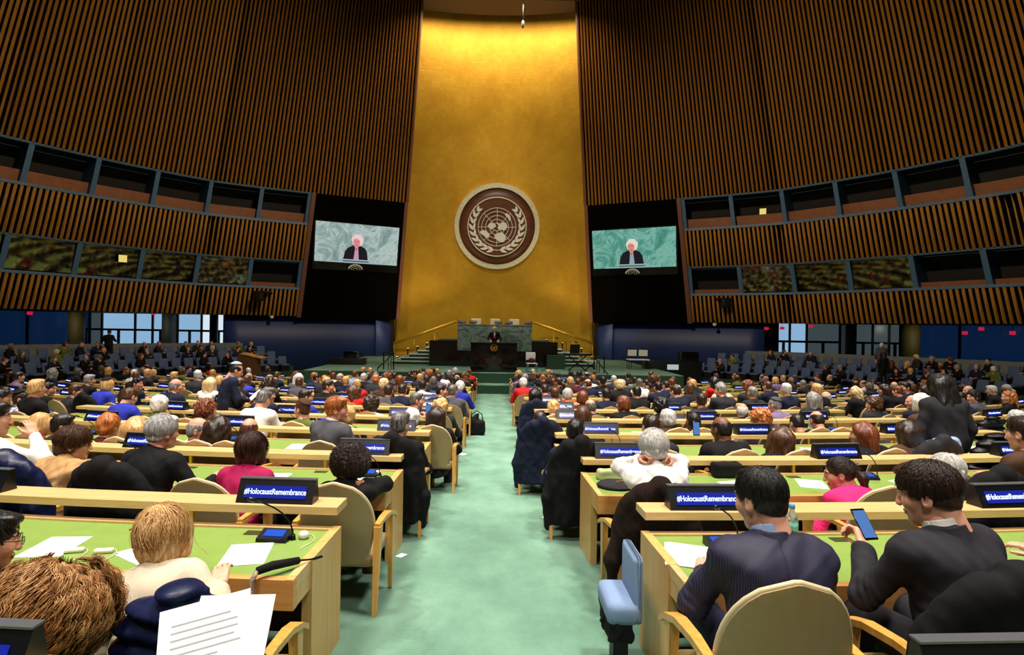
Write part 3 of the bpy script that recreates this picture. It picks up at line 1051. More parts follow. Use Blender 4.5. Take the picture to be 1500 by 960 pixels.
class Pose:
    """Joints of a figure in its own frame: origin on the floor under the hips, facing +y."""
    def __init__(s, lean=4, twist=0, side=0, head=(0, 0, 0), hl='desk', hr='desk', stand=False, build=1.0, hunch=0.0, neck=1.0, shoulder=0.185, seat=0.46, hand_l='relaxed', hand_r='relaxed', legs='sit'):
        s.stand, s.buildf = stand, build
        s.pel = np.array((0, 0, 0.92 if stand else seat + 0.085))
        s.Rt = rotm(twist, -lean, side)
        up = lambda y, z: s.pel + s.Rt @ np.array((0, y, z))
        s.belly, s.chest = up(0.0, 0.17), up(0.0 + hunch * 0.02, 0.34)
        s.nb = up(-0.012 + hunch * 0.06, 0.475 - hunch * 0.02)
        s.shl = s.pel + s.Rt @ np.array((-shoulder, -0.005 + hunch * 0.05, 0.43 - hunch * 0.015))
        s.shr = s.pel + s.Rt @ np.array((shoulder, -0.005 + hunch * 0.05, 0.43 - hunch * 0.015))
        s.Rh = rotm(*head)
        s.hc = s.nb + s.Rt @ np.array((0, 0.035 + hunch * 0.03, 0.0)) + np.array((0, 0, 0.168 * neck)) + s.Rh @ np.array((0, 0.022, 0.02))
        tgt = dict(desk=(0.17, 0.40, 0.30), lap=(0.13, 0.26, 0.14), side=(0.27, 0.03, 0.02), hang=(0.25, 0.05, -0.09), chin=(0.06, 0.17, 0.47), raise_=(0.16, 0.34, 0.64), phone=(0.12, 0.32, 0.38), head=(0.12, 0.10, 0.60), back=(0.30, -0.05, 0.15), cross=(-0.03, 0.24, 0.24), arm=(0.28, 0.20, 0.20))
        def W(t, sx):
            if isinstance(t, str):
                t = tgt[t]
                return s.pel + s.Rt @ np.array((sx * t[0], t[1], t[2]))
            return np.array(t, float)
        s.ell_, s.wl = ik(s.shl, W(hl, -1), 0.29, 0.255, (-0.55, -0.25, -0.8))
        s.elr, s.wr = ik(s.shr, W(hr, 1), 0.29, 0.255, (0.55, -0.25, -0.8))
        if stand:
            s.hipl, s.hipr = s.pel + (-0.09, 0, -0.04), s.pel + (0.09, 0, -0.04)
            s.knl, s.knr = np.array((-0.11, 0.03, 0.50)), np.array((0.11, 0.03, 0.50))
            s.anl, s.anr = np.array((-0.12, -0.02, 0.085)), np.array((0.12, -0.02, 0.085))
        else:
            s.hipl, s.hipr = s.pel + (-0.09, 0.02, -0.005), s.pel + (0.09, 0.02, -0.005)
            w_ = 0.13
            s.knl, s.knr = np.array((-w_, 0.44, seat + 0.075)), np.array((w_, 0.44, seat + 0.075))
            s.anl, s.anr = np.array((-w_, 0.40, 0.085)), np.array((w_, 0.42, 0.085))
        s.hand_l, s.hand_r = hand_l, hand_r
        s.fl = s.fr = None

def bounds(P, m=0.16):
    pts = np.array([P.pel, P.chest, P.shl, P.shr, P.ell_, P.elr, P.wl, P.wr, P.knl, P.knr, P.nb, P.belly])
    lo, hi = pts.min(0) - m, pts.max(0) + m
    return lo, hi

def torso(S, P, g, k=0.05):
    b = P.buildf
    R = P.Rt
    S.ell(P.pel + (0, -0.01, 0.0), (0.165 * b + g, 0.125 * b + g, 0.115 + g), k=k)
    S.ell(P.belly, (0.150 * b + g, 0.110 * b + g, 0.17 + g), R, k=k)
    S.ell(P.chest, (0.168 * b + g, 0.112 * b + g, 0.165 + g), R, k=k)
    S.cone(P.shl * 0.9 + P.shr * 0.1, P.shr * 0.9 + P.shl * 0.1, 0.062 * b + g, 0.062 * b + g, k)
    for q in (P.shl, P.shr):
        S.cone(P.nb + (0, -0.005, 0.015), q * 0.8 + P.nb * 0.2 + (0, 0, 0.012), 0.050 + g * 0.7, 0.050 + g, 0.04)

def arms(S, P, g, tip=1.0, k=0.03):
    b = 0.5 + 0.5 * P.buildf
    for sh, el, wr in ((P.shl, P.ell_, P.wl), (P.shr, P.elr, P.wr)):
        S.cone(sh, el, 0.050 * b + g, 0.040 * b + g, k)
        e2 = el + (wr - el) * tip
        S.cone(el, e2, 0.041 * b + g, (0.041 - 0.013 * tip) * b + g, k)

def legs(S, P, g, tip=1.0, k=0.04):
    for hp, kn, an in ((P.hipl, P.knl, P.anl), (P.hipr, P.knr, P.anr)):
        S.cone(hp, kn, 0.085 + g, 0.060 + g, k)
        S.cone(kn, an + (kn - an) * (1 - tip), 0.057 + g, 0.040 + g, k)

def hand_place(el, wr, left, roll=0.0, bend=0.0, fwd=None):
    """matrix that carries the hand onto the wrist, fingers on along the forearm"""
    d = np.array(fwd if fwd is not None else wr - el, float)
    d /= np.linalg.norm(d)
    up = np.array((0, 0, 1.0))
    if abs(d[2]) > 0.85:
        up = np.array((0, -1.0, 0)) if d[2] > 0 else np.array((0, 1.0, 0))
    x = np.cross(d, up); x /= np.linalg.norm(x)
    z = np.cross(x, d)
    R = np.stack([x, d, z], 1) @ np.array(Matrix.Rotation(math.radians(roll), 3, 'Y') @ Matrix.Rotation(math.radians(bend), 3, 'X'))
    return R

def body_mesh(P, h=0.012, hh=0.006, fat=1.0, name='person_body', roll_l=0, roll_r=0, hand_h=0.0055, fwd_l=None, fwd_r=None):
    lo, hi = bounds(P)
    lo[2] = min(lo[2], -0.01)
    S = SDF(lo, hi, h)
    torso(S, P, 0.0)
    arms(S, P, 0.0)
    legs(S, P, 0.0)
    for an in (P.anl, P.anr):
        S.cone(an + (0, -0.02, -0.02), an + (0, 0.15, -0.055), 0.038, 0.028, 0.02)
    S.cone(P.nb + (0, 0, -0.03), P.nb + (P.hc - P.nb) * 0.42, 0.058 * fat, 0.052 * fat, 0.03)
    v, q = S.mesh()
    parts = [(v, q, 0)]
    hv, hq, hm = head_mesh(hh, fat)
    parts.append((hv @ P.Rh.T * HEADK + P.hc, hq, hm))
    for el, wr, kind, left, rl, fw in ((P.ell_, P.wl, P.hand_l, True, roll_l, fwd_l), (P.elr, P.wr, P.hand_r, False, roll_r, fwd_r)):
        v2, q2 = hand_mesh(kind, hand_h)
        v2 = v2 * (0.97, 0.97, 0.97)
        if not left:
            v2 = v2 * (-1, 1, 1)
            q2 = q2[:, ::-1]
        R = hand_place(el, wr, left, rl, fwd=fw)
        parts.append((v2 @ R.T + wr, q2, 0))
    return join_parts(parts)

def top_mesh(P, kind='jacket', h=0.012, seed=0, fold=0.004, tip=0.93):
    lo, hi = bounds(P)
    lo[2] = max(lo[2], P.pel[2] - (0.34 if P.stand else 0.16))
    S = SDF(lo, hi, h)
    g = dict(jacket=0.017, shirt=0.017, coat=0.032, sweater=0.016, puffer=0.040)[kind]
    torso(S, P, g)
    if kind in ('jacket', 'coat') and P.stand:
        S.ell(P.pel + (0, -0.01, -0.10), (0.175 * P.buildf, 0.135 * P.buildf, 0.20), k=0.05)
    arms(S, P, g * 0.9, tip, 0.045)
    # collar standing round the neck
    d = P.hc - P.nb
    c0, c1 = P.nb + (0, 0.0, 0.01), P.nb + d * (0.14 if kind in ('jacket', 'sweater') else 0.26) + (0, -0.008, 0)
    S.cone(c0, c1, 0.070 + g * 0.4, 0.064 + g * 0.35, 0.02)
    if kind in ('jacket', 'coat'):
        for q_ in (P.shl, P.shr):
            S.ell(q_ * 0.96 + P.nb * 0.04 + (0, 0, 0.006), (0.060 + g, 0.062 + g, 0.050 + g), k=0.05)
        for sx in (-0.085, 0.085):      # cloth hanging straight from the shoulder blades
            S.cone(P.chest + P.Rt @ np.array((sx, -0.025, 0.02)), P.pel + P.Rt @ np.array((sx * 1.05, -0.045, 0.06)), 0.098 + g * 0.6, 0.100 + g * 0.6, 0.06)
    if fold:
        S.noise(fold * 1.3, 21, seed, (1, 1, 1.4))
        S.noise(fold * 0.7, 52, seed + 5, (1.6, 1, 0.7))
    if kind == 'jacket' and h < 0.009:       # seams down the back and round the shoulders
        sl, X, Y, Z = S.sub(S.lo, S.lo + S.h * S.n)
        ax = P.Rt[:, 0]; c = P.chest
        dx = (X - c[0]) * ax[0] + (Y - c[1]) * ax[1] + (Z - c[2]) * ax[2]
        S.f[sl] += np.where(Y < c[1] + 0.02, 0.0055 * np.exp(-(dx / 0.006) ** 2), 0).astype(F32)
    if fold and h < 0.0095:      # creases gathered at the elbows and across the small of the back
        r_ = np.random.RandomState(seed + 11)
        for el, sh in ((P.ell_, P.shl), (P.elr, P.shr)):
            ax = (sh - el) / np.linalg.norm(sh - el) + r_.normal(size=3) * 0.35
            q_ = S.sub(el - 0.22, el + 0.22)
            if q_ is None:
                continue
            sl, X, Y, Z = q_
            dx, dy, dz = X - el[0], Y - el[1], Z - el[2]
            t = dx * ax[0] + dy * ax[1] + dz * ax[2] + 0.012 * np.sin(40 * (dx - dy) + seed)
            S.f[sl] += (0.0042 * np.sin(t * 2 * PI / 0.042) * np.exp(-(dx * dx + dy * dy + dz * dz) / 0.011)).astype(F32)
        c = P.belly
        sl, X, Y, Z = S.sub(c - (0.25, 0.25, 0.16), c + (0.25, 0.05, 0.16))
        t = (Z - c[2]) + 0.25 * np.abs(X - c[0]) + 0.010 * np.sin(30 * X + seed)
        S.f[sl] += (0.0040 * np.sin(t * 2 * PI / 0.06) * np.exp(-((Z - c[2]) / 0.10) ** 2) * (Y < c[1])).astype(F32)
    # open neck
    S.cone(P.nb + d * 0.12, P.nb + d * 0.9, 0.056, 0.060, 0.008, 'c')
    S.cone(P.nb + P.Rt @ np.array((0, 0.085, -0.02)), P.hc + P.Rt @ np.array((0, 0.09, -0.10)), 0.028, 0.055, 0.01, 'c')
    if kind == 'puffer':
        sl, X, Y, Z = S.sub(S.lo, S.lo + S.h * S.n)
        S.f[sl] += (0.008 * np.cos(Z * 2 * PI / 0.075)).astype(F32) + 0 * X + 0 * Y
    return S.mesh()

def trouser_mesh(P, h=0.014, seed=0, g=0.014):
    lo, hi = bounds(P)
    lo[2] = 0.0
    hi[2] = P.pel[2] + 0.16
    S = SDF(lo, hi, h)
    S.ell(P.pel + (0, -0.005, -0.01), (0.17 * P.buildf + g, 0.13 * P.buildf + g, 0.115 + g), k=0.05)
    legs(S, P, g, 0.98)
    S.noise(0.004, 30, seed)
    return S.mesh()

def shoe_mesh(h=0.008):
    S = SDF((-0.07, -0.12, -0.03), (0.07, 0.26, 0.12), h)
    S.cone((0, -0.035, 0.03), (0, 0.13, 0.02), 0.046, 0.042, 0.02)
    S.cone((0, -0.03, 0.05), (0, 0.03, 0.05), 0.044, 0.04, 0.03)
    S.plane_cut((0, 0, -0.004), (0, 0, -1))
    return S.mesh()

# ------------------------------------------------------------------ hair caps in head space
def hair_mesh(style, h=0.008, seed=0):
    S = SDF((-0.21, -0.24, -0.46 if style in ('long', 'longwave', 'pony') else -0.25), (0.21, 0.19, 0.21), h)
    def cut_face(top=0.078, w_=0.066, y0=0.075):
        S.ell((0, y0 + 0.045, -0.045), (w_ + 0.012, 0.085, top + 0.052), k=0.012, op='c')
    if style == 'short':
        S.ell((0, -0.013, 0.044), (0.0825, 0.1015, 0.0865), k=0.01)
        S.ell((0, -0.022, 0.0), (0.0775, 0.088, 0.075), k=0.02)
        S.ell((0, -0.050, -0.03), (0.060, 0.048, 0.05), k=0.03)
        S.ell((0.02, 0.055, 0.098), (0.045, 0.04, 0.026), k=0.03)
        S.noise(0.0035, 90, seed, (1, 1, 0.4))
        cut_face()
        for sx in (-1, 1):
            S.ell((sx * 0.088, -0.004, -0.016), (0.022, 0.026, 0.040), k=0.008, op='c')
            S.ell((sx * 0.07, 0.03, -0.07), (0.04, 0.05, 0.06), k=0.008, op='c')
        S.plane_cut((0, -0.07, -0.062), (0, 0.45, -1), 0.01)
    elif style == 'crop':
        S.ell((0, -0.013, 0.032), (0.0795, 0.0995, 0.0925), k=0.01)
        S.ell((0, -0.05, -0.025), (0.066, 0.052, 0.06), k=0.03)
        S.noise(0.002, 110, seed)
        cut_face(0.074)
        for sx in (-1, 1):
            S.ell((sx * 0.088, -0.004, -0.016), (0.022, 0.028, 0.042), k=0.008, op='c')
            S.ell((sx * 0.07, 0.03, -0.07), (0.04, 0.05, 0.06), k=0.008, op='c')
        S.plane_cut((0, -0.07, -0.075), (0, 0.35, -1))
    elif style == 'bald':          # ring of hair round the back and sides
        S.ell((0, -0.014, 0.026), (0.083, 0.101, 0.088), k=0.01)
        S.ell((0, -0.055, -0.02), (0.070, 0.053, 0.06), k=0.03)
        S.noise(0.003, 90, seed, (1, 1, 0.5))
        S.ell((0, 0.0, 0.105), (0.075, 0.12, 0.068), k=0.015, op='c')
        cut_face(0.09, 0.075)
        for sx in (-1, 1):
            S.ell((sx * 0.088, -0.004, -0.016), (0.022, 0.026, 0.040), k=0.008, op='c')
        S.plane_cut((0, -0.07, -0.075), (0, 0.3, -1))
    elif style == 'bob':
        S.ell((0, -0.016, 0.036), (0.092, 0.110, 0.100), k=0.01)
        S.ell((0, -0.040, -0.035), (0.094, 0.085, 0.10), k=0.04)
        for sx in (-1, 1):
            S.cone((sx * 0.075, 0.0, 0.03), (sx * 0.080, 0.02, -0.09), 0.035, 0.026, 0.03)
        S.noise(0.004, 60, seed, (1, 1, 0.25))
        cut_face(0.072, 0.050)
        S.cone((0, -0.02, -0.07), (0, -0.03, -0.2), 0.052, 0.055, 0.01, 'c')
        S.plane_cut((0, -0.07, -0.118), (0, 0.12, -1), 0.02)
    elif style == 'curly':
        S.ell((0, -0.02, 0.040), (0.118, 0.128, 0.112), k=0.01)
        S.ell((0, -0.045, -0.03), (0.105, 0.092, 0.085), k=0.05)
        S.noise(0.012, 75, seed)
        S.noise(0.006, 150, seed + 1)
        cut_face(0.070, 0.052)
        S.cone((0, -0.02, -0.09), (0, -0.03, -0.2), 0.05, 0.055, 0.01, 'c')
    elif style == 'wavy':          # short set hair of older women
        S.ell((0, -0.018, 0.038), (0.098, 0.116, 0.103), k=0.01)
        S.ell((0, -0.055, -0.025), (0.082, 0.070, 0.065), k=0.04)
        S.noise(0.007, 70, seed)
        cut_face(0.070, 0.055)
        for sx in (-1, 1):
            S.ell((sx * 0.092, 0.01, -0.03), (0.024, 0.028, 0.034), k=0.01, op='c')
        S.plane_cut((0, -0.07, -0.082), (0, 0.3, -1), 0.01)
    elif style in ('long', 'longwave'):
        S.ell((0, -0.016, 0.036), (0.090, 0.108, 0.098), k=0.01)
        for x in (-0.055, 0, 0.055):
            S.cone((x * 1.1, -0.07, 0.0), (x * 1.5, -0.095, -0.26), 0.062, 0.040, 0.05)
        for sx in (-1, 1):
            S.cone((sx * 0.070, 0.0, 0.03), (sx * 0.088, 0.0, -0.20), 0.036, 0.028, 0.04)
        S.noise(0.006 if style == 'long' else 0.012, 55, seed, (1, 1, 0.2 if style == 'long' else 0.8))
        cut_face(0.072, 0.050)
        S.cone((0, 0.0, -0.10), (0, 0.01, -0.3), 0.055, 0.065, 0.01, 'c')
    elif style == 'pony':
        S.ell((0, -0.014, 0.034), (0.082, 0.102, 0.093), k=0.01)
        S.ell((0, -0.05, -0.01), (0.068, 0.05, 0.06), k=0.03)
        S.cone((0, -0.115, -0.01), (0, -0.150, -0.06), 0.026, 0.034, 0.02)
        S.cone((0, -0.150, -0.06), (0.01, -0.135, -0.20), 0.034, 0.016, 0.03)
        S.noise(0.003, 90, seed, (1, 1, 0.3))
        cut_face(0.074)
        for sx in (-1, 1):
            S.ell((sx * 0.090, 0.0, -0.014), (0.022, 0.028, 0.042), k=0.008, op='c')
            S.ell((sx * 0.07, 0.02, -0.08), (0.04, 0.06, 0.05), k=0.008, op='c')
    return S.mesh()

def kippah_mesh(lift=0.0):
    S = SDF((-0.12, -0.16, 0.0), (0.12, 0.08, 0.16), 0.006)
    S.ell((0, -0.016, 0.038), (0.0885 + lift, 0.1075 + lift, 0.0975 + lift), k=0.0)
    S.ell((0, -0.016, 0.036), (0.080, 0.099, 0.090), k=0.0, op='c')
    S.plane_cut((0, -0.05, 0.094), (0, 0.45, -1))
    return S.mesh()

def strands(style, n, seed=0, length=0.16, rad=0.0009, spread=0.006, shell=(0.088, 0.107, 0.097), whorl=(0, -0.05, 0.13), curl=0.0, keep=None, segs=9, down=0.25, hang=None, clump=0, nape=True, turn=1.9, helix=None, zmin=-9.0, grav=(0, 0, -1)):
    """locks of hair lying over the cap: thin three-sided tubes that run from the crown down and outwards"""
    r = np.random.RandomState(seed)
    sh = np.array(shell)
    c0 = np.array((0, -0.014, 0.034))
    d = r.normal(size=(n * 3, 3))
    d /= np.linalg.norm(d, axis=1)[:, None]
    d = d[(d[:, 2] > -0.35)]
    p = d * sh + c0
    if keep is not None:
        p = p[keep(p)]
    p = p[:n]
    n = len(p)
    wh = np.array(whorl)
    off = r.uniform(0.0, spread, n)
    ln = length * r.uniform(0.6, 1.15, n)
    ph = r.uniform(0, 6.28, n)
    jit = r.normal(size=(n, 3)) * 0.25
    if clump:
        own = r.randint(0, min(clump, n), n)
        p = p[own] + r.normal(size=(n, 3)) * 0.0045
        ph = ph[own] + r.normal(size=n) * 0.35
        off = off[own] * r.uniform(0.8, 1.15, n)
        jit = jit[own] + r.normal(size=(n, 3)) * 0.05
        ln = ln[own] * r.uniform(0.85, 1.1, n)
    if nape:
        ln = ln * np.clip((p[:, 2] + 0.055) / 0.14, 0.10, 1.0)
        off = off * np.clip((p[:, 2] + 0.07) / 0.10, 0.15, 1.0)
    cur = p + (p - c0) / np.linalg.norm(p - c0, axis=1)[:, None] * off[:, None]
    pts = [cur]
    for i in range(segs - 1):
        nrm = (cur - c0) / sh ** 2
        nrm /= np.linalg.norm(nrm, axis=1)[:, None]
        dr = cur - wh
        dr /= np.linalg.norm(dr, axis=1)[:, None] + 1e-6
        dr = dr + jit + np.array(grav) * (down * (1 + i * 0.25 * 9 / segs))
        dr -= nrm * np.sum(dr * nrm, 1)[:, None] * (0.97 if hang is None else 0)
        dr /= np.linalg.norm(dr, axis=1)[:, None] + 1e-6
        if curl:
            a = ph + i * turn
            t2 = np.cross(dr, nrm)
            dr = dr + curl * (np.cos(a)[:, None] * nrm + np.sin(a)[:, None] * t2)
        cur = cur + dr * (ln / segs)[:, None]
        # stay outside the shell (and beside the neck below it)
        rel = (cur - c0) / sh
        k = np.linalg.norm(rel, axis=1)
        lim = 1.0 + off / 0.1
        if nape:
            lim = lim * (1 - 0.10 * np.clip((0.045 - cur[:, 2]) / 0.09, 0, 1))
        m = (k < lim) & (cur[:, 2] > -0.03)
        cur[m] = c0 + (cur[m] - c0) * (lim[m] / k[m])[:, None]
        cur[:, 2] = np.maximum(cur[:, 2], zmin)
        pts.append(cur)
    pts = np.stack(pts, 1)      # n, segs, 3
    tan = np.gradient(pts, axis=1)
    tan /= np.linalg.norm(tan, axis=2)[:, :, None] + 1e-9
    nr = pts - c0
    nr /= np.linalg.norm(nr, axis=2)[:, :, None]
    sd = np.cross(tan, nr)
    sd /= np.linalg.norm(sd, axis=2)[:, :, None] + 1e-9
    nn = np.cross(sd, tan)
    if helix:
        Rr, pitch = helix
        sarc = np.linspace(0, 1, segs)[None, :] * ln[:, None]
        phi = ph[:, None] + 2 * PI * sarc / pitch * (1 + 0.12 * np.sin(ph * 7))[:, None]
        grow = np.interp(np.linspace(0, 1, segs), [0, 0.12, 0.4, 1], [0.0, 0.5, 1.0, 1.15])[None, :, None] * Rr
        pts = pts + grow * (np.cos(phi)[:, :, None] * nn + np.sin(phi)[:, :, None] * sd)
        tan = np.gradient(pts, axis=1)
        tan /= np.linalg.norm(tan, axis=2)[:, :, None] + 1e-9
        sd = np.cross(tan, nr)
        sd /= np.linalg.norm(sd, axis=2)[:, :, None] + 1e-9
        nn = np.cross(sd, tan)
    taper = np.interp(np.linspace(0, 1, segs), [0, 0.15, 0.7, 1], [0.5, 1, 0.9, 0.15])[None, :, None] * rad
    ring = [pts + sd * taper * 1.6, pts + nn * taper, pts - sd * taper * 1.6]
    V = np.stack(ring, 2).reshape(-1, 3)
    i = np.arange(n)[:, None] * segs * 3 + np.arange(segs - 1)[None, :] * 3
    i = i.ravel()
    Q = np.concatenate([np.stack([i + a, i + b, i + 3 + b, i + 3 + a], 1) for a, b in ((0, 1), (1, 2), (2, 0))])
    return V, Q

# ------------------------------------------------------------------ people's materials
def skin(name, color):
    m = mat('skin_' + name, color, 0.5, var=0.07, scale=30)
    b = m.node_tree.nodes['Principled BSDF']
    b.inputs['Subsurface Weight'].default_value = 0.12
    b.inputs['Subsurface Radius'].default_value = (0.012, 0.005, 0.003)
    return m
SKIN = dict(fair=skin('fair', '#e0a487'), light=skin('light', '#d39577'), rosy=skin('rosy', '#dc977c'), tan=skin('tan', '#b5795a'), brown=skin('brown', '#7a4a33'), dark=skin('dark', '#4a2c20'))
LIPS = mat('lips', '#a85a50', 0.4)
BROW = {'d': mat('dark_brow', '#2a1c14', 0.8), 'g': mat('grey_brow', '#8d8379', 0.8), 'b': mat('fair_brow', '#8a6238', 0.8)}
EYEW = mat('eye_white', '#d8d0c6', 0.25)
IRIS = mat('iris', '#2b1c12', 0.2)

def hair_mat(name, dark, mid, light, rough=0.42):
    nt = NT('hair_' + name)
    tc = nt.n('ShaderNodeTexCoord')
    mp = nt.n('ShaderNodeMapping')
    mp.inputs['Scale'].default_value = (70, 70, 9)
    nt.l(tc.outputs['Object'], mp.inputs[0])
    nz = nt.n('ShaderNodeTexNoise', i_Scale=1.0, i_Detail=4.0, i_Distortion=0.6)
    nt.l(mp.outputs[0], nz.inputs['Vector'])
    nt.l(ramp(nt, nz.outputs[0], [(0.28, lin(dark)), (0.5, lin(mid)), (0.72, lin(light))]), nt.b.inputs['Base Color'])
    nt.b.inputs['Roughness'].default_value = rough
    bp = nt.n('ShaderNodeBump', i_Strength=0.7, i_Distance=0.006)
    nt.l(nz.outputs[0], bp.inputs['Height'])
    nt.l(bp.outputs[0], nt.b.inputs['Normal'])
    return nt.m
HAIR = dict(black=hair_mat('black', '#0a0808', '#171210', '#2e2622'), dark=hair_mat('dark_brown', '#150d09', '#2c1c13', '#4a3121'), brown=hair_mat('brown', '#2a170c', '#4a2c18', '#734a2a'),
            auburn=hair_mat('auburn', '#3d1a0c', '#6d3419', '#99552e'), orange=hair_mat('ginger', '#7a3a14', '#b0622a', '#d58f4c'), blond=hair_mat('blond', '#9a6a38', '#cc9a5c', '#efcf98'),
            pale=hair_mat('pale_blond', '#b48f5c', '#dcbd8a', '#f2dfba'), grey=hair_mat('grey', '#4d4a48', '#858180', '#bdb9b6'), silver=hair_mat('silver', '#8b8988', '#c0bdbb', '#e8e6e3'),
            white=hair_mat('white', '#b9b4ad', '#dedad3', '#f6f3ee'), salt=hair_mat('salt_and_pepper', '#2b2726', '#5a5350', '#918984'))

def cloth(name, color, rough=0.85, var=0.06, scale=60, bump=0.10, sheen=0.0, **kw):
    return mat('cloth_' + name, color, rough, var=var, scale=scale, bump=bump, bscale=scale * 6, sheen=sheen, spec=0.25, **kw)
TOP = dict(black=cloth('black', '#0d0c0e'), navy=cloth('navy', '#141a30'), charcoal=cloth('charcoal', '#27252a'), grey=cloth('grey', '#4c4a50'), white=cloth('white', '#e4dfd8'), cream=cloth('cream', '#d8c6ac'),
           beige=cloth('beige', '#b98f5e'), brown=cloth('brown', '#4a3222'), magenta=cloth('magenta', '#a3154c'), pink=cloth('pink', '#e02870'), red=cloth('red', '#c2211c'), blue=cloth('blue', '#2a3fb0'),
           royal=cloth('royal', '#2b34a8'), sky=cloth('sky', '#8fa4c8'), olive=cloth('olive', '#5c6a2c'), green=cloth('green', '#4d6a30'), maroon=cloth('maroon', '#4d1620'), lilac=cloth('lilac', '#7a6a8c'), yellow=cloth('yellow', '#cdbd4a'), teal=cloth('teal', '#25505a'))
TROUSER = [TOP['black'], TOP['charcoal'], TOP['navy'], TOP['brown']]
SHOE = mat('black_leather_shoe', '#0b0a0a', 0.3)

def slots(o, mats_):
    """give this copy its own materials without touching the shared mesh"""
    for i, m in enumerate(mats_):
        if i < len(o.material_slots):
            o.material_slots[i].link = 'OBJECT'
            o.material_slots[i].material = m
    return o
# ------------------------------------------------------------------ rows of desks on shallow arcs
ARC = 24.0
ROW1, STEP = 3.30, 1.78
def row_y(i):
    return ROW1 + STEP * (i - 1) if i else 1.40
def arc_pt(i, x, off=0.0):
    """point on row i at sideways place x, off metres further towards the stage; and the turn of that place"""
    a = math.asin(max(-0.95, min(0.95, x / ARC)))
    r = ARC - off
    return r * math.sin(a), row_y(i) + ARC - r * math.cos(a), a
def aisle_edge(i):
    return 0.88 if i <= 1 else (0.80 if i == 2 else 0.75)
M['green_top'] = mat('green_desk_cover', '#84a04e', 0.3, var=0.06, scale=12)
M['tan'] = mat('tan_leatherette', '#a08a5e', 0.42, var=0.05, scale=20)
M['tan_rim'] = mat('pale_piping', '#cdbb94', 0.45)
M['honey'] = wood('honey_wood', '#c88d3c', '#dda555', 0.3, 2)
M['plate'] = mat('black_plastic', '#0c0c0e', 0.35)
M['plate_edge'] = mat('grey_plastic_edge', '#55555a', 0.3)

def sweep(b, i, xs, o0, o1, z0, z1, root, mi=0):
    """a bar of rectangular section along the arc of row i, in the frame of root"""
    n = len(xs)
    vs = []
    for x in xs:
        for o, z in ((o0, z0), (o1, z0), (o1, z1), (o0, z1)):
            X, Y, a = arc_pt(i, x, o)
            fx, fy, _ = arc_pt(i, x, 0)
            vs.append((X - root[0], Y - root[1], floor_z(fy) + z - root[2]))
    fs = []
    for k in range(n - 1):
        for e in range(4):
            fs.append((k * 4 + e, k * 4 + (e + 1) % 4, (k + 1) * 4 + (e + 1) % 4, (k + 1) * 4 + e))
    fs.append((0, 1, 2, 3))
    fs.append(tuple((n - 1) * 4 + e for e in (3, 2, 1, 0)))
    b.add(vs, fs, mi)

def desk(i, x0, x1, label, group):
    """x0 is the end at the aisle, x1 the far end"""
    s = 1 if x1 > x0 else -1
    n = max(2, int(abs(x1 - x0) / 0.8))
    xs = [x0 + (x1 - x0) * k / n for k in range(n + 1)]
    mx, my, ma = arc_pt(i, (x0 + x1) / 2, 0)
    org = (mx, my, floor_z(my))
    root = thing('conference_desk', label, 'desk', org, 0, group)
    inn = [x0 + s * 0.035] + xs[1:-1] + [x1 - s * 0.035]
    b = MB(); sweep(b, i, inn, -0.66, -0.05, 0.628, 0.650, org); b.build('desktop', M['green_top'], root)
    b = MB(); sweep(b, i, xs, -0.05, 0.0, 0.60, 0.660, org)
    sweep(b, i, [x0, x0 + s * 0.035], -0.66, -0.05, 0.60, 0.660, org); sweep(b, i, [x1 - s * 0.035, x1], -0.66, -0.05, 0.60, 0.660, org)
    b.build('desk_rim', M['ash'], root)
    b = MB(); sweep(b, i, xs, -0.70, -0.655, 0.515, 0.655, org); b.build('apron', M['oak'], root)
    b = MB(); sweep(b, i, [x0 + s * 0.06] + xs[1:-1] + [x1 - s * 0.06], -0.045, -0.02, 0.06, 0.60, org); b.build('modesty_panel', M['walnut'], root)
    for xe, se in ((x0, s), (x1, -s)):
        b = MB(); sweep(b, i, [xe - se * 0.006, xe + se * 0.045], -0.47, 0.004, 0.0, 0.662, org); b.build('end_panel', M['ash_y'], root)
        b = MB(); sweep(b, i, [xe + se * 0.002, xe + se * 0.04], -0.698, -0.47, 0.515, 0.658, org); b.build('apron_return', M['ash_y'], root)
    b = MB(); sweep(b, i, [x0 + s * 0.01] + xs[1:-1] + [x1 - s * 0.01], -0.03, 0.16, 0.735, 0.780, org); b.build('ledge', M['ash'], root)
    m = max(2, int(abs(x1 - x0) / 1.1))
    for k in range(m):
        x = x0 + (x1 - x0) * (k + 0.55) / m
        b = MB(); sweep(b, i, [x - 0.012, x + 0.012], -0.02, 0.0, 0.655, 0.737, org); b.build('ledge_post', M['goldplain'], root)
    return root

NROW = 14
DESKS = []
for i in range(0, NROW + 1):
    for sx in (-1, 1):
        sd = SIDE[sx]
        lim = 7.1
        if i == 0:
            lim = 2.9
        elif row_y(i) * 1.0 + 0.8 < lim:
            lim = row_y(i) * 1.0 + 0.8
        desk(i, sx * aisle_edge(i), sx * lim, ('long green-topped wooden desk with raised ledge, %s row from the camera, %s of aisle' % (ORD[i], sd) if i else 'nearest green-topped desk, only its nameplate showing, %s of aisle' % sd), 'desks of the central blocks')
OUTER = list(range(4, 13))
OX0, OX1 = 8.4, 14.6
for i in OUTER:
    for sx in (-1, 1):
        desk(i, sx * OX0, sx * OX1, 'green-topped desk of the outer %s block, level with the %s row' % (SIDE[sx], ORD[i]), 'desks of the outer blocks')

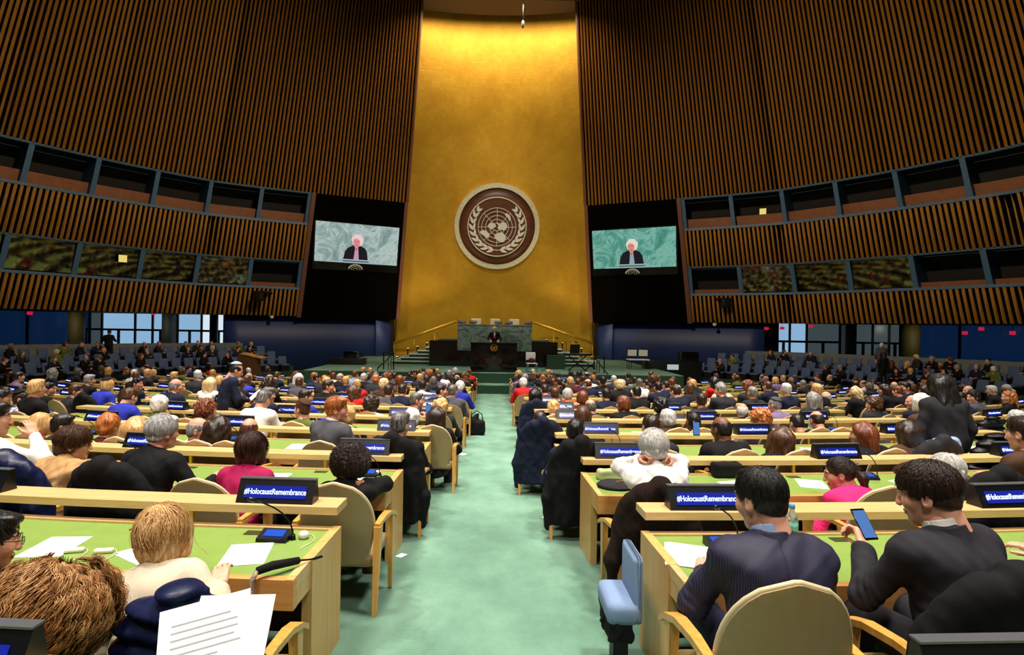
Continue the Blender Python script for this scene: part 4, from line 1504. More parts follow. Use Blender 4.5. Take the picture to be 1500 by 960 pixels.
# ------------------------------------------------------------------ chairs
def chair_back_surface(nu=14, nv=16):
    out = []
    for j in range(nv + 1):
        t = j / nv
        z = 0.34 + 0.575 * t
        a = max(0.0, (t - 0.42) / 0.58)
        hw = (0.19 + 0.050 * min(1, t / 0.42)) * max(0.0, 1 - a ** 2.5) ** 0.5
        if j == nv:
            hw = 0.012
        row = []
        for k in range(nu + 1):
            u = -1 + 2 * k / nu
            x = hw * u
            y = -0.205 - 0.075 * t + 0.9 * x * x + 0.02 * (1 - u * u) * 0
            row.append((x, y, z))
        out.append(row)
    return out
def chair_back_mesh(th=0.035):
    rows = chair_back_surface()
    b = MB()
    nv, nu = len(rows), len(rows[0])
    vs = [p for r in rows for p in r]
    vb = [(p[0], p[1] - th, p[2]) for p in vs]
    N = len(vs)
    fs = []
    for j in range(nv - 1):
        for k in range(nu - 1):
            a = j * nu + k
            fs.append((a, a + 1, a + nu + 1, a + nu))
            fs.append((N + a + 1, N + a, N + a + nu, N + a + nu + 1))
    b.add(vs + vb, fs, 0, True)
    edge = [j * nu for j in range(nv)] + [(nv - 1) * nu + k for k in range(1, nu)] + [j * nu + nu - 1 for j in range(nv - 2, -1, -1)]
    f2 = [(edge[a], edge[a + 1], N + edge[a + 1], N + edge[a]) for a in range(len(edge) - 1)]
    f2.append(tuple([0, *range(1, nu)]) and (0, nu - 1, N + nu - 1, N))
    b.add(vs + vb, f2, 0, True)
    pip = [((vs[e][0], vs[e][1] - th * 0.5, vs[e][2] + 0.002)) for e in edge]
    return b, pip
def make_chair(simple=False):
    root = thing('delegate_chair', '', 'chair')
    b, pip = chair_back_mesh()
    if simple:
        s = b
        s.mi = [0] * len(s.mi)
        s.box(-0.23, 0.23, -0.22, 0.24, 0.31, 0.385, 0)
        for x in (-0.25, 0.25):
            s.box(x - 0.02, x + 0.02, -0.16, 0.20, 0.58, 0.61, 1)
            s.box(x - 0.018, x + 0.018, 0.15, 0.19, 0.0, 0.58, 1)
            s.box(x - 0.018, x + 0.018, -0.2, -0.16, 0.0, 0.58, 1)
        bpy.data.objects.remove(root)
        return s.build('delegate_chair', [M['tan'], M['honey']])
    b.build('backrest', M['tan'], root)
    p = MB(); p.tube(pip, 0.011, 6); p.build('piping', M['tan_rim'], root)
    s = MB(); s.box(-0.235, 0.235, -0.22, 0.25, 0.31, 0.395, 0, bev=0.035); s.build('seat', M['tan'], root)
    for sx in (-1, 1):
        a = MB()
        x = sx * 0.27
        prof = [(-0.24, 0.63), (-0.10, 0.635), (0.06, 0.62), (0.17, 0.585), (0.23, 0.545)]
        for k in range(len(prof) - 1):
            (y0, z0), (y1, z1) = prof[k], prof[k + 1]
            w0, w1 = 0.018 + 0.012 * k / 3, 0.018 + 0.012 * (k + 1) / 3
            a.hexa([(x - w0, y0, z0 - 0.028), (x + w0, y0, z0 - 0.028), (x + w1, y1, z1 - 0.028), (x - w1, y1, z1 - 0.028), (x - w0, y0, z0), (x + w0, y0, z0), (x + w1, y1, z1), (x - w1, y1, z1)], smooth=False)
        a.build('armrest', M['honey'], root)
        l = MB(); l.hexa([(x - 0.013, 0.16, 0), (x + 0.013, 0.16, 0), (x + 0.013, 0.19, 0), (x - 0.013, 0.19, 0), (x - 0.022, 0.12, 0.57), (x + 0.022, 0.12, 0.57), (x + 0.022, 0.19, 0.57), (x - 0.022, 0.19, 0.57)]); l.build('leg', M['honey'], root)
        l = MB(); l.hexa([(x - 0.013, -0.30, 0), (x + 0.013, -0.30, 0), (x + 0.013, -0.27, 0), (x - 0.013, -0.27, 0), (x - 0.022, -0.25, 0.61), (x + 0.022, -0.25, 0.61), (x + 0.022, -0.17, 0.61), (x - 0.022, -0.17, 0.61)]); l.build('leg', M['honey'], root)
    return root
CH_FULL = make_chair()
CH_SIMPLE = make_chair(True)
_used = {'full': False, 'simple': False}
CHAIRS = []
def chair(x, y, rot, label, near, z=None):
    src = CH_FULL if near else CH_SIMPLE
    k = 'full' if near else 'simple'
    if not _used[k]:
        _used[k] = True
        c = src
    elif near:
        c = copy_tree(src)
    else:
        c = src.copy(); COL.objects.link(c)
    c.location = (x, y, floor_z(y) if z is None else z)
    c.rotation_euler = (0, 0, rot)
    c.scale = (1, 1, 1.0 if y < 3 else 0.94)
    tag(c, label, 'chair', 'tan delegate chairs')
    CHAIRS.append(c)
    return c

# ------------------------------------------------------------------ nameplates and consoles
def text_mesh(s, size, name):
    cu = bpy.data.curves.new(name, 'FONT')
    cu.body = s
    cu.size = size
    cu.align_x = 'CENTER'
    cu.align_y = 'CENTER'
    cu.extrude = 0.0008
    cu.offset = 0.0006
    o = bpy.data.objects.new(name, cu)
    COL.objects.link(o)
    bpy.context.view_layer.update()
    me = bpy.data.meshes.new_from_object(o.evaluated_get(bpy.context.evaluated_depsgraph_get()))
    bpy.data.objects.remove(o)
    bpy.data.curves.remove(cu)
    return me
def make_plate():
    root = thing('nameplate_display', '', 'nameplate')
    b = MB()
    b.prism([(-0.055, 0.0), (0.055, 0.0), (0.035, 0.125), (0.005, 0.128)], -0.23, 0.23, 'x')
    b.build('case', M['plate'], root)
    b = MB(); b.box(-0.23, 0.23, 0.0, 0.04, 0.1275, 0.134); b.build('top_edge', M['plate_edge'], root)
    T = Matrix.Translation((0.0, -0.031, 0.062)) @ Matrix.Rotation(math.radians(90 - 25.5), 4, 'X')
    b = MB(); b.box(-0.185, 0.185, -0.036, 0.036, 0.0, 0.002, M=T); b.build('display', M['led_blue'], root)
    me = text_mesh('#HolocaustRemembrance', 0.036, 'lettering')
    me.materials.append(M['led_text'])
    t = link('lettering', me, root)
    t.matrix_local = T @ Matrix.Translation((0, 0, 0.0035)) @ Matrix.Diagonal((0.98, 1.25, 1, 1))
    return root
def make_console():
    root = thing('microphone_console', '', 'microphone')
    b = MB(); b.prism([(-0.05, 0.0), (0.05, 0.0), (0.05, 0.045), (-0.045, 0.018)], -0.085, 0.085, 'x'); b.build('base', M['plate'], root)
    T = Matrix.Translation((0, 0.0, 0.034)) @ Matrix.Rotation(math.radians(15.9), 4, 'X')
    b = MB(); b.box(-0.055, 0.055, -0.025, 0.03, 0.0, 0.002, M=T); b.build('screen', M['lcd_blue'], root)
    b = MB()
    pts = []
    for k in range(13):
        t = k / 12
        pts.append((0.10 + 0.01 * t - 0.17 * t * t, 0.01 - 0.10 * t * t, 0.006 + 0.30 * t - 0.07 * t * t))
    b.tube([(0.10, 0.01, 0.0), (0.10, 0.01, 0.03)], [0.016, 0.011], 10)
    b.tube(pts, 0.0045, 8)
    g = b.build('gooseneck', M['dark_metal'], root)
    d = (Vector(pts[-1]) - Vector(pts[-2])).normalized()
    b = MB(); p = Vector(pts[-1]); b.tube([p, p + d * 0.012, p + d * 0.04, p + d * 0.048], [0.006, 0.012, 0.012, 0.006], 10); b.build('microphone_head', M['plate'], g)
    return root
PLATE = make_plate()
CONSOLE = make_console()
_pu = [False, False]
def plate(i, x, label, off=0.06):
    X, Y, a = arc_pt(i, x, off)
    fx, fy, _ = arc_pt(i, x, 0)
    p = PLATE if not _pu[0] else copy_tree(PLATE)
    _pu[0] = True
    p.location = (X, Y, floor_z(fy) + 0.7805)
    p.rotation_euler = (0, 0, a)
    tag(p, label, 'nameplate', 'lit nameplates on the desk ledges')
def console(i, x, label, off=-0.20):
    X, Y, a = arc_pt(i, x, off)
    fx, fy, _ = arc_pt(i, x, 0)
    p = CONSOLE if not _pu[1] else copy_tree(CONSOLE)
    _pu[1] = True
    p.location = (X, Y, floor_z(fy) + 0.6505)
    p.rotation_euler = (0, 0, a + rnd.uniform(-0.1, 0.1))
    tag(p, label, 'microphone', 'microphone consoles on the desks')
def seen(x, y, margin=0.6):
    return -0.87 * y - margin < x < 0.935 * y + margin and y > 0.3
PLX = [1.28, 3.25, 5.25]
for i in range(0, NROW + 1):
    for sx in (-1, 1):
        for k, x in enumerate(PLX):
            xx = sx * (x + (rnd.uniform(-0.12, 0.12) if i > 2 else 0))
            if i == 0:
                if k == 0:
                    plate(0, 1.36 if sx > 0 else -1.43, 'black nameplate at the bottom edge of the picture, %s of the aisle' % SIDE[sx])
                continue
            if i == 2 and k == 0:
                xx = sx * 1.16
            X, Y, a = arc_pt(i, xx, 0)
            if not seen(X, Y):
                continue
            plate(i, xx, 'black nameplate with lit blue lettering, %s from the aisle on the %s %s desk' % (ORD[k + 1], ORD[i], SIDE[sx]))
            console(i, xx + (0.10 if (i, sx) != (1, 1) else -0.02), 'desk microphone with small blue screen, %s from the aisle on the %s %s desk' % (ORD[k + 1], ORD[i], SIDE[sx]))
for i in OUTER:
    for sx in (-1, 1):
        for k, x in enumerate((9.3, 11.4, 13.5)):
            xx = sx * (x + rnd.uniform(-0.2, 0.2))
            X, Y, a = arc_pt(i, xx, 0)
            if not seen(X, Y):
                continue
            plate(i, xx, 'lit blue nameplate, %s along the outer %s desk of the %s row' % (ORD[k + 1], SIDE[sx], ORD[i]))
            if k < 2:
                console(i, xx + 0.3, 'small desk microphone, %s along the outer %s desk of the %s row' % (ORD[k + 1], SIDE[sx], ORD[i]))
# ------------------------------------------------------------------ the audience
HIP = -1.12       # hips lie this far behind the far edge of the desk
HAIRWORD = dict(black='black', dark='dark brown', brown='brown', auburn='auburn', orange='ginger', blond='blond', pale='pale blond', grey='grey', silver='silver', white='white', salt='greying')
STYLEWORD = dict(short='short {} hair', crop='cropped {} hair', bald='balding {} hair', bob='a {} bob', curly='curly {} hair', wavy='wavy {} hair', long='long {} hair', longwave='long wavy {} hair', pony='a {} ponytail')
TOPWORD = dict(sky='pale blue', royal='royal blue')
KINDWORD = dict(jacket='jacket', shirt='shirt', coat='coat', sweater='sweater', puffer='padded jacket')

POSES = []
for (lean, tw, hd, hl, hr, hunch) in [(6, 0, (0, -6, 0), 'desk', 'desk', 0.4), (10, 0, (18, -12, 0), 'desk', 'lap', 0.8), (4, 4, (-22, -4, 3), 'lap', 'desk', 0.3), (-4, 0, (4, 2, 0), 'lap', 'lap', 0.2),
                                      (12, -3, (-8, -22, 0), 'desk', 'desk', 1.0), (6, 8, (45, -6, -3), 'desk', 'cross', 0.5), (6, -8, (-48, -6, 3), 'cross', 'desk', 0.5), (8, 0, (10, -10, 6), 'desk', 'chin', 0.7),
                                      (8, 0, (-6, -4, 0), 'desk', 'phone', 0.5), (2, 0, (70, -3, 0), 'lap', 'desk', 0.3), (2, 0, (-72, -3, 0), 'desk', 'lap', 0.3), (5, 0, (0, 0, 0), 'desk', 'raise_', 0.3)]:
    POSES.append(Pose(lean=lean, twist=tw, head=hd, hl=hl, hr=hr, hunch=hunch, seat=0.38, hand_r='grip' if hr in ('phone', 'raise_') else 'relaxed'))
_pc = {}
def cached(key, fn):
    if key not in _pc:
        _pc[key] = fn()
    return _pc[key]
def crowd_body(p):
    v, q, mi = body_mesh(POSES[p], 0.018, 0.009, hand_h=0.008)
    return np_mesh('person', v, q, [SKIN['fair'], LIPS, BROW['d'], EYEW, IRIS], mi)
def crowd_top(p, kind):
    v, q = top_mesh(POSES[p], kind if kind != 'puffer' else 'coat', 0.015, seed=p)
    return np_mesh('top', v, q, [TOP['navy']])
def crowd_trousers(p):
    v, q = trouser_mesh(POSES[p], 0.02)
    return np_mesh('trousers', v, q, [TROUSER[0]])
def crowd_hair(style, sd):
    v, q = hair_mesh(style, 0.010, sd)
    return np_mesh('hair', v, q, [HAIR['brown']])
def head_matrix(P, k=1.0):
    m = Matrix(P.Rh.tolist()).to_4x4()
    m.translation = Vector(P.hc)
    return m @ Matrix.Scale(k, 4)
SHOEM = np_mesh('shoe', *shoe_mesh(0.010), [SHOE])

PEOPLE = []
def describe(style, hair, kind, top):
    a = STYLEWORD[style].format(HAIRWORD[hair])
    a = a.replace('a auburn', 'an auburn')
    return 'person with %s in %s %s' % (a, TOPWORD.get(top, top), KINDWORD[kind])

def crowd_person(x, y, rot, z, p, style, hair, kind, top, skin_, scale, trs=0, hat=None, shoes=False):
    P = POSES[p]
    o = link('person', cached(('b', p), lambda: crowd_body(p)), None, (x, y, z), rot)
    o.scale = (scale,) * 3
    br = 'g' if hair in ('grey', 'silver', 'white', 'salt') else ('b' if hair in ('blond', 'pale', 'orange') else 'd')
    slots(o, [SKIN[skin_], LIPS, BROW[br], EYEW, IRIS])
    t = link(KINDWORD[kind].replace(' ', '_'), cached(('t', p, kind), lambda: crowd_top(p, kind)), o)
    slots(t, [TOP[top]])
    t2 = link('trousers', cached(('l', p), lambda: crowd_trousers(p)), o)
    slots(t2, [TROUSER[trs % 4]])
    sd = (p + len(PEOPLE)) % 2
    h = link('hair', cached(('h', style, sd), lambda: crowd_hair(style, sd)), o)
    h.matrix_local = head_matrix(P, HEADK * 0.99)
    slots(h, [HAIR[hair]])
    if hat:
        k = link('skullcap', cached(('k',), lambda: np_mesh('skullcap', *kippah_mesh(0.010), [TOP['black']])), o)
        k.matrix_local = head_matrix(P, HEADK)
        slots(k, [TOP[hat]])
    if shoes:
        for an in (P.anl, P.anr):
            s_ = link('shoe', SHOEM, o)
            s_.location = (an[0], an[1], 0.0)
    o['_d'] = describe(style, hair, kind, top) + (', skullcap' if hat else '')
    PEOPLE.append(o)
    return o

def seat_place(i, x):
    X, Y, a = arc_pt(i, x, HIP)
    return X, Y, a

# people that the photograph shows clearly: row, pixel of the crown, looks
EXPL = [
 # left of the aisle
 (3, 587, 600, 2, 'short', 'salt', 'jacket', 'black', 'fair', None), (3, 365, 609, 7, 'bald', 'brown', 'jacket', 'maroon', 'rosy', None),
 (3, 290, 608, 10, 'bald', 'grey', 'jacket', 'black', 'rosy', None), (3, 322, 606, 0, 'longwave', 'dark', 'coat', 'olive', 'fair', None), (3, 203, 618, 3, 'long', 'blond', 'sweater', 'brown', 'fair', None),
 (3, 160, 603, 0, 'wavy', 'orange', 'sweater', 'maroon', 'fair', None), (3, 88, 610, 6, 'short', 'black', 'jacket', 'charcoal', 'tan', None), (3, 58, 602, 1, 'bob', 'blond', 'sweater', 'magenta', 'fair', None),
 (4, 606, 597, 11, 'wavy', 'white', 'shirt', 'sky', 'rosy', None), (4, 641, 593, 0, 'long', 'dark', 'sweater', 'black', 'fair', None), (4, 512, 592, 3, 'wavy', 'blond', 'sweater', 'black', 'fair', None),
 (4, 446, 583, 9, 'short', 'brown', 'sweater', 'olive', 'fair', 'brown'), (4, 300, 584, 6, 'curly', 'auburn', 'jacket', 'charcoal', 'fair', None), (4, 236, 577, 3, 'wavy', 'white', 'coat', 'olive', 'fair', None),
 (4, 28, 570, 6, 'crop', 'dark', 'shirt', 'sky', 'light', 'black'), (4, 0, 568, 6, 'short', 'black', 'shirt', 'white', 'tan', None),
 (5, 646, 581, 6, 'longwave', 'blond', 'jacket', 'charcoal', 'fair', None), (5, 610, 573, 10, 'short', 'salt', 'jacket', 'navy', 'rosy', None), (5, 546, 578, 3, 'curly', 'dark', 'sweater', 'white', 'fair', None),
 (5, 445, 568, 6, 'short', 'dark', 'jacket', 'royal', 'fair', None), (5, 390, 565, 6, 'short', 'salt', 'jacket', 'navy', 'fair', None), (5, 255, 553, 6, 'bald', 'grey', 'jacket', 'navy', 'rosy', None),
 (5, 155, 552, 1, 'bob', 'blond', 'shirt', 'royal', 'fair', 'black'), (5, 68, 558, 6, 'short', 'black', 'jacket', 'black', 'light', None), (5, 108, 561, 6, 'short', 'brown', 'jacket', 'charcoal', 'rosy', None),
 (5, 185, 568, 9, 'long', 'dark', 'coat', 'brown', 'tan', None), (5, 350, 574, 3, 'curly', 'dark', 'coat', 'charcoal', 'fair', None), (5, 5, 566, 6, 'crop', 'black', 'jacket', 'black', 'tan', None),
 (6, 520, 562, 5, 'longwave', 'brown', 'sweater', 'red', 'fair', None), (6, 570, 562, 0, 'short', 'dark', 'jacket', 'grey', 'light', None), (6, 590, 560, 0, 'crop', 'dark', 'jacket', 'navy', 'fair', None), (6, 646, 561, 10, 'crop', 'black', 'jacket', 'navy', 'fair', None),
 (6, 664, 562, 2, 'short', 'salt', 'jacket', 'grey', 'fair', None), (6, 480, 555, 10, 'short', 'dark', 'jacket', 'black', 'light', None), (6, 130, 547, 2, 'short', 'grey', 'jacket', 'black', 'fair', None), (6, 200, 552, 10, 'short', 'black', 'jacket', 'navy', 'rosy', None), (6, 310, 551, 3, 'long', 'pale', 'jacket', 'white', 'fair', None),
 (7, 620, 556, 0, 'short', 'black', 'shirt', 'white', 'light', None), (7, 675, 557, 0, 'wavy', 'white', 'sweater', 'royal', 'fair', None), (7, 290, 531, 5, 'short', 'silver', 'jacket', 'charcoal', 'fair', None),
 # right of the aisle
 (3, 845, 610, 2, 'short', 'black', 'jacket', 'navy', 'fair', None), (3, 957, 604, 0, 'short', 'dark', 'jacket', 'charcoal', 'rosy', None), (3, 1062, 607, 1, 'bald', 'black', 'jacket', 'black', 'brown', None),
 (3, 1147, 622, 6, 'long', 'brown', 'jacket', 'black', 'fair', None), (3, 1272, 615, 5, 'long', 'auburn', 'coat', 'black', 'fair', None), (3, 1333, 613, 0, 'long', 'dark', 'coat', 'brown', 'light', None),
 (4, 981, 598, 0, 'wavy', 'silver', 'coat', 'brown', 'rosy', None), (4, 1018, 602, 3, 'short', 'black', 'jacket', 'black', 'brown', None), (4, 1120, 597, 5, 'curly', 'orange', 'coat', 'grey', 'fair', None),
 (4, 1172, 617, 4, 'short', 'black', 'jacket', 'black', 'light', None), (4, 1201, 600, 4, 'bald', 'dark', 'jacket', 'black', 'rosy', None), (4, 1415, 601, 0, 'bob', 'auburn', 'puffer', 'black', 'fair', None), (4, 1490, 604, 3, 'wavy', 'silver', 'sweater', 'white', 'fair', None),
 (4, 856, 593, 2, 'bob', 'brown', 'sweater', 'charcoal', 'fair', None), (4, 793, 610, 3, 'short', 'dark', 'jacket', 'navy', 'fair', None),
 (5, 812, 585, 4, 'wavy', 'blond', 'sweater', 'cream', 'fair', None), (5, 868, 583, 1, 'bald', 'salt', 'jacket', 'navy', 'rosy', None), (5, 918, 578, 5, 'bob', 'auburn', 'jacket', 'black', 'fair', None), (5, 970, 582, 0, 'curly', 'black', 'sweater', 'black', 'light', None),
 (5, 1090, 591, 2, 'bald', 'white', 'coat', 'black', 'rosy', None), (5, 1140, 581, 1, 'crop', 'grey', 'shirt', 'lilac', 'light', 'grey'), (5, 1192, 572, 3, 'long', 'grey', 'coat', 'charcoal', 'fair', None), (5, 1283, 580, 9, 'curly', 'brown', 'coat', 'charcoal', 'fair', None),
 (5, 1340, 577, 9, 'bald', 'grey', 'jacket', 'navy', 'rosy', None), (5, 1410, 573, 9, 'short', 'black', 'jacket', 'navy', 'fair', None), (5, 1480, 571, 9, 'longwave', 'orange', 'sweater', 'black', 'fair', None), (5, 1030, 574, 2, 'short', 'dark', 'jacket', 'charcoal', 'tan', None),
 (6, 785, 567, 3, 'long', 'black', 'jacket', 'navy', 'light', None), (6, 890, 567, 0, 'short', 'black', 'jacket', 'navy', 'light', None), (6, 935, 564, 0, 'short', 'black', 'jacket', 'black', 'light', None), (6, 993, 563, 1, 'short', 'dark', 'jacket', 'navy', 'fair', None),
 (6, 1213, 572, 9, 'bald', 'silver', 'jacket', 'black', 'rosy', None), (6, 1258, 565, 5, 'longwave', 'pale', 'coat', 'black', 'fair', None), (6, 1300, 561, 5, 'long', 'dark', 'coat', 'black', 'fair', None), (6, 1330, 558, 9, 'short', 'black', 'jacket', 'navy', 'rosy', None), (6, 1390, 560, 9, 'bob', 'dark', 'coat', 'brown', 'fair', None),
 (6, 855, 571, 3, 'bob', 'auburn', 'sweater', 'maroon', 'fair', None), (6, 815, 566, 2, 'short', 'brown', 'jacket', 'charcoal', 'fair', None), (7, 800, 562, 1, 'short', 'dark', 'sweater', 'maroon', 'fair', None), (7, 833, 567, 3, 'bob', 'silver', 'sweater', 'red', 'fair', None),
 (7, 910, 555, 0, 'wavy', 'pale', 'coat', 'black', 'fair', None), (8, 768, 553, 1, 'wavy', 'white', 'sweater', 'red', 'fair', None), (8, 1048, 545, 3, 'long', 'black', 'sweater', 'red', 'fair', None),
]
ROWS = {}      # (row, side) -> list of (x, object, kind)
def put_row(i, sx, x, o):
    ROWS.setdefault((i, sx), []).append((abs(x), o))

def fit(p, i, px, py):
    """place a seated figure so that its crown comes where the photograph has it: where the chair stands, then size, then slouch"""
    P = POSES[p]
    hgt = P.hc[2] + 0.158
    for hip in (HIP, -1.20, -1.28, -1.36):
        y = row_y(i) + hip
        for _ in range(4):
            x = (px - 724) / FPX * (y + P.hc[1])
            X, Y, a = arc_pt(i, x, hip)
            y = Y
        top = at(px, py, Y + P.hc[1]).z - floor_z(Y)
        k = top / hgt
        if k > 0.985:
            break
    sc = max(0.985, min(1.07, k))
    return (px - 724) / FPX * (Y + P.hc[1]), Y, a, sc, max(-0.22, min(0.0, top - hgt * sc))

for (i, px, py, p, st, hc, kd, tp, sk, hat) in EXPL:
    sx = -1 if px < 724 else 1
    X, Y, a, sc, dz_ = fit(p, i, px, py)
    o = crowd_person(X, Y, a, floor_z(Y) + dz_, p, st, hc, kd, tp, sk, sc, trs=len(PEOPLE), hat=hat, shoes=abs(X) < 1.6)
    put_row(i, sx, X, o)
    if kd == 'shirt' and tp == 'sky':
        PLAIDMAN = o

NEARROWS = {}  # filled by the close-up figures: (row, side) -> occupied x
# ------------------------------------------------------------------ the people nearest the camera, each sculpted in its own pose
def stripe_cloth(name, base, line, freq=150.0, width=0.10, axis=0, rough=0.7):
    nt = NT('cloth_' + name)
    tc = nt.n('ShaderNodeTexCoord')
    sp = nt.n('ShaderNodeSeparateXYZ')
    nt.l(tc.outputs['Object'], sp.inputs[0])
    mu = nt.n('ShaderNodeMath', operation='MULTIPLY')
    mu.inputs[1].default_value = freq
    nt.l(sp.outputs[axis], mu.inputs[0])
    fr = nt.n('ShaderNodeMath', operation='FRACT')
    nt.l(mu.outputs[0], fr.inputs[0])
    nt.l(ramp(nt, fr.outputs[0], [(0.0, lin(line)), (width, lin(line)), (width + 0.04, lin(base))]), nt.b.inputs['Base Color'])
    nt.b.inputs['Roughness'].default_value = rough
    return nt.m
def plaid_cloth():
    nt = NT('cloth_plaid')
    tc = nt.n('ShaderNodeTexCoord')
    sp = nt.n('ShaderNodeSeparateXYZ')
    nt.l(tc.outputs['Object'], sp.inputs[0])
    outs = []
    for ax, fq in ((0, 11.0), (2, 10.0)):
        mu = nt.n('ShaderNodeMath', operation='MULTIPLY'); mu.inputs[1].default_value = fq
        nt.l(sp.outputs[ax], mu.inputs[0])
        fr = nt.n('ShaderNodeMath', operation='FRACT'); nt.l(mu.outputs[0], fr.inputs[0])
        outs.append(ramp(nt, fr.outputs[0], [(0.0, lin('#5a5a88')), (0.30, lin('#5a5a88')), (0.34, lin('#eceaf0')), (0.62, lin('#eceaf0')), (0.66, lin('#9c9cc0')), (0.74, lin('#eceaf0'))]))
    mx = nt.n('ShaderNodeMixRGB', blend_type='MULTIPLY', i_Fac=1.0)
    nt.l(outs[0], mx.inputs[1]); nt.l(outs[1], mx.inputs[2])
    nt.l(mx.outputs[0], nt.b.inputs['Base Color'])
    nt.b.inputs['Roughness'].default_value = 0.8
    return nt.m
TOP['pinstripe'] = stripe_cloth('pinstripe', '#17152c', '#3a3860', 130.0, 0.12)
TOP['zigzag'] = stripe_cloth('banded_knit', '#6d1f2c', '#b5686a', 28.0, 0.35, 2)
TOPWORD.update(pinstripe='dark blue pinstriped', zigzag='red banded', sky='pale blue', royal='royal blue')
slots([c for c in PLAIDMAN.children if c.name.startswith('shirt')][0], [plaid_cloth()])
PLAIDMAN['_d'] = 'person in blue-and-white plaid shirt, dark skullcap'

HAIR['blondbrown'] = hair_mat('light_brown', '#70421e', '#ad763e', '#e2b67a')
HAIR['auburnd'] = hair_mat('dark_auburn', '#1a0b08', '#33160f', '#562a1c')
# how each head of hair lies: (locks, length, radius, spread, curl, extra)
LOCKS = dict(short=(1700, 0.060, 0.0011, 0.004, 0.12), crop=(900, 0.04, 0.0011, 0.004, 0.05), bald=(500, 0.05, 0.0011, 0.004, 0.1), bob=(2600, 0.34, 0.0011, 0.009, 0.08), curly=(3600, 0.15, 0.0012, 0.02, 0.0), wavy=(1600, 0.11, 0.0013, 0.014, 0.35),
             long=(2200, 0.34, 0.0012, 0.012, 0.10), longwave=(2200, 0.36, 0.0014, 0.022, 0.5), pony=(1300, 0.06, 0.0010, 0.003, 0.04))
def near_hair(style, P, hair, seed=0, k=1.0, density=1.0, curlhead=None, clump=0):
    v, q = hair_mesh(style, 0.0055, seed)
    n, ln, rad, spd, cu = LOCKS[style]
    if curlhead:
        n, ln, rad, spd, cu = curlhead
    def keep(p):
        x, y, z = p.T
        face = (y > 0.035) & (z < 0.085 - 0.25 * np.abs(x)) if style not in ('bob', 'long', 'longwave', 'curly') else (y > 0.055) & (z < 0.075)
        ear = (np.abs(x) > 0.062) & (np.abs(y) < 0.035) & (z < 0.02)
        low = z < (-0.07 if style in ('short', 'crop', 'wavy', 'pony') else -0.06)
        bad = face | low
        if style in ('short', 'crop', 'bald', 'wavy', 'pony'):
            bad |= ear
        if style == 'bald':
            bad |= z > 0.055
        return ~bad
    helix = {'curly': (0.010, 0.034)}.get(style)
    if clump:
        helix = (0.013, 0.075)
    elif helix:
        clump = 330
    sv, sq = strands(style, int(n * density), seed, ln, rad, spd, (0.085, 0.104, 0.096) if style not in ('curly', 'wavy') else ((0.094, 0.112, 0.102) if style == 'wavy' else ((0.122, 0.132, 0.116) if clump != 170 else (0.112, 0.122, 0.104))), (0.0, -0.045, 0.13) if style != 'pony' else (0, 0.12, 0.03), cu, keep,
                     10 if not helix else 34, 0.0 if style == 'pony' else (0.35 if not helix else 0.9), None, clump, style in ('short', 'crop', 'bald', 'wavy'), 1.9, helix, -0.118 if style == 'bob' else -9.0, tuple(P.Rh.T @ np.array((0, 0, -1.0))))
    V, Q, _ = join_parts([(v, q, 0), (sv, sq, 0)])
    if clump == 170:
        V[:len(v)] *= 0.90
    V = V * k
    return np_mesh('hair', V, Q, [HAIR[hair]])

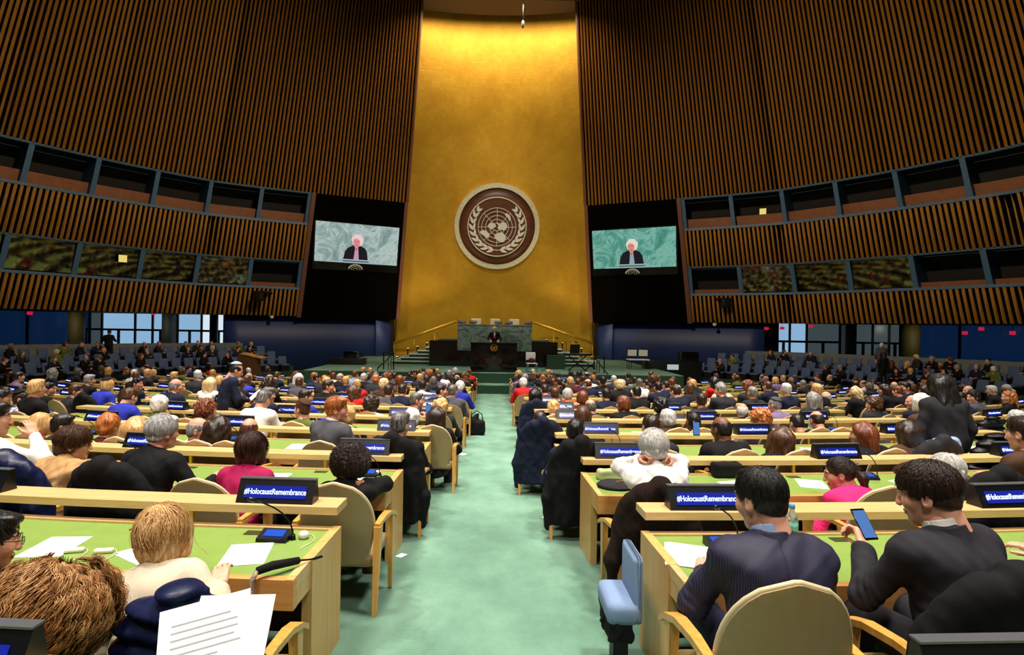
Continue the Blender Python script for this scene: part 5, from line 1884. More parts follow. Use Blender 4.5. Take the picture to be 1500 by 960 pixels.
def near_person(label, x, y, rot, P, style, hair, kind, top, skin_='fair', scale=1.0, h=0.008, seed=1, collar=None, hat=None, density=1.0, fold=0.005, roll_l=0, roll_r=0, trs=0, zoff=0.0, headk=1.04, shoes=True, glasses=False, curlhead=None, fwd_l=None, fwd_r=None, fat=1.0, hairk=1.0, tie=None, crown=None, clump=0):
    z = floor_z(y) + zoff
    if crown:      # bring the crown of the head to where the photograph shows it: size first, then how low the figure sits
        c_, s_ = math.cos(rot), math.sin(rot)
        ht = (P.Rh @ np.array((0, -0.02, 0.135)))
        for _ in range(3):
            hd = P.hc + ht
            hx, hy = (c_ * hd[0] - s_ * hd[1]) * scale, (s_ * hd[0] + c_ * hd[1]) * scale
            t = at(crown[0], crown[1], y + hy)
            x = t.x - hx
            k = (t.z - z - 0.012) / hd[2]
            scale = max(0.93, min(1.06, k))
        z = min(z, t.z - 0.012 - hd[2] * scale)
    v, q, mi = body_mesh(P, 0.011, 0.0048, fat=fat, roll_l=roll_l, roll_r=roll_r, hand_h=0.0042, fwd_l=fwd_l, fwd_r=fwd_r)
    br = 'g' if hair in ('grey', 'silver', 'white', 'salt') else ('b' if hair in ('blond', 'pale', 'orange') else 'd')
    o = link('person', np_mesh('person', v, q, [SKIN[skin_], LIPS, BROW[br], EYEW, IRIS], mi), None, (x, y, z), rot)
    o.scale = (scale,) * 3
    tag(o, label, 'person')
    v, q = top_mesh(P, kind, h, seed, fold)
    link({'jacket': 'jacket', 'shirt': 'shirt', 'coat': 'coat', 'sweater': 'sweater', 'puffer': 'padded_jacket'}[kind], np_mesh('top', v, q, [TOP[top] if isinstance(top, str) else top]), o)
    d = P.hc - P.nb
    if collar:
        S = SDF(P.nb - 0.13, P.nb + 0.16, 0.005)
        c0, c1 = P.nb + d * 0.15, P.nb + d * 0.47 + (0, -0.006, 0)
        S.cone(c0, c1, 0.071, 0.0655, 0.0)
        S.cone(P.nb - d * 0.2, P.nb + d * 0.9, 0.0625, 0.0615, 0.0, 'c')
        S.plane_cut(c1, d)
        S.plane_cut(c0, -d)
        v, q = S.mesh()
        if len(q):
            link('shirt_collar', np_mesh('collar', v, q, [TOP[collar]]), o)
    if kind == 'jacket':        # the folded collar of the jacket
        S = SDF(P.nb - 0.16, P.nb + 0.18, 0.006)
        c0, c1 = P.nb - d * 0.0 + (0, -0.005, 0), P.nb + d * 0.31 + (0, -0.014, 0)
        S.cone(c0, c1, 0.089, 0.0765, 0.0)
        S.cone(P.nb - d * 0.3, P.nb + d * 1.0, 0.071, 0.067, 0.004, 'c')
        S.plane_cut(c1, d)
        S.plane_cut(P.nb + P.Rt @ np.array((0, 0.05, 0)), P.Rt @ np.array((0, 1, 0.2)))
        v, q = S.mesh()
        if len(q):
            link('lapel_collar', np_mesh('lapel', v, q, [TOP[top] if isinstance(top, str) else top]), o)
    if tie:
        S = SDF(P.nb - (0.1, 0.1, 0.36), P.nb + (0.1, 0.28, 0.12), 0.006)
        a = P.nb + P.Rt @ np.array((0, 0.088, -0.005)); b2 = P.chest + P.Rt @ np.array((0, 0.135, -0.10))
        S.cone(a, b2, 0.018, 0.030, 0)
        v, q = S.mesh()
        link('necktie', np_mesh('tie', v, q, [TOP[tie]]), o)
        S = SDF(P.nb - (0.14, 0.1, 0.30), P.nb + (0.14, 0.28, 0.12), 0.006)
        S.cone(P.nb + P.Rt @ np.array((0, 0.075, 0.0)), P.chest + P.Rt @ np.array((0, 0.112, -0.02)), 0.045, 0.028, 0)
        v, q = S.mesh()
        link('shirt_front', np_mesh('shirt_front', v, q, [TOP['white']]), o)
    v, q = trouser_mesh(P, 0.014, seed)
    link('trousers', np_mesh('trousers', v, q, [TROUSER[trs % 4]]), o)
    hm = link('hair', near_hair(style, P, hair, seed, hairk * HEADK * 0.99, density, curlhead, clump), o)
    hm.matrix_local = head_matrix(P)
    if hat:
        k = link('skullcap', np_mesh('skullcap', *kippah_mesh(0.012), [TOP[hat]]), o)
        k.matrix_local = head_matrix(P, HEADK)
    if glasses:
        b = MB()
        for sx in (-1, 1):
            b.tube([(sx * 0.034 + 0.023 * math.cos(t), 0.112, 0.008 + 0.017 * math.sin(t)) for t in [2 * PI * j / 16 for j in range(17)]], 0.0016, 6)
            b.tube([(sx * 0.057, 0.112, 0.014), (sx * 0.076, 0.085, 0.016), (sx * 0.083, -0.01, 0.016)], 0.0018, 6)
        b.tube([(-0.011, 0.113, 0.012), (0.011, 0.113, 0.012)], 0.0016, 6)
        g = b.build('glasses', M['dark_metal'], o)
        g.matrix_local = head_matrix(P, HEADK)
    if shoes:
        for an in (P.anl, P.anr):
            s_ = link('shoe', SHOEM, o)
            s_.location = (an[0], an[1], 0.0)
    o['_near'] = 1
    return o

def seat_xy(i, px, dy=0.08, hip=None):
    y = row_y(i) + HIP
    for _ in range(4):
        x = (px - 724) / FPX * (y + dy)
        X, Y, a = arc_pt(i, x, HIP)
        y = Y
    return (px - 724) / FPX * (Y + dy), Y, a

def phone(x, y, z, M3, label, bright=True):
    root = thing('smartphone', label, 'phone')
    b = MB(); b.box(-0.036, 0.036, -0.074, 0.074, -0.004, 0.004, bev=0.0035); b.build('case', M['blackgloss'], root)
    b = MB(); b.box(-0.032, 0.032, -0.064, 0.064, 0.0041, 0.0046); b.build('screen', M['phone_screen'], root)
    root.matrix_world = Matrix.Translation((x, y, z)) @ M3.to_4x4()
    return root
M['phone_screen'] = glow('phone_screen', '#5a86c8', 0.9, 0.1)
def rot3(yaw=0, pitch=0, roll=0):
    return Matrix.Rotation(math.radians(yaw), 3, 'Z') @ Matrix.Rotation(math.radians(pitch), 3, 'X') @ Matrix.Rotation(math.radians(roll), 3, 'Y')

NEAR = []      # (row, side, |x|) taken by these figures
NOBODY = set() # (row, side, seat number) left empty

# --- first row, right: two in dark suits
X, Y, A = seat_xy(1, 1112)
P = Pose(lean=7, head=(24, -14, -2), hl=(-0.16, 0.40, 0.70), hr=(0.20, 0.42, 0.70), hunch=0.5, seat=0.40, build=1.02)
near_person('person in dark blue pinstriped suit with short black hair, nearest right of the aisle', X, Y, A - 0.03, P, 'short', 'black', 'jacket', 'pinstripe', 'fair', 1.0, 0.007, 3, collar='sky', density=1.3, trs=2, crown=(1110, 680))
NEAR.append((1, 1, X)); chair(X - 0.03, Y + 0.02, A - 0.02, 'tan chair in the foreground right, its back fully visible behind the pinstriped suit', True)
X, Y, A = seat_xy(1, 1350)
P = Pose(lean=8, twist=12, head=(36, -16, -4), hl=(-0.16, 0.36, 0.80), hr=(0.22, 0.40, 0.70), hunch=0.4, seat=0.40, build=1.0, hand_l='grip')
PB = near_person('person in charcoal suit holding a phone, head turned aside, wavy dark brown hair', X, Y, A, P, 'short', 'dark', 'jacket', 'charcoal', 'fair', 1.01, 0.007, 5, collar='white', density=1.4, curlhead=(2400, 0.065, 0.0012, 0.007, 0.55), trs=1, fwd_l=np.array((0.25, 0.75, 0.6)), roll_l=60, crown=(1352, 672))
NEAR.append((1, 1, X)); chair(X + 0.03, Y - 0.02, A, 'tan chair hidden under a black jacket, behind the charcoal suit', True)
wl = PB.matrix_basis @ Vector(P.wl)
phone(wl.x + 0.055, wl.y + 0.085, wl.z + 0.085, rot3(10, 52, 0), 'phone with blue screen in the hand of the charcoal-suited person')
JACKB = (X + 0.03, Y - 0.02, A)
P = Pose(lean=8, head=(30, -10, 0), hl=(-0.34, 0.25, 0.74), hr='desk', seat=0.40, hand_l='grip')
X, Y = 2.52, 2.25
PC = near_person('person mostly outside the right edge, only a hand with a phone showing', X, Y, 0.1, P, 'short', 'dark', 'jacket', 'navy', 'fair', 1.0, 0.012, 7, density=0.3)
NEAR.append((1, 1, X)); chair(X, Y, 0.1, 'tan chair at the right edge, behind the black jacket', True)
wl = PC.matrix_basis @ Vector(P.wl)
phone(wl.x - 0.05, wl.y + 0.07, wl.z + 0.05, rot3(40, 35, 10), 'phone held at the right edge of the picture above the jacket')

# --- second row, right
X, Y, A = seat_xy(2, 962)
P = Pose(lean=12, head=(-4, -4, 0), hl=(-0.10, 0.20, 1.02), hr=(0.12, 0.20, 1.02), hunch=0.7, seat=0.40, hand_l='grip', hand_r='grip', build=1.03)
near_person('white-haired person in white shirt holding both hands up to the face', X, Y, A, P, 'wavy', 'white', 'shirt', 'white', 'rosy', 0.97, 0.008, 9, density=1.2, fold=0.006, trs=1, crown=(958, 629))
NEAR.append((2, 1, X)); chair(X - 0.08, Y - 0.02, A, 'tan chair under a brown coat, behind the white shirt', True).scale = (0.95, 1, 0.87)
COATD = (X - 0.08, Y - 0.02, A)
X, Y, A = seat_xy(2, 1224)
P = Pose(lean=24, twist=10, head=(58, -16, 0), hl='desk', hr='desk', hunch=1.0, seat=0.40, build=0.92, shoulder=0.17)
near_person('person in bright pink jacket with a dark ponytail, looking left', X, Y + 0.05, A, P, 'pony', 'dark', 'jacket', 'pink', 'light', 0.93, 0.008, 11, trs=0, crown=(1226, 668))
NEAR.append((2, 1, X)); chair(X + 0.12, Y - 0.02, A, 'tan chair behind the pink jacket', True)
X, Y, A = seat_xy(2, 1386)
P = Pose(lean=20, head=(20, -14, 0), hl='desk', hr='desk', hunch=1.0, seat=0.40, build=0.95, shoulder=0.17)
near_person('white-haired person in royal blue top, half hidden by the charcoal suit', X, Y + 0.05, A, P, 'wavy', 'white', 'sweater', 'royal', 'rosy', 0.93, 0.009, 13, trs=0, crown=(1384, 665))
NEAR.append((2, 1, X)); chair(X + 0.05, Y - 0.02, A, 'tan chair with a dark coat, behind the royal blue top', True)
COATF = (X + 0.05, Y - 0.02, A)
P = Pose(lean=10, head=(10, -10, 0), hl=(-0.30, 0.33, 0.73), hr='desk', seat=0.40)
X, Y, A = arc_pt(2, 3.98, HIP)
near_person('person in brown sweater at the right edge, a hand laid on the desk', X, Y, A, P, 'short', 'dark', 'sweater', 'brown', 'fair', 1.0, 0.012, 15, density=0.3)
NEAR.append((2, 1, X)); chair(X - 0.12, Y - 0.02, A, 'tan chair at the right edge of the second row', True)

# --- first row, left
P = Pose(lean=20, side=-15, head=(6, -14, -6), hl=(-0.20, 0.34, 0.70), hr=(0.24, 0.30, 0.735), hunch=0.9, seat=0.40, build=0.94, shoulder=0.17, hand_r='relaxed')
P.elr, P.wr = np.array((0.31, 0.05, 0.64)), np.array((0.165, 0.20, 0.845))
near_person('person with a blond bob and cream sweater, one forearm raised over papers', -1.20, 2.19, 0.02, P, 'bob', 'blond', 'sweater', 'cream', 'fair', 0.955, 0.007, 17, density=2.2, trs=3, fwd_r=np.array((-0.25, 0.75, 0.35)), roll_r=-15, crown=(238, 736))
NEAR.append((1, -1, -1.13)); chair(-1.05, 2.20, 0.0, 'tan chair with honey-wood arms under a navy padded vest', True).scale = (0.92, 1, 0.9)
VESTL = (-1.05, 2.20, 0.0)
P = Pose(lean=14, side=0, head=(0, -34, 0), hl='lap', hr='lap', hunch=1.0, seat=0.40, build=0.9, shoulder=0.165)
CURL = near_person('person with big curly light brown hair, bent forward in front of the camera', -1.30, 1.62, 0.0, P, 'curly', 'blondbrown', 'sweater', 'black', 'fair', 0.92, 0.009, 19, density=1.0, trs=0, curlhead=(8000, 0.40, 0.0010, 0.045, 0.0), hairk=1.12, clump=170, crown=(95, 838))
NEAR.append((1, -1, -1.30))
X, Y = -2.09, 2.25
P = Pose(lean=10, head=(-50, -12, 0), hl='lap', hr='desk', hunch=0.7, seat=0.40)
near_person('person in black with dark hair and glasses, cut by the left edge', X, Y, 0.1, P, 'short', 'black', 'sweater', 'black', 'fair', 0.93, 0.010, 21, glasses=True, density=0.8, crown=(-12, 745))
NEAR.append((1, -1, X)); chair(X, Y, 0.1, 'tan chair at the left edge of the nearest row', True)

# --- second row, left
X, Y, A = seat_xy(2, 516)
P = Pose(lean=20, head=(-14, -8, 4), hl='desk', hr=(0.13, 0.24, 0.93), hunch=0.9, seat=0.40, build=0.9, shoulder=0.165, hand_r='fist')
near_person('person with dark curly hair in a black top, one hand at the cheek', X, Y + 0.02, A, P, 'curly', 'dark', 'sweater', 'black', 'tan', 0.90, 0.008, 23, density=0.9, trs=3, crown=(516, 654))
NEAR.append((2, -1, X)); chair(X + 0.02, Y - 0.06, A, 'tan chair at the aisle end of the second left row, behind the black top', True)
X, Y, A = seat_xy(2, 371)
P = Pose(lean=12, head=(-10, -6, 0), hl='desk', hr='desk', hunch=0.7, seat=0.40, build=0.92, shoulder=0.17)
near_person('person in magenta sweater with a dark auburn bob', X, Y + 0.04, A, P, 'bob', 'auburnd', 'sweater', 'magenta', 'fair', 0.96, 0.008, 25, trs=0, crown=(369, 631))
NEAR.append((2, -1, X)); chair(X - 0.16, Y - 0.04, A, 'tan chair left of the nameplate, behind the magenta sweater', True)
X, Y, A = seat_xy(2, 236)
P = Pose(lean=8, twist=-8, head=(-26, -4, 2), hl='lap', hr=(0.34, 0.36, 0.72), hunch=0.6, seat=0.40, build=1.14, shoulder=0.195)
near_person('broad grey-haired person in a black jacket, one hand on the desk', X, Y, A, P, 'short', 'silver', 'sweater', 'black', 'rosy', 1.0, 0.008, 27, density=1.3, curlhead=(1800, 0.085, 0.0013, 0.011, 0.25), trs=0, crown=(237, 606))
NEAR.append((2, -1, X)); chair(X - 0.1, Y - 0.04, A, 'chair covered by a black coat, behind the black jacket of a grey-haired person', True)
COATG = (X - 0.1, Y - 0.04, A)
X, Y, A = seat_xy(2, 112)
P = Pose(lean=12, twist=-14, head=(-58, -6, 2), hl='desk', hr=(0.36, 0.28, 0.74), hunch=0.6, seat=0.40, build=1.05)
near_person('person in beige hooded coat with short brown hair, face turned right', X, Y, A, P, 'wavy', 'brown', 'coat', 'beige', 'fair', 0.97, 0.008, 29, density=1.1, fold=0.008, trs=3, crown=(108, 624))
NEAR.append((2, -1, X)); chair(X - 0.15, Y - 0.04, A, 'chair under a dark navy coat, behind the beige coat', True)
COATH = (X - 0.15, Y - 0.04, A)
X, Y, A = arc_pt(2, -3.72, HIP)
P = Pose(lean=6, head=(-40, -4, 0), hl='lap', hr=(0.20, 0.30, 0.98), hunch=0.4, seat=0.40)
near_person('person in white shirt cut by the left edge, forearm raised', X, Y, A, P, 'short', 'black', 'shirt', 'white', 'light', 1.0, 0.010, 31, density=0.5)
NEAR.append((2, -1, X))
# --- third row, left: grey suit, in profile
X, Y, A = seat_xy(3, 490)
P = Pose(lean=4, twist=-30, head=(-72, -4, 3), hl='lap', hr=(0.30, 0.28, 0.70), hunch=0.4, seat=0.40, build=1.12, shoulder=0.195)
near_person('fair-haired person in grey suit turned in profile to the right', X, Y, A, P, 'short', 'orange', 'jacket', 'grey', 'rosy', 1.04, 0.009, 33, collar='white', density=1.2, crown=(492, 579))
NEAR.append((3, -1, X)); chair(X, Y, A, 'tan chair behind the grey suit, third left row', True)
# --- standing figures
X, Y = -4.10, 9.36
P = Pose(stand=True, lean=6, head=(-6, -26, 0), hl=(-0.10, 0.34, 1.02), hr=(0.12, 0.34, 1.02), hunch=0.6, build=1.08, hand_l='grip', hand_r='grip')
PK = near_person('standing person in navy suit and tie with a pale skullcap, reading', X, Y, -0.95, P, 'bald', 'black', 'jacket', 'navy', 'rosy', 0.93, 0.010, 35, collar='sky', hat='sky', tie='teal', glasses=True, density=0.8, trs=2, crown=(350, 531))
wl = PK.matrix_basis @ Vector((P.wl + P.wr) / 2)
b = MB(); b.box(-0.108, 0.108, -0.0015, 0.0015, -0.14, 0.14); b.box(-0.105, 0.110, 0.002, 0.004, -0.137, 0.143)
o = b.build('paper_sheet', M['white'], None, (wl.x + 0.09, wl.y + 0.05, wl.z + 0.05)); o.rotation_euler = (math.radians(-48), 0, -0.95)
tag(o, 'white sheets held by the standing person with the pale skullcap', 'paper')
X, Y = 4.86, 6.15
P = Pose(stand=True, lean=3, twist=4, head=(10, -12, 0), hl='hang', hr='hang', hunch=0.3, build=1.05)
near_person('standing person with shoulder-length black hair in a dark grey jacket, seen from behind', X, Y, -0.1, P, 'long', 'black', 'jacket', 'charcoal', 'brown', 0.94, 0.010, 37, density=0.8, trs=0, crown=(1376, 547))
X, Y = -21.4, 31.6
P = Pose(stand=True, lean=0, head=(0, -6, 0), hl='arm', hr='arm', build=1.1)
near_person('standing person in black suit seen from behind, in front of the daylight windows', X, Y, 0.2, P, 'short', 'black', 'jacket', 'black', 'tan', 1.03, 0.016, 39, density=0.3, zoff=-0.60 - floor_z(Y))
X, Y = 20.6, 30.2
P = Pose(stand=True, lean=2, head=(-30, -4, 0), hl='hang', hr='lap', build=1.05)
near_person('standing white-haired person in grey jacket by the blue gallery seats', X, Y, -0.3, P, 'bald', 'white', 'jacket', 'grey', 'rosy', 1.03, 0.016, 41, density=0.3, zoff=-0.60 - floor_z(Y))
X, Y = 19.9, 29.0
P = Pose(stand=True, lean=2, head=(20, -4, 0), hl='lap', hr='lap', build=0.95)
near_person('standing person in dark coat with brown hair, in front of the grey jacket', X, Y, 0.2, P, 'longwave', 'dark', 'coat', 'black', 'fair', 0.93, 0.016, 43, density=0.3, zoff=-0.95 - floor_z(Y))
# ------------------------------------------------------------------ everybody else, seat by seat
CHAIRED = []
for o in PEOPLE:
    CHAIRED.append(o)
PAL_HAIR = ['black'] * 5 + ['dark'] * 7 + ['brown'] * 5 + ['auburn'] * 3 + ['blond'] * 4 + ['pale'] + ['grey'] * 4 + ['silver'] * 3 + ['white'] * 3 + ['salt'] * 4 + ['orange'] * 2
PAL_TOP = ['black'] * 10 + ['navy'] * 9 + ['charcoal'] * 8 + ['grey'] * 3 + ['brown'] * 3 + ['white'] * 2 + ['maroon'] * 2 + ['beige'] + ['red'] + ['sky'] + ['olive'] + ['royal'] + ['cream'] + ['teal'] + ['lilac']
PAL_SKIN = ['fair'] * 8 + ['rosy'] * 5 + ['light'] * 4 + ['tan'] * 3 + ['brown'] * 2 + ['dark']
def random_person(x, y, rot, z, poses=(0, 1, 2, 3, 4, 5, 6, 7, 0, 1, 2, 3), tops=None):
    man = rnd.random() < 0.56
    hair = rnd.choice(PAL_HAIR)
    if man:
        st = rnd.choice(['short'] * 5 + ['crop'] * 3 + ['bald'] * 3)
        if st == 'bald' and hair in ('blond', 'pale', 'auburn', 'orange'):
            hair = 'grey'
        kd, tp = rnd.choice(['jacket'] * 6 + ['shirt', 'sweater']), None
    else:
        st = rnd.choice(['bob'] * 3 + ['wavy'] * 3 + ['curly', 'long', 'long', 'longwave', 'pony'])
        kd = rnd.choice(['jacket', 'jacket', 'sweater', 'sweater', 'coat'])
    tp = rnd.choice(tops or PAL_TOP)
    return crowd_person(x, y, rot, z, rnd.choice(poses), st, hair, kd, tp, rnd.choice(PAL_SKIN), rnd.uniform(0.97, 1.04), rnd.randrange(4), shoes=False)

taken = {}
for (i, sx), L in ROWS.items():
    taken.setdefault((i, sx), []).extend(x for x, _ in L)
for i, sx, x in NEAR:
    taken.setdefault((i, sx), []).append(abs(x))
BUDGET = 215
cands = []
for i in range(3, NROW + 1):
    for sx in (-1, 1):
        for k in range(9):
            x = 0.98 + 0.68 * k + rnd.uniform(-0.06, 0.06)
            X, Y, A = arc_pt(i, sx * x, HIP - 0.06 - 0.1 * rnd.random())
            if not seen(X, Y, 0.1):
                continue
            if any(abs(t - x) < 0.52 for t in taken.get((i, sx), [])):
                continue
            if i == 3 and sx > 0 and x > 4.3:
                continue
            pr = {3: 0.6, 4: 0.7, 5: 0.8, 6: 0.85}.get(i, 0.9)
            if i >= 11:
                pr = 0.62 if k < 5 else 0.45
            cands.append((i, sx, x, X, Y, A, pr))
for i, sx, x, X, Y, A, pr in cands:
    if rnd.random() < pr:
        o = random_person(X, Y + rnd.uniform(-0.06, 0.06), A + rnd.uniform(-0.12, 0.12), floor_z(Y))
        put_row(i, sx, x, o)
        CHAIRED.append(o)
    elif i <= 8:
        chair(X, Y, A, 'empty tan chair, place %d from the aisle in the %s %s row' % (round((x - 0.98) / 0.68) + 1, ORD[i], SIDE[sx]), i <= 4)
OUT = {}
for i in OUTER:
    for sx in (-1, 1):
        for k in range(8):
            x = 9.0 + 0.74 * k + rnd.uniform(-0.1, 0.1)
            X, Y, A = arc_pt(i, sx * x, HIP)
            if not seen(X, Y, 0.0) or rnd.random() > 0.46:
                continue
            o = random_person(X, Y, A + rnd.uniform(-0.25, 0.25), floor_z(Y), (0, 1, 2, 3, 5, 6, 7, 8, 9, 10))
            OUT.setdefault((i, sx), []).append((x, o))
            CHAIRED.append(o)
for (i, sx), L in ROWS.items():
    L.sort(key=lambda t: t[0])
    for n_, (x, o) in enumerate(L):
        pl = '%s from aisle, %s %s row' % (ORD[n_ + 1], ORD[i], SIDE[sx])
        tag(o, (o['_d'] + ', ' + pl), 'person', 'seated audience of the central blocks')
for (i, sx), L in OUT.items():
    L.sort(key=lambda t: t[0])
    for n_, (x, o) in enumerate(L):
        tag(o, o['_d'] + ', %s in outer %s %s row'  % (ORD[n_ + 1], SIDE[sx], ORD[i]), 'person', 'seated audience of the outer blocks')
NEARCH = 4
for o in CHAIRED:
    x, y = o.location.x, o.location.y
    lab = o['label'] if 'label' in o else ''
    i = round((y - HIP - x * x / 48 - ROW1) / STEP) + 1
    a = math.asin(max(-0.9, min(0.9, x / ARC)))
    sd = 'left' if x < 0 else 'right'
    d = Vector((math.sin(a), -math.cos(a)))
    tail = lab.split(', ', 1)[1] if ', ' in lab else lab
    chair(x - math.sin(a) * 0.05, y + 0.05, a, 'tan chair of the person ' + tail, i <= NEARCH and abs(x) < 5.5)

# galleries: blue-grey seats in three stepped arcs, people in some
def make_blue():
    root = thing('gallery_seat', '', 'seat')
    b = MB(); b.box(-0.27, 0.27, -0.24, 0.24, 0.34, 0.46, 0, bev=0.04); b.build('cushion', M['bluechair'], root)
    b = MB(); b.box(-0.27, 0.27, -0.05, 0.05, 0.0, 0.52, 0, M=Matrix.Translation((0, -0.24, 0.42)) @ Matrix.Rotation(math.radians(12), 4, 'X'), bev=0.035); b.build('backrest', M['bluechair'], root)
    b = MB(); b.box(-0.25, 0.25, -0.2, 0.2, 0.0, 0.34); b.build('base', M['black'], root)
    return root
BLUE = make_blue()
_bu = [False]
GZ = [-1.35, -1.08, -0.78]
galt = []
for sx in (-1, 1):
    for g, k in enumerate((0.925, 0.995, 1.065)):
        nn = 0
        t = 8.6 if sx > 0 else 8.9
        while t < 25:
            x = float(np.interp(t, _d, WALLP[:, 0])); y = float(np.interp(t, _d, WALLP[:, 1]))
            X, Y = sx * x * k, WYC + (y - WYC) * k
            t += 0.72
            if not seen(X, Y, 0.2) or Y < 24:
                continue
            nn += 1
            rot = math.atan2(-(0 - X), (22 - Y)) if True else 0
            rot = math.atan2(-(0 - X), (24.0 - Y))
            c = BLUE if not _bu[0] else copy_tree(BLUE)
            _bu[0] = True
            c.location = (X, Y, GZ[g]); c.rotation_euler = (0, 0, rot)
            tag(c, 'blue-grey seat, %s along the %s step of the %s gallery' % (ORD[nn] if nn < 17 else str(nn) + 'th', ORD[g + 1], SIDE[sx]), 'seat', 'blue-grey gallery seats')
            empty = sx > 0 and X / Y < 0.70
            pr = (0.15 if empty else 0.55)
            if rnd.random() < pr:
                o = random_person(X, Y, rot + rnd.uniform(-0.5, 0.5), GZ[g], (0, 2, 3, 3, 9, 10, 3), ['black'] * 7 + ['navy'] * 5 + ['charcoal'] * 5 + ['brown', 'maroon', 'grey', 'beige', 'olive'])
                tag(o, o['_d'] + ', %s gallery, %s step, seat %d' % (SIDE[sx], ORD[g + 1], nn), 'person', 'audience in the side galleries')
print('people', len(PEOPLE), 'chairs', len(CHAIRS))
# ------------------------------------------------------------------ stage furniture
def onstage(px, py, d):
    return at(px, py, d)
# presidium: black plinth with the green marble desk set into it
root = thing('presidium_desk', 'tall green marble desk on a black marble base behind the rostrum', 'desk', (0, 33.0, STZ))
b = MB(); b.box(-3.75, 3.70, 0.0, 0.5, 0, 1.47); b.box(-3.75, -3.3, 0.5, 3.4, 0, 1.47); b.box(3.3, 3.70, 0.5, 3.4, 0, 1.47); b.build('base', M['blackmarble'], root)
b = MB()
for k, (x0, x1) in enumerate([(-2.12, -1.42), (-1.41, 0.36), (0.37, 1.45), (1.46, 2.18)]):
    b.box(x0, x1, -0.12, 0.02, 0.92, 2.36, bev=0.008)
b.build('marble_front', M['marble'], root)
b = MB(); b.box(-2.16, 2.22, -0.16, 0.75, 2.36, 2.44); b.build('desktop', M['marble'], root)
b = MB(); b.box(-3.3, 3.3, 0.5, 4.2, 0.0, 1.5); b.build('platform', M['carpet_dark'], root)
for k, px in enumerate((697.5, 725.5, 753.5)):
    p = at(px, 470, 34.6)
    r = thing('presidium_chair', 'cream leather chair behind the marble desk, %s' % ('on the left', 'in the middle', 'on the right')[k], 'chair', (p.x, 34.6, STZ + 1.5), 0, 'cream chairs of the presidium')
    b = MB(); b.box(-0.31, 0.31, 0.12, 0.24, 0.30, 1.30, bev=0.05); b.build('backrest', M['cream'], r)
    b = MB(); b.box(-0.29, 0.29, -0.32, 0.14, 0.34, 0.48, bev=0.05); b.build('seat', M['cream'], r)
    for sx in (-1, 1):
        b = MB(); b.box(sx * 0.33 - 0.03, sx * 0.33 + 0.03, -0.25, 0.15, 0.3, 0.68, bev=0.02); b.build('armrest', M['cream'], r)
    b = MB(); b.lathe([(0.26, 0.0), (0.26, 0.03), (0.04, 0.06), (0.04, 0.34)], 14); b.build('pedestal', M['steel'], r)
for k, px in enumerate((676, 693, 730, 745.5, 774)):
    p = at(px, 474, 33.3)
    r = thing('desk_monitor', 'small black monitor on the marble desk, %s from its left end' % ORD[k + 1], 'monitor', (p.x, 33.3, STZ + 2.44), 0, 'monitors on the marble desk')
    b = MB(); b.box(-0.22, 0.22, -0.02, 0.02, 0.04, 0.22, M=Matrix.Rotation(math.radians(-20), 4, 'X'), bev=0.008); b.build('display_housing', M['plate'], r)
    b = MB(); b.box(-0.08, 0.08, -0.06, 0.06, 0.0, 0.02); b.box(-0.02, 0.02, -0.01, 0.02, 0.0, 0.08); b.build('foot', M['plate'], r)
# rostrum
root = thing('rostrum', 'black marble rostrum with a round gold emblem, at the front edge of the stage', 'lectern', (0, 29.0, STZ))
b = MB(); b.box(-1.18, 1.18, -0.22, 0.85, 0, 1.46, bev=0.01); b.build('body', M['blackmarble'], root)
b = MB(); b.box(-1.2, 1.2, -0.25, 0.35, 1.46, 1.50); b.build('top_slab', M['blackgloss'], root)
b = MB(); b.box(-0.42, 0.42, -0.235, -0.22, 0.46, 0.70); b.build('front_plaque', mat('bronze_plaque', '#3a2a1c', 0.4, 0.5), root)
b = MB(); b.box(-1.1, 1.1, 0.85, 1.9, 0, 0.52); b.build('speaker_step', M['carpet_dark'], root)
for sx in (-0.1, 0.1):
    b = MB(); b.tube([(sx, -0.05, 1.5), (sx, 0.0, 1.62), (sx * 0.8, 0.10, 1.76)], 0.008, 6)
    b.build('gooseneck_microphone', M['dark_metal'], root)
P = Pose(stand=True, lean=10, head=(0, -10, 0), hl=(-0.22, 0.34, 1.02), hr=(0.22, 0.34, 1.02), hunch=0.5, build=0.95)
near_person('person with pale blond hair and dark jacket speaking at the rostrum, head bowed', 0.02, 30.1, PI, P, 'wavy', 'pale', 'jacket', 'black', 'rosy', 1.06, 0.012, 51, density=0.3, tie='pink', zoff=STZ + 0.52 - floor_z(30.1))

# ------------------------------------------------------------------ the emblem
W_ = mat('pale_relief', '#d9d2c8', 0.5)
W_GOLD = M['goldplain']
M['emblem_wood'] = wood('emblem_wood', '#4c2716', '#6b3a20', 0.4, 0, 0.6)
def ring(b, r0, r1, z0, z1, n=72, mi=0):
    vs = []
    for k in range(n):
        t = 2 * PI * k / n
        c, s_ = math.cos(t), math.sin(t)
        vs += [(r0 * c, r0 * s_, z0), (r1 * c, r1 * s_, z0), (r1 * c, r1 * s_, z1), (r0 * c, r0 * s_, z1)]
    fs = []
    for k in range(n):
        a, c = k * 4, ((k + 1) % n) * 4
        for e in range(4):
            fs.append((a + e, a + (e + 1) % 4, c + (e + 1) % 4, c + e))
    b.add(vs, fs, mi)
def leaf(b, x, y, ang, ln, wd, z0, z1, mi=0):
    pts = []
    for t, w_ in ((0, 0), (0.18, 0.62), (0.45, 1), (0.75, 0.6), (1, 0)):
        pts.append((t * ln, w_ * wd / 2))
    poly = pts + [(p[0], -p[1]) for p in pts[-2:0:-1]]
    M4 = Matrix.Translation((x, y, 0)) @ Matrix.Rotation(ang, 4, 'Z')
    b.prism(poly, z0, z1, 'z', mi, M4)
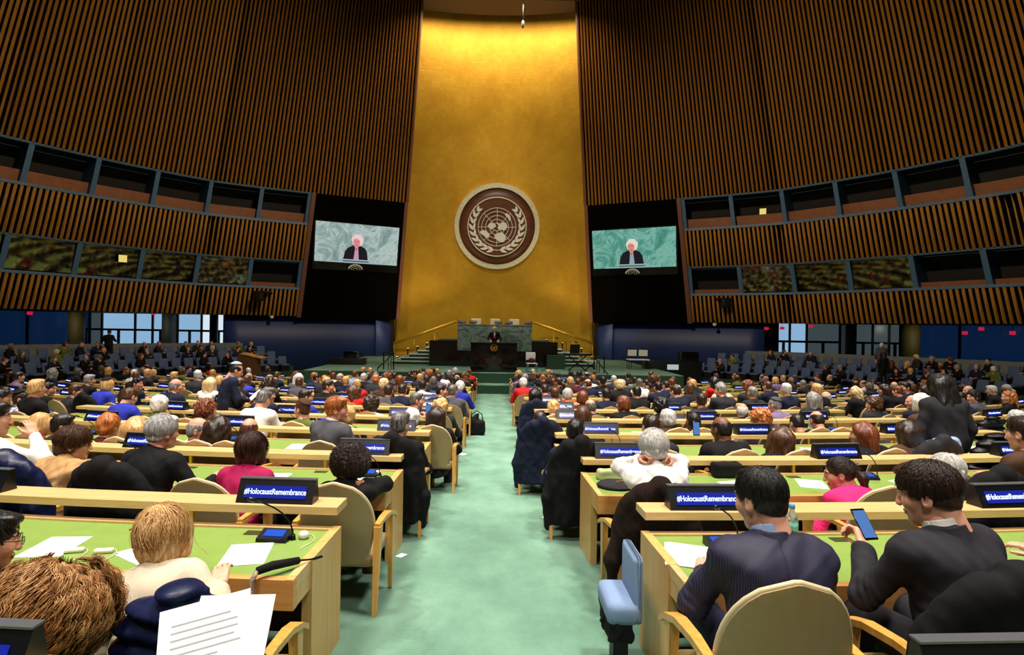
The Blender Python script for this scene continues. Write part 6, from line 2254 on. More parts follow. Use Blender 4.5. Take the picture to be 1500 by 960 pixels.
LAND = [[(-0.72, 0.10), (-0.55, 0.30), (-0.30, 0.30), (-0.12, 0.22), (-0.08, 0.02), (-0.25, -0.05), (-0.42, -0.22), (-0.55, -0.10), (-0.66, 0.0)],
        [(-1.32, -0.36), (-1.05, -0.24), (-0.80, -0.30), (-0.58, -0.52), (-0.60, -0.80), (-0.78, -0.84), (-0.98, -0.66), (-1.22, -0.52)],
        [(-0.05, 0.34), (0.22, 0.26), (0.42, 0.40), (0.66, 0.34), (0.78, 0.10), (0.70, -0.16), (0.52, -0.26), (0.34, -0.18), (0.16, -0.22), (0.04, -0.06), (0.10, 0.12)],
        [(-0.18, -0.62), (0.10, -0.42), (0.42, -0.38), (0.56, -0.56), (0.70, -0.78), (0.56, -1.10), (0.30, -1.14), (0.02, -0.98), (-0.16, -0.84)],
        [(0.56, 1.00), (0.72, 1.06), (0.98, 0.84), (1.04, 0.56), (0.92, 0.46), (0.84, 0.66), (0.64, 0.84)]]
def emblem(root, rel, gold, ground=True, k=1.0):
    parts = []
    if ground:
        b = MB(); ring(b, 2.90, 3.24, 0.0, 0.34); parts.append(b.build('outer_ring', M['brass'], root))
        b = MB(); b.lathe([(2.92, 0.02), (2.92, 0.16), (2.2, 0.16)], 72); parts.append(b.build('backing_disc', M['emblem_wood'], root))
        b = MB(); b.lathe([(2.19, 0.30), (2.19, 0.46)], 72, smooth=False); parts.append(b.build('inner_disc', M['emblem_wood'], root))
    b = MB(); ring(b, 2.17, 2.25, 0.28, 0.50); parts.append(b.build('inner_ring', gold, root))
    b = MB()
    for r in (0.29, 0.58, 0.87, 1.16, 1.43):
        ring(b, r - 0.018, r + 0.018, 0.44, 0.50, 48)
    for q in range(8):
        t = q * PI / 4
        M4 = Matrix.Rotation(t, 4, 'Z')
        b.box(0.25, 1.43, -0.016, 0.016, 0.44, 0.50, M=M4)
    parts.append(b.build('globe_grid', rel, root))
    for p in LAND:
        b = MB(); b.prism(p, 0.44, 0.535, 'z'); parts.append(b.build('continent', rel, root))
    for sx in (-1, 1):
        b = MB()
        n = 9
        for j in range(n):
            t = math.radians(-82 + 120 * j / (n - 1))
            r = 1.74 + 0.02 * j
            x, y = sx * r * math.cos(t), r * math.sin(t) - 0.02
            tg = math.atan2(math.cos(t), -sx * math.sin(t))
            for off in (-0.42, 0.42):
                ang = tg + off
                leaf(b, x, y, ang, 0.60 if j < n - 1 else 0.46, 0.20, 0.44, 0.53)
        st = []
        for j in range(16):
            t = math.radians(-112 + 150 * j / 15)
            st.append((sx * 1.74 * math.cos(t), 1.74 * math.sin(t) - 0.02 - (0.15 if j == 0 else 0), 0.46))
        b.tube(st, 0.03, 6)
        parts.append(b.build('laurel_branch', rel, root))
    return parts
root = thing('wall_emblem', 'large round emblem of a globe between laurel branches on the gold wall', 'emblem')
dz = 7.75
s_ = 1 - 0.0152 * (dz - 8.8)
root.matrix_world = Matrix.Translation((0.09, WYC + 17.5 * s_ - 0.16, EYE + dz)) @ Matrix.Rotation(math.radians(90 + 14.9), 4, 'X')
emblem(root, W_, M['brass'])
ro = [o for o in COL.objects if o.name == 'rostrum'][0]
sub = link('emblem_plate', None, ro)
sub.matrix_local = Matrix.Translation((0, -0.235, 1.24)) @ Matrix.Rotation(PI / 2, 4, 'X') @ Matrix.Diagonal((0.082, 0.082, 0.05, 1))
emblem(sub, W_GOLD, W_GOLD, ground=False)

# ------------------------------------------------------------------ video screens
def screen_mat(name, stops, strength, sc=1.1):
    nt = NT(name)
    tc = nt.n('ShaderNodeTexCoord')
    n1 = nt.n('ShaderNodeTexNoise', i_Scale=sc * 0.6, i_Detail=12.0, i_Roughness=0.75, i_Distortion=1.2)
    nt.l(tc.outputs['Object'], n1.inputs['Vector'])
    nt.l(ramp(nt, n1.outputs[0], stops), nt.b.inputs['Emission Color'])
    nt.b.inputs['Emission Strength'].default_value = strength
    nt.b.inputs['Base Color'].default_value = (0.02, 0.02, 0.02, 1)
    return nt.m
def tone(name, c, k=0.9):
    return glow('screen_' + name, c, k, 0.4)
SCR = {-1: dict(bg=screen_mat('screen_picture_pale', [(0.3, lin('#5f7f7e')), (0.46, lin('#8fa9a6')), (0.54, lin('#c2d2cf')), (0.6, lin('#86a3a0')), (0.72, lin('#67888a'))], 0.85), hair=tone('hair_pink', '#f3d2d2'), face=tone('face_pink', '#e58a94'), coat=tone('coat', '#14141f', 0.6), shirt=tone('shirt_pink', '#c99ab4'), bar=tone('bar', '#9fb2bc')),
       1: dict(bg=screen_mat('screen_picture_green', [(0.3, lin('#2a6f66')), (0.46, lin('#4d998a')), (0.54, lin('#86c2b2')), (0.6, lin('#47917f')), (0.72, lin('#337a6e'))], 0.85), hair=tone('hair_pale', '#eadfce'), face=tone('face', '#d98f7c'), coat=tone('coat2', '#191424', 0.6), shirt=tone('shirt_grey', '#93a8ae'), bar=tone('bar2', '#8fb4b0'))}
for sx in (-1, 1):
    ta, tb = 0.52, 5.95
    a, bq = (wall_pt(tb, 4.38, sx, -0.12), wall_pt(ta, 4.38, sx, -0.12)) if sx < 0 else (wall_pt(ta, 4.38, sx, -0.12), wall_pt(tb, 4.38, sx, -0.12))
    c = wall_pt(tb if sx < 0 else ta, 7.1, sx, -0.12)
    ex = (bq - a).normalized()
    up = (c - a)
    ey = (up - ex * up.dot(ex)).normalized()
    ez = ex.cross(ey)
    Wd, Ht = (bq - a).length, 2.72
    root = thing('video_screen', 'wall video screen %s showing the speaker before %s marble' % (('left of the gold wall', 'pale grey') if sx < 0 else ('right of the gold wall', 'green')), 'screen')
    m4 = Matrix((ex, ey, ez)).transposed().to_4x4()
    m4.translation = a
    root.matrix_world = m4
    S_ = SCR[sx]
    b = MB(); b.box(-0.1, Wd + 0.1, -0.55, Ht + 0.08, -0.12, 0.0); b.build('bezel', M['blackgloss'], root)
    b = MB(); b.box(0, Wd, 0, Ht, 0.0, 0.02)
    for k in (0.5,):
        pass
    b.build('picture', S_['bg'], root)
    cx = Wd * (0.49 if sx < 0 else 0.48)
    b = MB()
    b.prism([(cx - 0.92, 0.12), (cx - 0.80, 0.78), (cx - 0.62, 1.05), (cx - 0.25, 1.24), (cx + 0.25, 1.24), (cx + 0.58, 1.08), (cx + 0.74, 0.80), (cx + 0.84, 0.12)], 0.02, 0.03, 'z'); b.build('shown_jacket', S_['coat'], root)
    b = MB(); b.prism([(cx - 0.20, 0.12), (cx - 0.10, 1.10), (cx + 0.10, 1.10), (cx + 0.20, 0.12)], 0.03, 0.035, 'z'); b.build('shown_shirt', S_['shirt'], root)
    def blob(x_, y_, rx, ry, wob, n_, z0, z1, nm_, mt_, ph_=0.0):
        b_ = MB(); b_.prism([(x_ + rx * math.cos(t) * (1 + wob * math.sin(5 * t + ph_)), y_ + ry * math.sin(t) * (1 + wob * math.sin(7 * t + ph_))) for t in [2 * PI * k / n_ for k in range(n_)]], z0, z1, 'z'); return b_.build(nm_, mt_, root)
    blob(cx + 0.04, 1.60, 0.41, 0.43, 0.05, 36, 0.030, 0.036, 'shown_hair', S_['hair'])
    b = MB(); b.prism([(cx - 0.11, 0.95), (cx + 0.10, 0.95), (cx + 0.10, 1.22), (cx - 0.11, 1.22)], 0.036, 0.038, 'z'); b.build('shown_neck', S_['face'], root)
    b = MB(); b.prism([(cx - 0.27, 1.56), (cx - 0.24, 1.30), (cx - 0.14, 1.12), (cx - 0.02, 1.06), (cx + 0.10, 1.12), (cx + 0.19, 1.30), (cx + 0.22, 1.56), (cx + 0.14, 1.76), (cx - 0.02, 1.82), (cx - 0.19, 1.76)], 0.040, 0.045, 'z'); b.build('shown_face', S_['face'], root)
    b = MB(); b.prism([(cx - 0.34, 1.50), (cx - 0.24, 1.66), (cx - 0.05, 1.73), (cx + 0.16, 1.64), (cx + 0.24, 1.42), (cx + 0.34, 1.56), (cx + 0.30, 1.84), (cx + 0.05, 2.00), (cx - 0.22, 1.92), (cx - 0.34, 1.72)], 0.046, 0.050, 'z'); b.build('shown_fringe', S_['hair'], root)
    b = MB()
    for (ox, oy, wx, wy) in ((-0.115, 1.52, 0.050, 0.014), (0.075, 1.52, 0.050, 0.014), (-0.02, 1.25, 0.06, 0.014), (-0.01, 0.98, 0.03, 0.04)):
        b.box(cx + ox - wx, cx + ox + wx, oy - wy, oy + wy, 0.045, 0.048)
    b.build('shown_features', S_['coat'], root)
    b = MB(); b.box(cx - 1.2, cx + 1.25, 0.16, 0.26, 0.035, 0.045); b.box(cx - 1.9, cx + 2.0, 0.0, 0.10, 0.035, 0.045); b.build('shown_lectern', S_['bar'], root)
    b = MB(); b.box(cx - 0.9, cx + 0.9, 0.10, 0.16, 0.035, 0.042); b.build('shown_lectern_shade', S_['coat'], root)
    g = MB()  # glowing shapes paint an emblem reflection on the dark strip below the picture
    for t in range(11):
        an = math.radians(20 + 14 * t)
        leaf(g, cx + 0.42 * math.cos(an), -0.47 + 0.30 * math.sin(an), an + 0.5, 0.14, 0.07, 0.0, 0.015)
        leaf(g, cx + 0.42 * math.cos(an), -0.47 + 0.30 * math.sin(an), an - 0.5, 0.14, 0.07, 0.0, 0.015)
    for rr in (0.12, 0.24):
        st = [(cx + rr * 1.3 * math.cos(math.radians(q)), -0.47 + rr * math.sin(math.radians(q)), 0.006) for q in range(0, 181, 15)]
        g.tube(st, 0.014, 5)
    g.build('emblem_reflection', glow('screen_emblem', '#b9ae90', 0.6), root)

# ------------------------------------------------------------------ stairs, rails and the things standing about on the stage
for sx, nm in ((-1, 'left'), (1, 'right')):
    root = thing('stage_stairs', 'green carpeted stairs with pale nosings, %s of the presidium' % nm, 'stairs', (0, 0, STZ))
    n = 5
    for k in range(n):
        x0 = sx * (6.05 - 0.46 * k)
        x1 = sx * 3.75
        lo_, hi_ = min(x0, x1), max(x0, x1)
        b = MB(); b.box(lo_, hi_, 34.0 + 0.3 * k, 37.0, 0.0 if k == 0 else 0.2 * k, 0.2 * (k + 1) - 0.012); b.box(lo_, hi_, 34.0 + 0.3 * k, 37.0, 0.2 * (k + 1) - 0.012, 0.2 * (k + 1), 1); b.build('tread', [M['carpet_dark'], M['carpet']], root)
        b = MB(); b.box(lo_, hi_, 34.0 + 0.3 * k - 0.02, 34.0 + 0.3 * k + 0.05, 0.2 * (k + 1) - 0.05, 0.2 * (k + 1) + 0.006)
        b.box(min(x0, x0 + sx * 0.02), max(x0, x0 + sx * 0.02), 34.0 + 0.3 * k, 37.0, 0.2 * (k + 1) - 0.05, 0.2 * (k + 1) + 0.006); b.build('nosing', M['white'], root)
    # sloping rail along the gold wall
    r = thing('wall_handrail', 'sloping golden handrail along the gold wall, %s side' % nm, 'handrail')
    b = MB()
    pa, pb = (at(577, 503, 40.5), at(668, 471, 40.5)) if sx < 0 else (at(868, 503, 40.5), at(782, 472.5, 40.5))
    b.tube([pa, pb], 0.10, 8); b.build('rail', M['goldplain'], r)
    for t in (0.0, 0.33, 0.66):
        p = pa.lerp(pb, t)
        b = MB(); b.tube([p, (p.x, p.y, STZ)], 0.03, 6); b.build('rail_post', M['goldplain'], r)
    for k in range(5):       # little uplights at the foot of the gold wall
        px = (581, 597, 611, 625, 648)[k]
        p = at(px if sx < 0 else 1449 - px, (523, 511, 508, 503, 498)[k], 40.6)
        z0 = p.z - 0.1
        o = thing('wall_uplight', 'small uplight against the gold wall, %s from the outer end on the %s' % (ORD[k + 1], nm), 'lamp', (p.x, 40.75, z0), 0, 'uplights along the gold wall')
        b = MB(); b.lathe([(0.07, 0), (0.09, 0.12)], 12); b.build('housing', M['black'], o)
        b = MB(); b.lathe([(0.075, 0.121), (0.075, 0.125)], 12); b.build('lens', glow('uplight_lens', '#ffd890', 6.0), o)
        l = spot('uplight_beam', (p.x, 40.75, z0 + 0.14), (p.x * 1.01, 41.6, z0 + 2.5), 130, 75, 0.8, (1.0, 0.78, 0.42), 0.05)
        b = MB(); b.box(-0.05, 0.05, -0.05, 0.05, STZ - z0, 0.0); b.build('stand', M['black'], o)
    # black stage railing
    root = thing('stage_railing', 'black metal handrail at the %s stage steps' % nm, 'railing')
    b = MB()
    q = lambda px, py: at(px if sx < 0 else 1447 - px, py if sx < 0 else py + 6, 29.6)
    A0, A1, B0, B1 = q(562, 516.5), q(562, 540), q(576.5, 516.5), q(576.5, 540)
    A1.z = B1.z = STZ
    b.tube([A1, A0, B0, B1], 0.035, 8)
    b.tube([B0 + Vector((0, 0, -0.05)), at(553 if sx < 0 else 894, 540 if sx < 0 else 553, 28.5)], 0.03, 8)
    b.build('handrail', M['dark_metal'], root)
    b = MB()
    for px in (569, 573):
        p = q(px, 530); b.tube([(p.x, p.y, STZ), (p.x, p.y, p.z + 0.3)], 0.02, 6)
    e = at(553 if sx < 0 else 894, 540 if sx < 0 else 553, 28.5)
    b.tube([e, (e.x, e.y, -1.7)], 0.03, 6)
    b.build('balusters', M['dark_metal'], root)
# steps with the railing on both sides of the stage
for sx, nm in ((-1, 'left'), (1, 'right')):
    b = MB()
    for k in range(3):
        b.box(sx * 6.1 - 0.8, sx * 6.1 + 0.8, 27.5 + 0.3 * k, 28.4, -1.95, -1.38 + 0.25 * k)
    tag(b.build('stage_steps', M['carpet']), 'green steps up to the %s end of the stage' % nm, 'steps')
# white chair
p = at(779, 545, 29.0)
root = thing('white_chair', 'white chair with a dark red cloth, right of the rostrum', 'chair', (p.x, 29.3, STZ), 0.15)
WP = mat('white_plastic', '#d9d6cf', 0.4)
b = MB(); b.box(-0.26, 0.26, -0.24, 0.24, 0.44, 0.47, bev=0.01); b.build('seat', WP, root)
b = MB(); b.box(-0.26, 0.22, 0.20, 0.24, 0.62, 1.02, bev=0.015); b.build('backrest', WP, root)
for x in (-0.24, 0.24):
    for y, h in ((-0.22, 0.45), (0.22, 1.0)):
        b = MB(); b.tube([(x, y, 0), (x, y, h)], 0.018, 8); b.build('leg', M['steel'], root)
S = SDF((-0.3, -0.3, 0.42), (0.3, 0.3, 0.8), 0.015)
S.ell((0.02, 0.08, 0.60), (0.18, 0.12, 0.13)); S.noise(0.012, 30, 3)
v, q_ = S.mesh()
o = link('red_cloth', np_mesh('red_cloth', v, q_, [TOP['maroon']]), None, (p.x, 29.3, STZ), 0.15)
tag(o, 'dark red cloth lying on the white chair on the stage', 'cloth')
# keyboard on its crossed stand
p = at(846, 540, 30.5)
root = thing('keyboard_stand', 'black crossed stand under the electric keyboard', 'stand', (p.x, 30.6, STZ))
for a_ in (-1, 1):
    b = MB(); b.tube([(-0.45 * a_, 0, 0.03), (0.45 * a_, 0.02 * a_, 0.80)], 0.03, 8); b.tube([(-0.45 * a_, -0.25, 0.03), (-0.45 * a_, 0.25, 0.03)], 0.03, 8); b.build('leg', M['dark_metal'], root)
    b = MB(); b.tube([(0.45 * a_, -0.2, 0.81), (0.45 * a_, 0.2, 0.81)], 0.025, 8); b.build('support_arm', M['dark_metal'], root)
root = thing('electric_keyboard', 'black electric keyboard on a crossed stand at the right of the stage', 'keyboard', (p.x, 30.6, STZ + 0.835))
b = MB(); b.box(-0.75, 0.75, -0.18, 0.18, 0.0, 0.12, bev=0.02); b.build('body', M['black'], root)
b = MB()
for k in range(36):
    b.box(-0.70 + k * 0.039, -0.70 + k * 0.039 + 0.035, 0.02, 0.16, 0.121, 0.130)
b.build('white_keys', M['white'], root)
b = MB(); b.box(-0.42, 0.10, -0.02, 0.0, 0.12, 0.62, M=Matrix.Rotation(math.radians(14), 4, 'X')); b.build('music_rest', M['black'], root)
# stool, microphone stands, small table
p = at(866, 540, 31)
root = thing('keyboard_stool', 'low black stool with white seat beside the keyboard', 'stool', (p.x, 31.2, STZ))
b = MB(); b.box(-0.35, 0.35, -0.2, 0.2, 0.46, 0.54, bev=0.02); b.build('seat', WP, root)
for x in (-1, 1):
    b = MB(); b.tube([(-0.28 * x, 0, 0.03), (0.28 * x, 0, 0.46)], 0.025, 8); b.build('leg', M['dark_metal'], root)
for k, (px, py, d, hgt, lb) in enumerate([(800, 541, 29.6, 1.75, 'tall boom microphone stand in front of the black marble, right of the white chair'), (829, 540, 31.6, 1.5, 'microphone stand behind the electric keyboard')]):
    p = at(px, py, d)
    root = thing('microphone_stand', lb, 'microphone stand', (p.x, d, STZ))
    b = MB()
    for j in range(3):
        t = 2 * PI * j / 3 + 0.4
        b.tube([(0, 0, 0.12), (0.32 * math.cos(t), 0.32 * math.sin(t), 0.015)], 0.012, 6)
    b.build('tripod', M['dark_metal'], root)
    b = MB(); b.tube([(0, 0, 0.1), (0, 0, hgt)], 0.013, 8); b.build('pole', M['dark_metal'], root)
    b = MB(); b.tube([(-0.35, 0, hgt - 0.02), (0.45, 0, hgt + 0.06)], 0.011, 6); bm_ = b.build('boom', M['dark_metal'], root)
    b = MB(); b.tube([(0.45, 0, hgt + 0.06), (0.52, 0, hgt + 0.03), (0.62, 0, hgt - 0.02)], [0.02, 0.035, 0.03], 10); b.build('microphone_head', M['black'], bm_)
p = at(815, 540, 31.5)
root = thing('side_table', 'small dark draped table with papers behind the keyboard', 'table', (p.x, 31.9, STZ))
b = MB(); b.box(-0.5, 0.5, -0.3, 0.3, 0.72, 0.76); b.build('table_top', M['carpet_dark'], root)
b = MB(); b.box(-0.49, 0.49, -0.29, 0.29, 0.0, 0.72); b.build('drape', M['carpet_dark'], root)
# music stands on the right, black instrument cases and the dark desk on the left of the stage
for k, (px, lb) in enumerate([(925, 'left one of two music stands with white sheets by the navy wall'), (941, 'right one of two music stands with white sheets by the navy wall')]):
    p = at(px, 520, 33.5)
    root = thing('music_stand', lb, 'music stand', (p.x, 33.5, floor_z(33.5)))
    b = MB(); b.tube([(0, 0, 0.02), (0, 0, 1.75)], 0.02, 8); b.lathe([(0.28, 0), (0.28, 0.03), (0.03, 0.05)], 14); b.build('pole', M['dark_metal'], root)
    b = MB(); b.box(-0.29, 0.29, -0.03, 0.0, 1.70, 2.12, M=Matrix.Rotation(math.radians(4), 4, 'X')); b.build('tray', M['black'], root)
    b = MB(); b.box(-0.26, 0.26, -0.036, -0.031, 1.72, 2.08, M=Matrix.Rotation(math.radians(4), 4, 'X')); b.build('sheet_music', M['white'], root)
p = at(933, 530, 33)
root = thing('folding_table', 'table with a white top in front of the music stands', 'table', (p.x, 32.8, floor_z(32.8)))
b = MB(); b.box(-0.62, 0.62, -0.3, 0.3, 1.50, 1.56); b.build('table_top', WP, root)
for x in (-0.55, 0.55):
    for y in (-0.25, 0.25):
        b = MB(); b.tube([(x, y, 0), (x, y, 1.5)], 0.02, 6); b.build('leg', M['dark_metal'], root)
p = at(998, 535, 33)
root = thing('control_desk', 'long black control desk against the navy wall on the right', 'desk', (p.x - 0.2, 33.6, floor_z(33.6)))
b = MB(); b.box(-1.8, 1.5, -0.4, 0.4, 0, 1.45, bev=0.02); b.build('body', M['black'], root)
b = MB(); b.box(0.3, 1.3, -0.35, 0.35, 1.45, 2.0, M=Matrix.Identity(4), bev=0.04); b.build('hood', M['blackgloss'], root)
b = MB(); b.box(-0.55, 0.1, -0.43, -0.40, 0.95, 1.25); b.build('lit_monitor', glow('pale_monitor', '#c8d6de', 0.7), root)
p = at(510, 530, 33)
root = thing('control_desk', 'black lectern and equipment desk against the navy wall on the left', 'desk', (p.x, 33.0, floor_z(33)))
b = MB(); b.box(-1.0, 1.0, -0.4, 0.4, 0, 1.35, bev=0.02); b.build('body', M['black'], root)
b = MB(); b.box(-0.2, 0.55, -0.3, 0.3, 1.35, 1.75, bev=0.03); b.build('hood', M['blackgloss'], root)
root = thing('wooden_lectern', 'slanted wooden stand at the end of the left gallery', 'lectern', (at(365, 520, 30).x, 30.0, -1.25))
b = MB(); b.box(-0.5, 0.5, -0.3, 0.3, 0.0, 1.2); b.build('body', M['walnut'], root)
b = MB(); b.box(-0.55, 0.55, -0.35, 0.35, 1.2, 1.26, M=Matrix.Rotation(math.radians(12), 4, 'Y')); b.build('top_slab', M['honey'], root)
# little lamps: booth panels, red lights behind the glass, ceiling microphone, projectors under the slats
def lamp_box(px, py, d, sz, m, name, label, cat, deep=0.06):
    p = at(px, py, d)
    root = thing(name, label, cat, p, math.atan2(-p.x, p.y) * 1.0)
    b = MB(); b.box(-sz * 1.15, sz * 1.15, 0.0, deep, -sz * 1.15, sz * 1.15); b.build('housing', M['black'], root)
    b = MB(); b.box(-sz, sz, -0.012, 0.0, -sz, sz); b.build('lit_face', m, root)
    return root
lamp_box(180, 379, 32.4, 0.20, M['yellow_lamp'], 'booth_sign', 'small square yellow lit panel in the lower left booths, nearer the camera', 'sign')
lamp_box(320.5, 387.5, 36.6, 0.21, M['yellow_lamp'], 'booth_sign', 'small square yellow lit panel in the lower left booths, nearer the screen', 'sign')
lamp_box(1117.5, 310, 36.6, 0.19, M['yellow_lamp'], 'booth_sign', 'small square yellow lit panel in the upper right booths', 'sign')
for k, (px, py, d) in enumerate([(43, 459, 34), (224, 459.5, 41), (1123, 481.5, 40.5), (1146, 481, 40.5), (1188, 478, 40), (1414, 488, 34), (1438, 482, 33.5), (1484, 488, 31.5)]):
    p = at(px, py, d)
    root = thing('exit_light', 'small red light hanging before the %s glass, %s from the %s' % ('left' if px < 724 else 'right', ORD[k + 1 if px < 724 else k - 1], 'camera' if px < 724 else 'navy wall'), 'light', p)
    b = MB(); b.box(-0.16, 0.16, 0, 0.06, -0.1, 0.1, bev=0.02); b.build('lit_face', M['red_lamp'], root)
    b = MB(); b.tube([(0, 0.03, 0.1), (0, 0.03, EYE + 0.62 - p.z)], 0.012, 6); b.build('hanger', M['black'], root)
p = at(766, 41, 36.5)
root = thing('hanging_microphone', 'microphone hanging on a thin cable in front of the gold wall', 'microphone', p)
b = MB(); b.tube([(0, 0, 0), (0, 0, 0.1), (0, 0, 0.42), (0, 0, 0.5)], [0.05, 0.10, 0.09, 0.03], 10); b.build('capsule', M['plate_edge'], root)
b = MB(); b.tube([(0, 0, 0.5), (0, 0, EYE + 21.75 - p.z)], 0.022, 6); b.build('cable', M['plate_edge'], root)
for k, (px, py, d, lb) in enumerate([(379, 431, 37.0, 'black loudspeaker bracket on the lowest left slats'), (1063, 441, 37.6, 'black loudspeaker bracket on the lowest right slats')]):
    p = at(px, py, d)
    root = thing('wall_speaker', lb, 'loudspeaker', p, 0)
    b = MB(); b.box(-0.28, 0.28, -0.25, 0.25, -0.45, 0.10, bev=0.04); b.build('cabinet', M['black'], root)
    b = MB(); b.box(-0.4, 0.4, 0.1, 1.6, 0.1, 0.22); b.build('bracket', M['black'], root)
for k, (px, py, d, lb) in enumerate([(398, 464, 38.5, 'small white camera under the left slats'), (1047, 475, 38.5, 'small white camera under the right slats')]):
    p = at(px, py, d)
    root = thing('dome_camera', lb, 'camera', p)
    b = MB(); b.lathe([(0.02, -0.16), (0.10, -0.12), (0.14, 0.0), (0.10, 0.06)], 14); b.build('dome', WP, root)
    b = MB(); b.tube([(0, 0, 0.0), (0, 0, EYE + 0.68 - p.z)], 0.03, 6); b.build('stem', M['black'], root)
# ------------------------------------------------------------------ coats on chairs
def coat_on(x, y, a, m, label, seed=0, name='coat', long_=1.0, puff=False, hood=False):
    S = SDF((-0.42, -0.50, 0.02), (0.42, 0.12, 1.08), 0.011)
    rows = chair_back_surface()
    for j in range(2, len(rows)):
        r = rows[j]
        for k in range(0, len(r), 2):
            S.ell((r[k][0] * 1.02, r[k][1] - 0.017, r[k][2] + 0.012), (0.060, 0.055, 0.060), k=0.03)
    for sx in (-1, 1):
        S.cone((sx * 0.22, -0.22, 0.72), (sx * 0.31, -0.24, 0.40), 0.060, 0.055, 0.04)
        S.cone((sx * 0.31, -0.24, 0.40), (sx * 0.29, -0.21, 0.40 - 0.2 * long_), 0.055, 0.045, 0.03)
    S.rbox((0, -0.275, 0.44 - 0.12 * (long_ - 1)), (0.25, 0.035, 0.20 + 0.16 * (long_ - 1)), 0.03, k=0.05)
    if hood:
        S.ell((0.0, -0.27, 0.90), (0.16, 0.09, 0.09), k=0.05)
    if puff:
        sl, X, Y, Z = S.sub(S.lo, S.lo + S.h * S.n)
        S.f[sl] += (0.014 * np.cos(Z * 2 * PI / 0.085)).astype(F32) + 0 * X + 0 * Y
    if not puff:
        S.noise(0.006, 24, seed, (1.8, 1, 0.22))
        S.noise(0.004, 28, seed + 3, (1.8, 1, 0.25), True)
    else:
        S.noise(0.005, 24, seed)
    v, q = S.mesh()
    o = link(name, np_mesh(name, v, q, [m]), None, (x, y, floor_z(y)), a)
    return tag(o, label, 'coat' if 'vest' not in name else 'vest')
NAVYSHINE = cloth('navy_nylon', '#121a3c', 0.38, var=0.06, scale=30, bump=0.04)
BLACKSHINE = cloth('black_nylon', '#0b0b10', 0.4, var=0.05, scale=30, bump=0.04)
FUR = cloth('dark_brown_fur', '#2c1a10', 0.9, var=0.4, scale=60, bump=0.9)
coat_on(*VESTL, NAVYSHINE, 'navy padded vest hung over the nearest left chair', 1, 'padded_vest', 1.0, True, False).scale = (0.84, 0.95, 0.89)
coat_on(*JACKB, TOP['black'], 'black jacket draped over the chair at the lower right', 2, 'jacket', 1.3)
coat_on(*COATD, FUR, 'dark brown fur-like coat over the chair behind the white shirt', 3, 'coat', 1.4).scale = (0.95, 1, 0.93)
coat_on(*COATF, TOP['black'], 'dark jacket over the chair behind the royal blue top', 4, 'jacket', 1.0)
coat_on(*COATG, TOP['black'], 'black coat over the chair behind the broad grey-haired person', 5, 'coat', 1.3)
coat_on(*COATH, NAVYSHINE, 'dark navy coat bunched over the chair behind the beige coat', 6, 'coat', 1.2, False, True)
def find_person(px, row):
    best = None
    for (i, sx), L in ROWS.items():
        if i == row:
            for x, o in L:
                q = 724 + FPX * o.location.x / (o.location.y + 0.08)
                if best is None or abs(q - px) < best[0]:
                    best = (abs(q - px), o)
    return best[1]
X, Y, A = arc_pt(3, 4.95, HIP - 0.1)
chair(X, Y, A, 'chair under a black shiny padded coat, beside the standing person', True)
coat_on(X, Y, A, BLACKSHINE, 'black shiny padded coat over a chair beside the standing person', 30, 'padded_coat', 1.1, True, True)
S = SDF((-0.3, -0.4, 0.5), (0.3, 0.1, 1.0), 0.01)
for x in (-0.10, 0.0, 0.10):
    S.cone((x, -0.34, 0.60), (x, -0.29, 0.91), 0.045, 0.05, 0.03); S.cone((x, -0.29, 0.91), (x, -0.16, 0.84), 0.05, 0.045, 0.03)
S.noise(0.006, 30, 4)
X2, Y2, A2 = arc_pt(3, 4.32, HIP - 0.1)
v, q = S.mesh()
chair(X2, Y2, A2, 'chair with a light blue sweater over its back, third right row', True)
tag(link('sweater', np_mesh('sweater', v, q, [TOP['sky']]), None, (X2, Y2, floor_z(Y2)), A2), 'light blue sweater thrown over a chair back in front of the standing person', 'sweater')
for k, (px, row, m, lb, nm) in enumerate([(845, 3, 'black', 'long black coat over the aisle chair of the third right row', 'coat'), (1415, 4, None, 'black shiny padded coat over a chair near the right edge', 'padded_coat'), (587, 3, 'black', 'black coat over the aisle chair of the third left row', 'coat'),
                                          (155, 5, 'black', 'black jacket over the chair of the person in royal blue shirt', 'jacket'), (793, 4, 'navy', 'navy coat over the aisle chair of the fourth right row', 'coat'), (1333, 3, 'charcoal', 'dark grey coat over a chair in front of the standing person', 'coat'),
                                          (785, 6, 'navy', 'navy jacket over the aisle chair of the sixth right row', 'jacket')]):
    o = find_person(px, row)
    coat_on(o.location.x, o.location.y + 0.02, o.rotation_euler.z, TOP[m] if m else BLACKSHINE, lb, 10 + k, nm, 1.35 if nm == 'coat' else 1.0, nm == 'padded_coat')

# ------------------------------------------------------------------ small things on the desks
def desk_top(i, x, off):
    X, Y, a = arc_pt(i, x, off)
    fx, fy, _ = arc_pt(i, x, 0)
    return X, Y, floor_z(fy) + 0.6505, a
def paper(i, x, off, yaw, label, w_=0.216, h_=0.279, n=1, group=None):
    X, Y, Z, a = desk_top(i, x, off)
    b = MB()
    for k in range(n):
        M4 = Matrix.Translation((rnd.uniform(-0.012, 0.012), rnd.uniform(-0.012, 0.012), 0)) @ Matrix.Rotation(math.radians(rnd.uniform(-5, 5) if k else 0), 4, 'Z')
        b.box(-w_ / 2, w_ / 2, -h_ / 2, h_ / 2, 0.0006 + 0.0022 * k, 0.0022 + 0.0022 * k, M=M4)
    o = b.build('paper_sheet' if n == 1 else 'paper_stack', M['white'], None, (X, Y, Z))
    o.rotation_euler = (0, 0, a + math.radians(yaw))
    return tag(o, label, 'paper', group)
paper(1, -1.23, -0.40, 14, 'white printed sheet under the raised hand of the person in cream')
paper(1, -1.72, -0.40, -28, 'white sheet beside the dark phone on the nearest left desk', n=2)
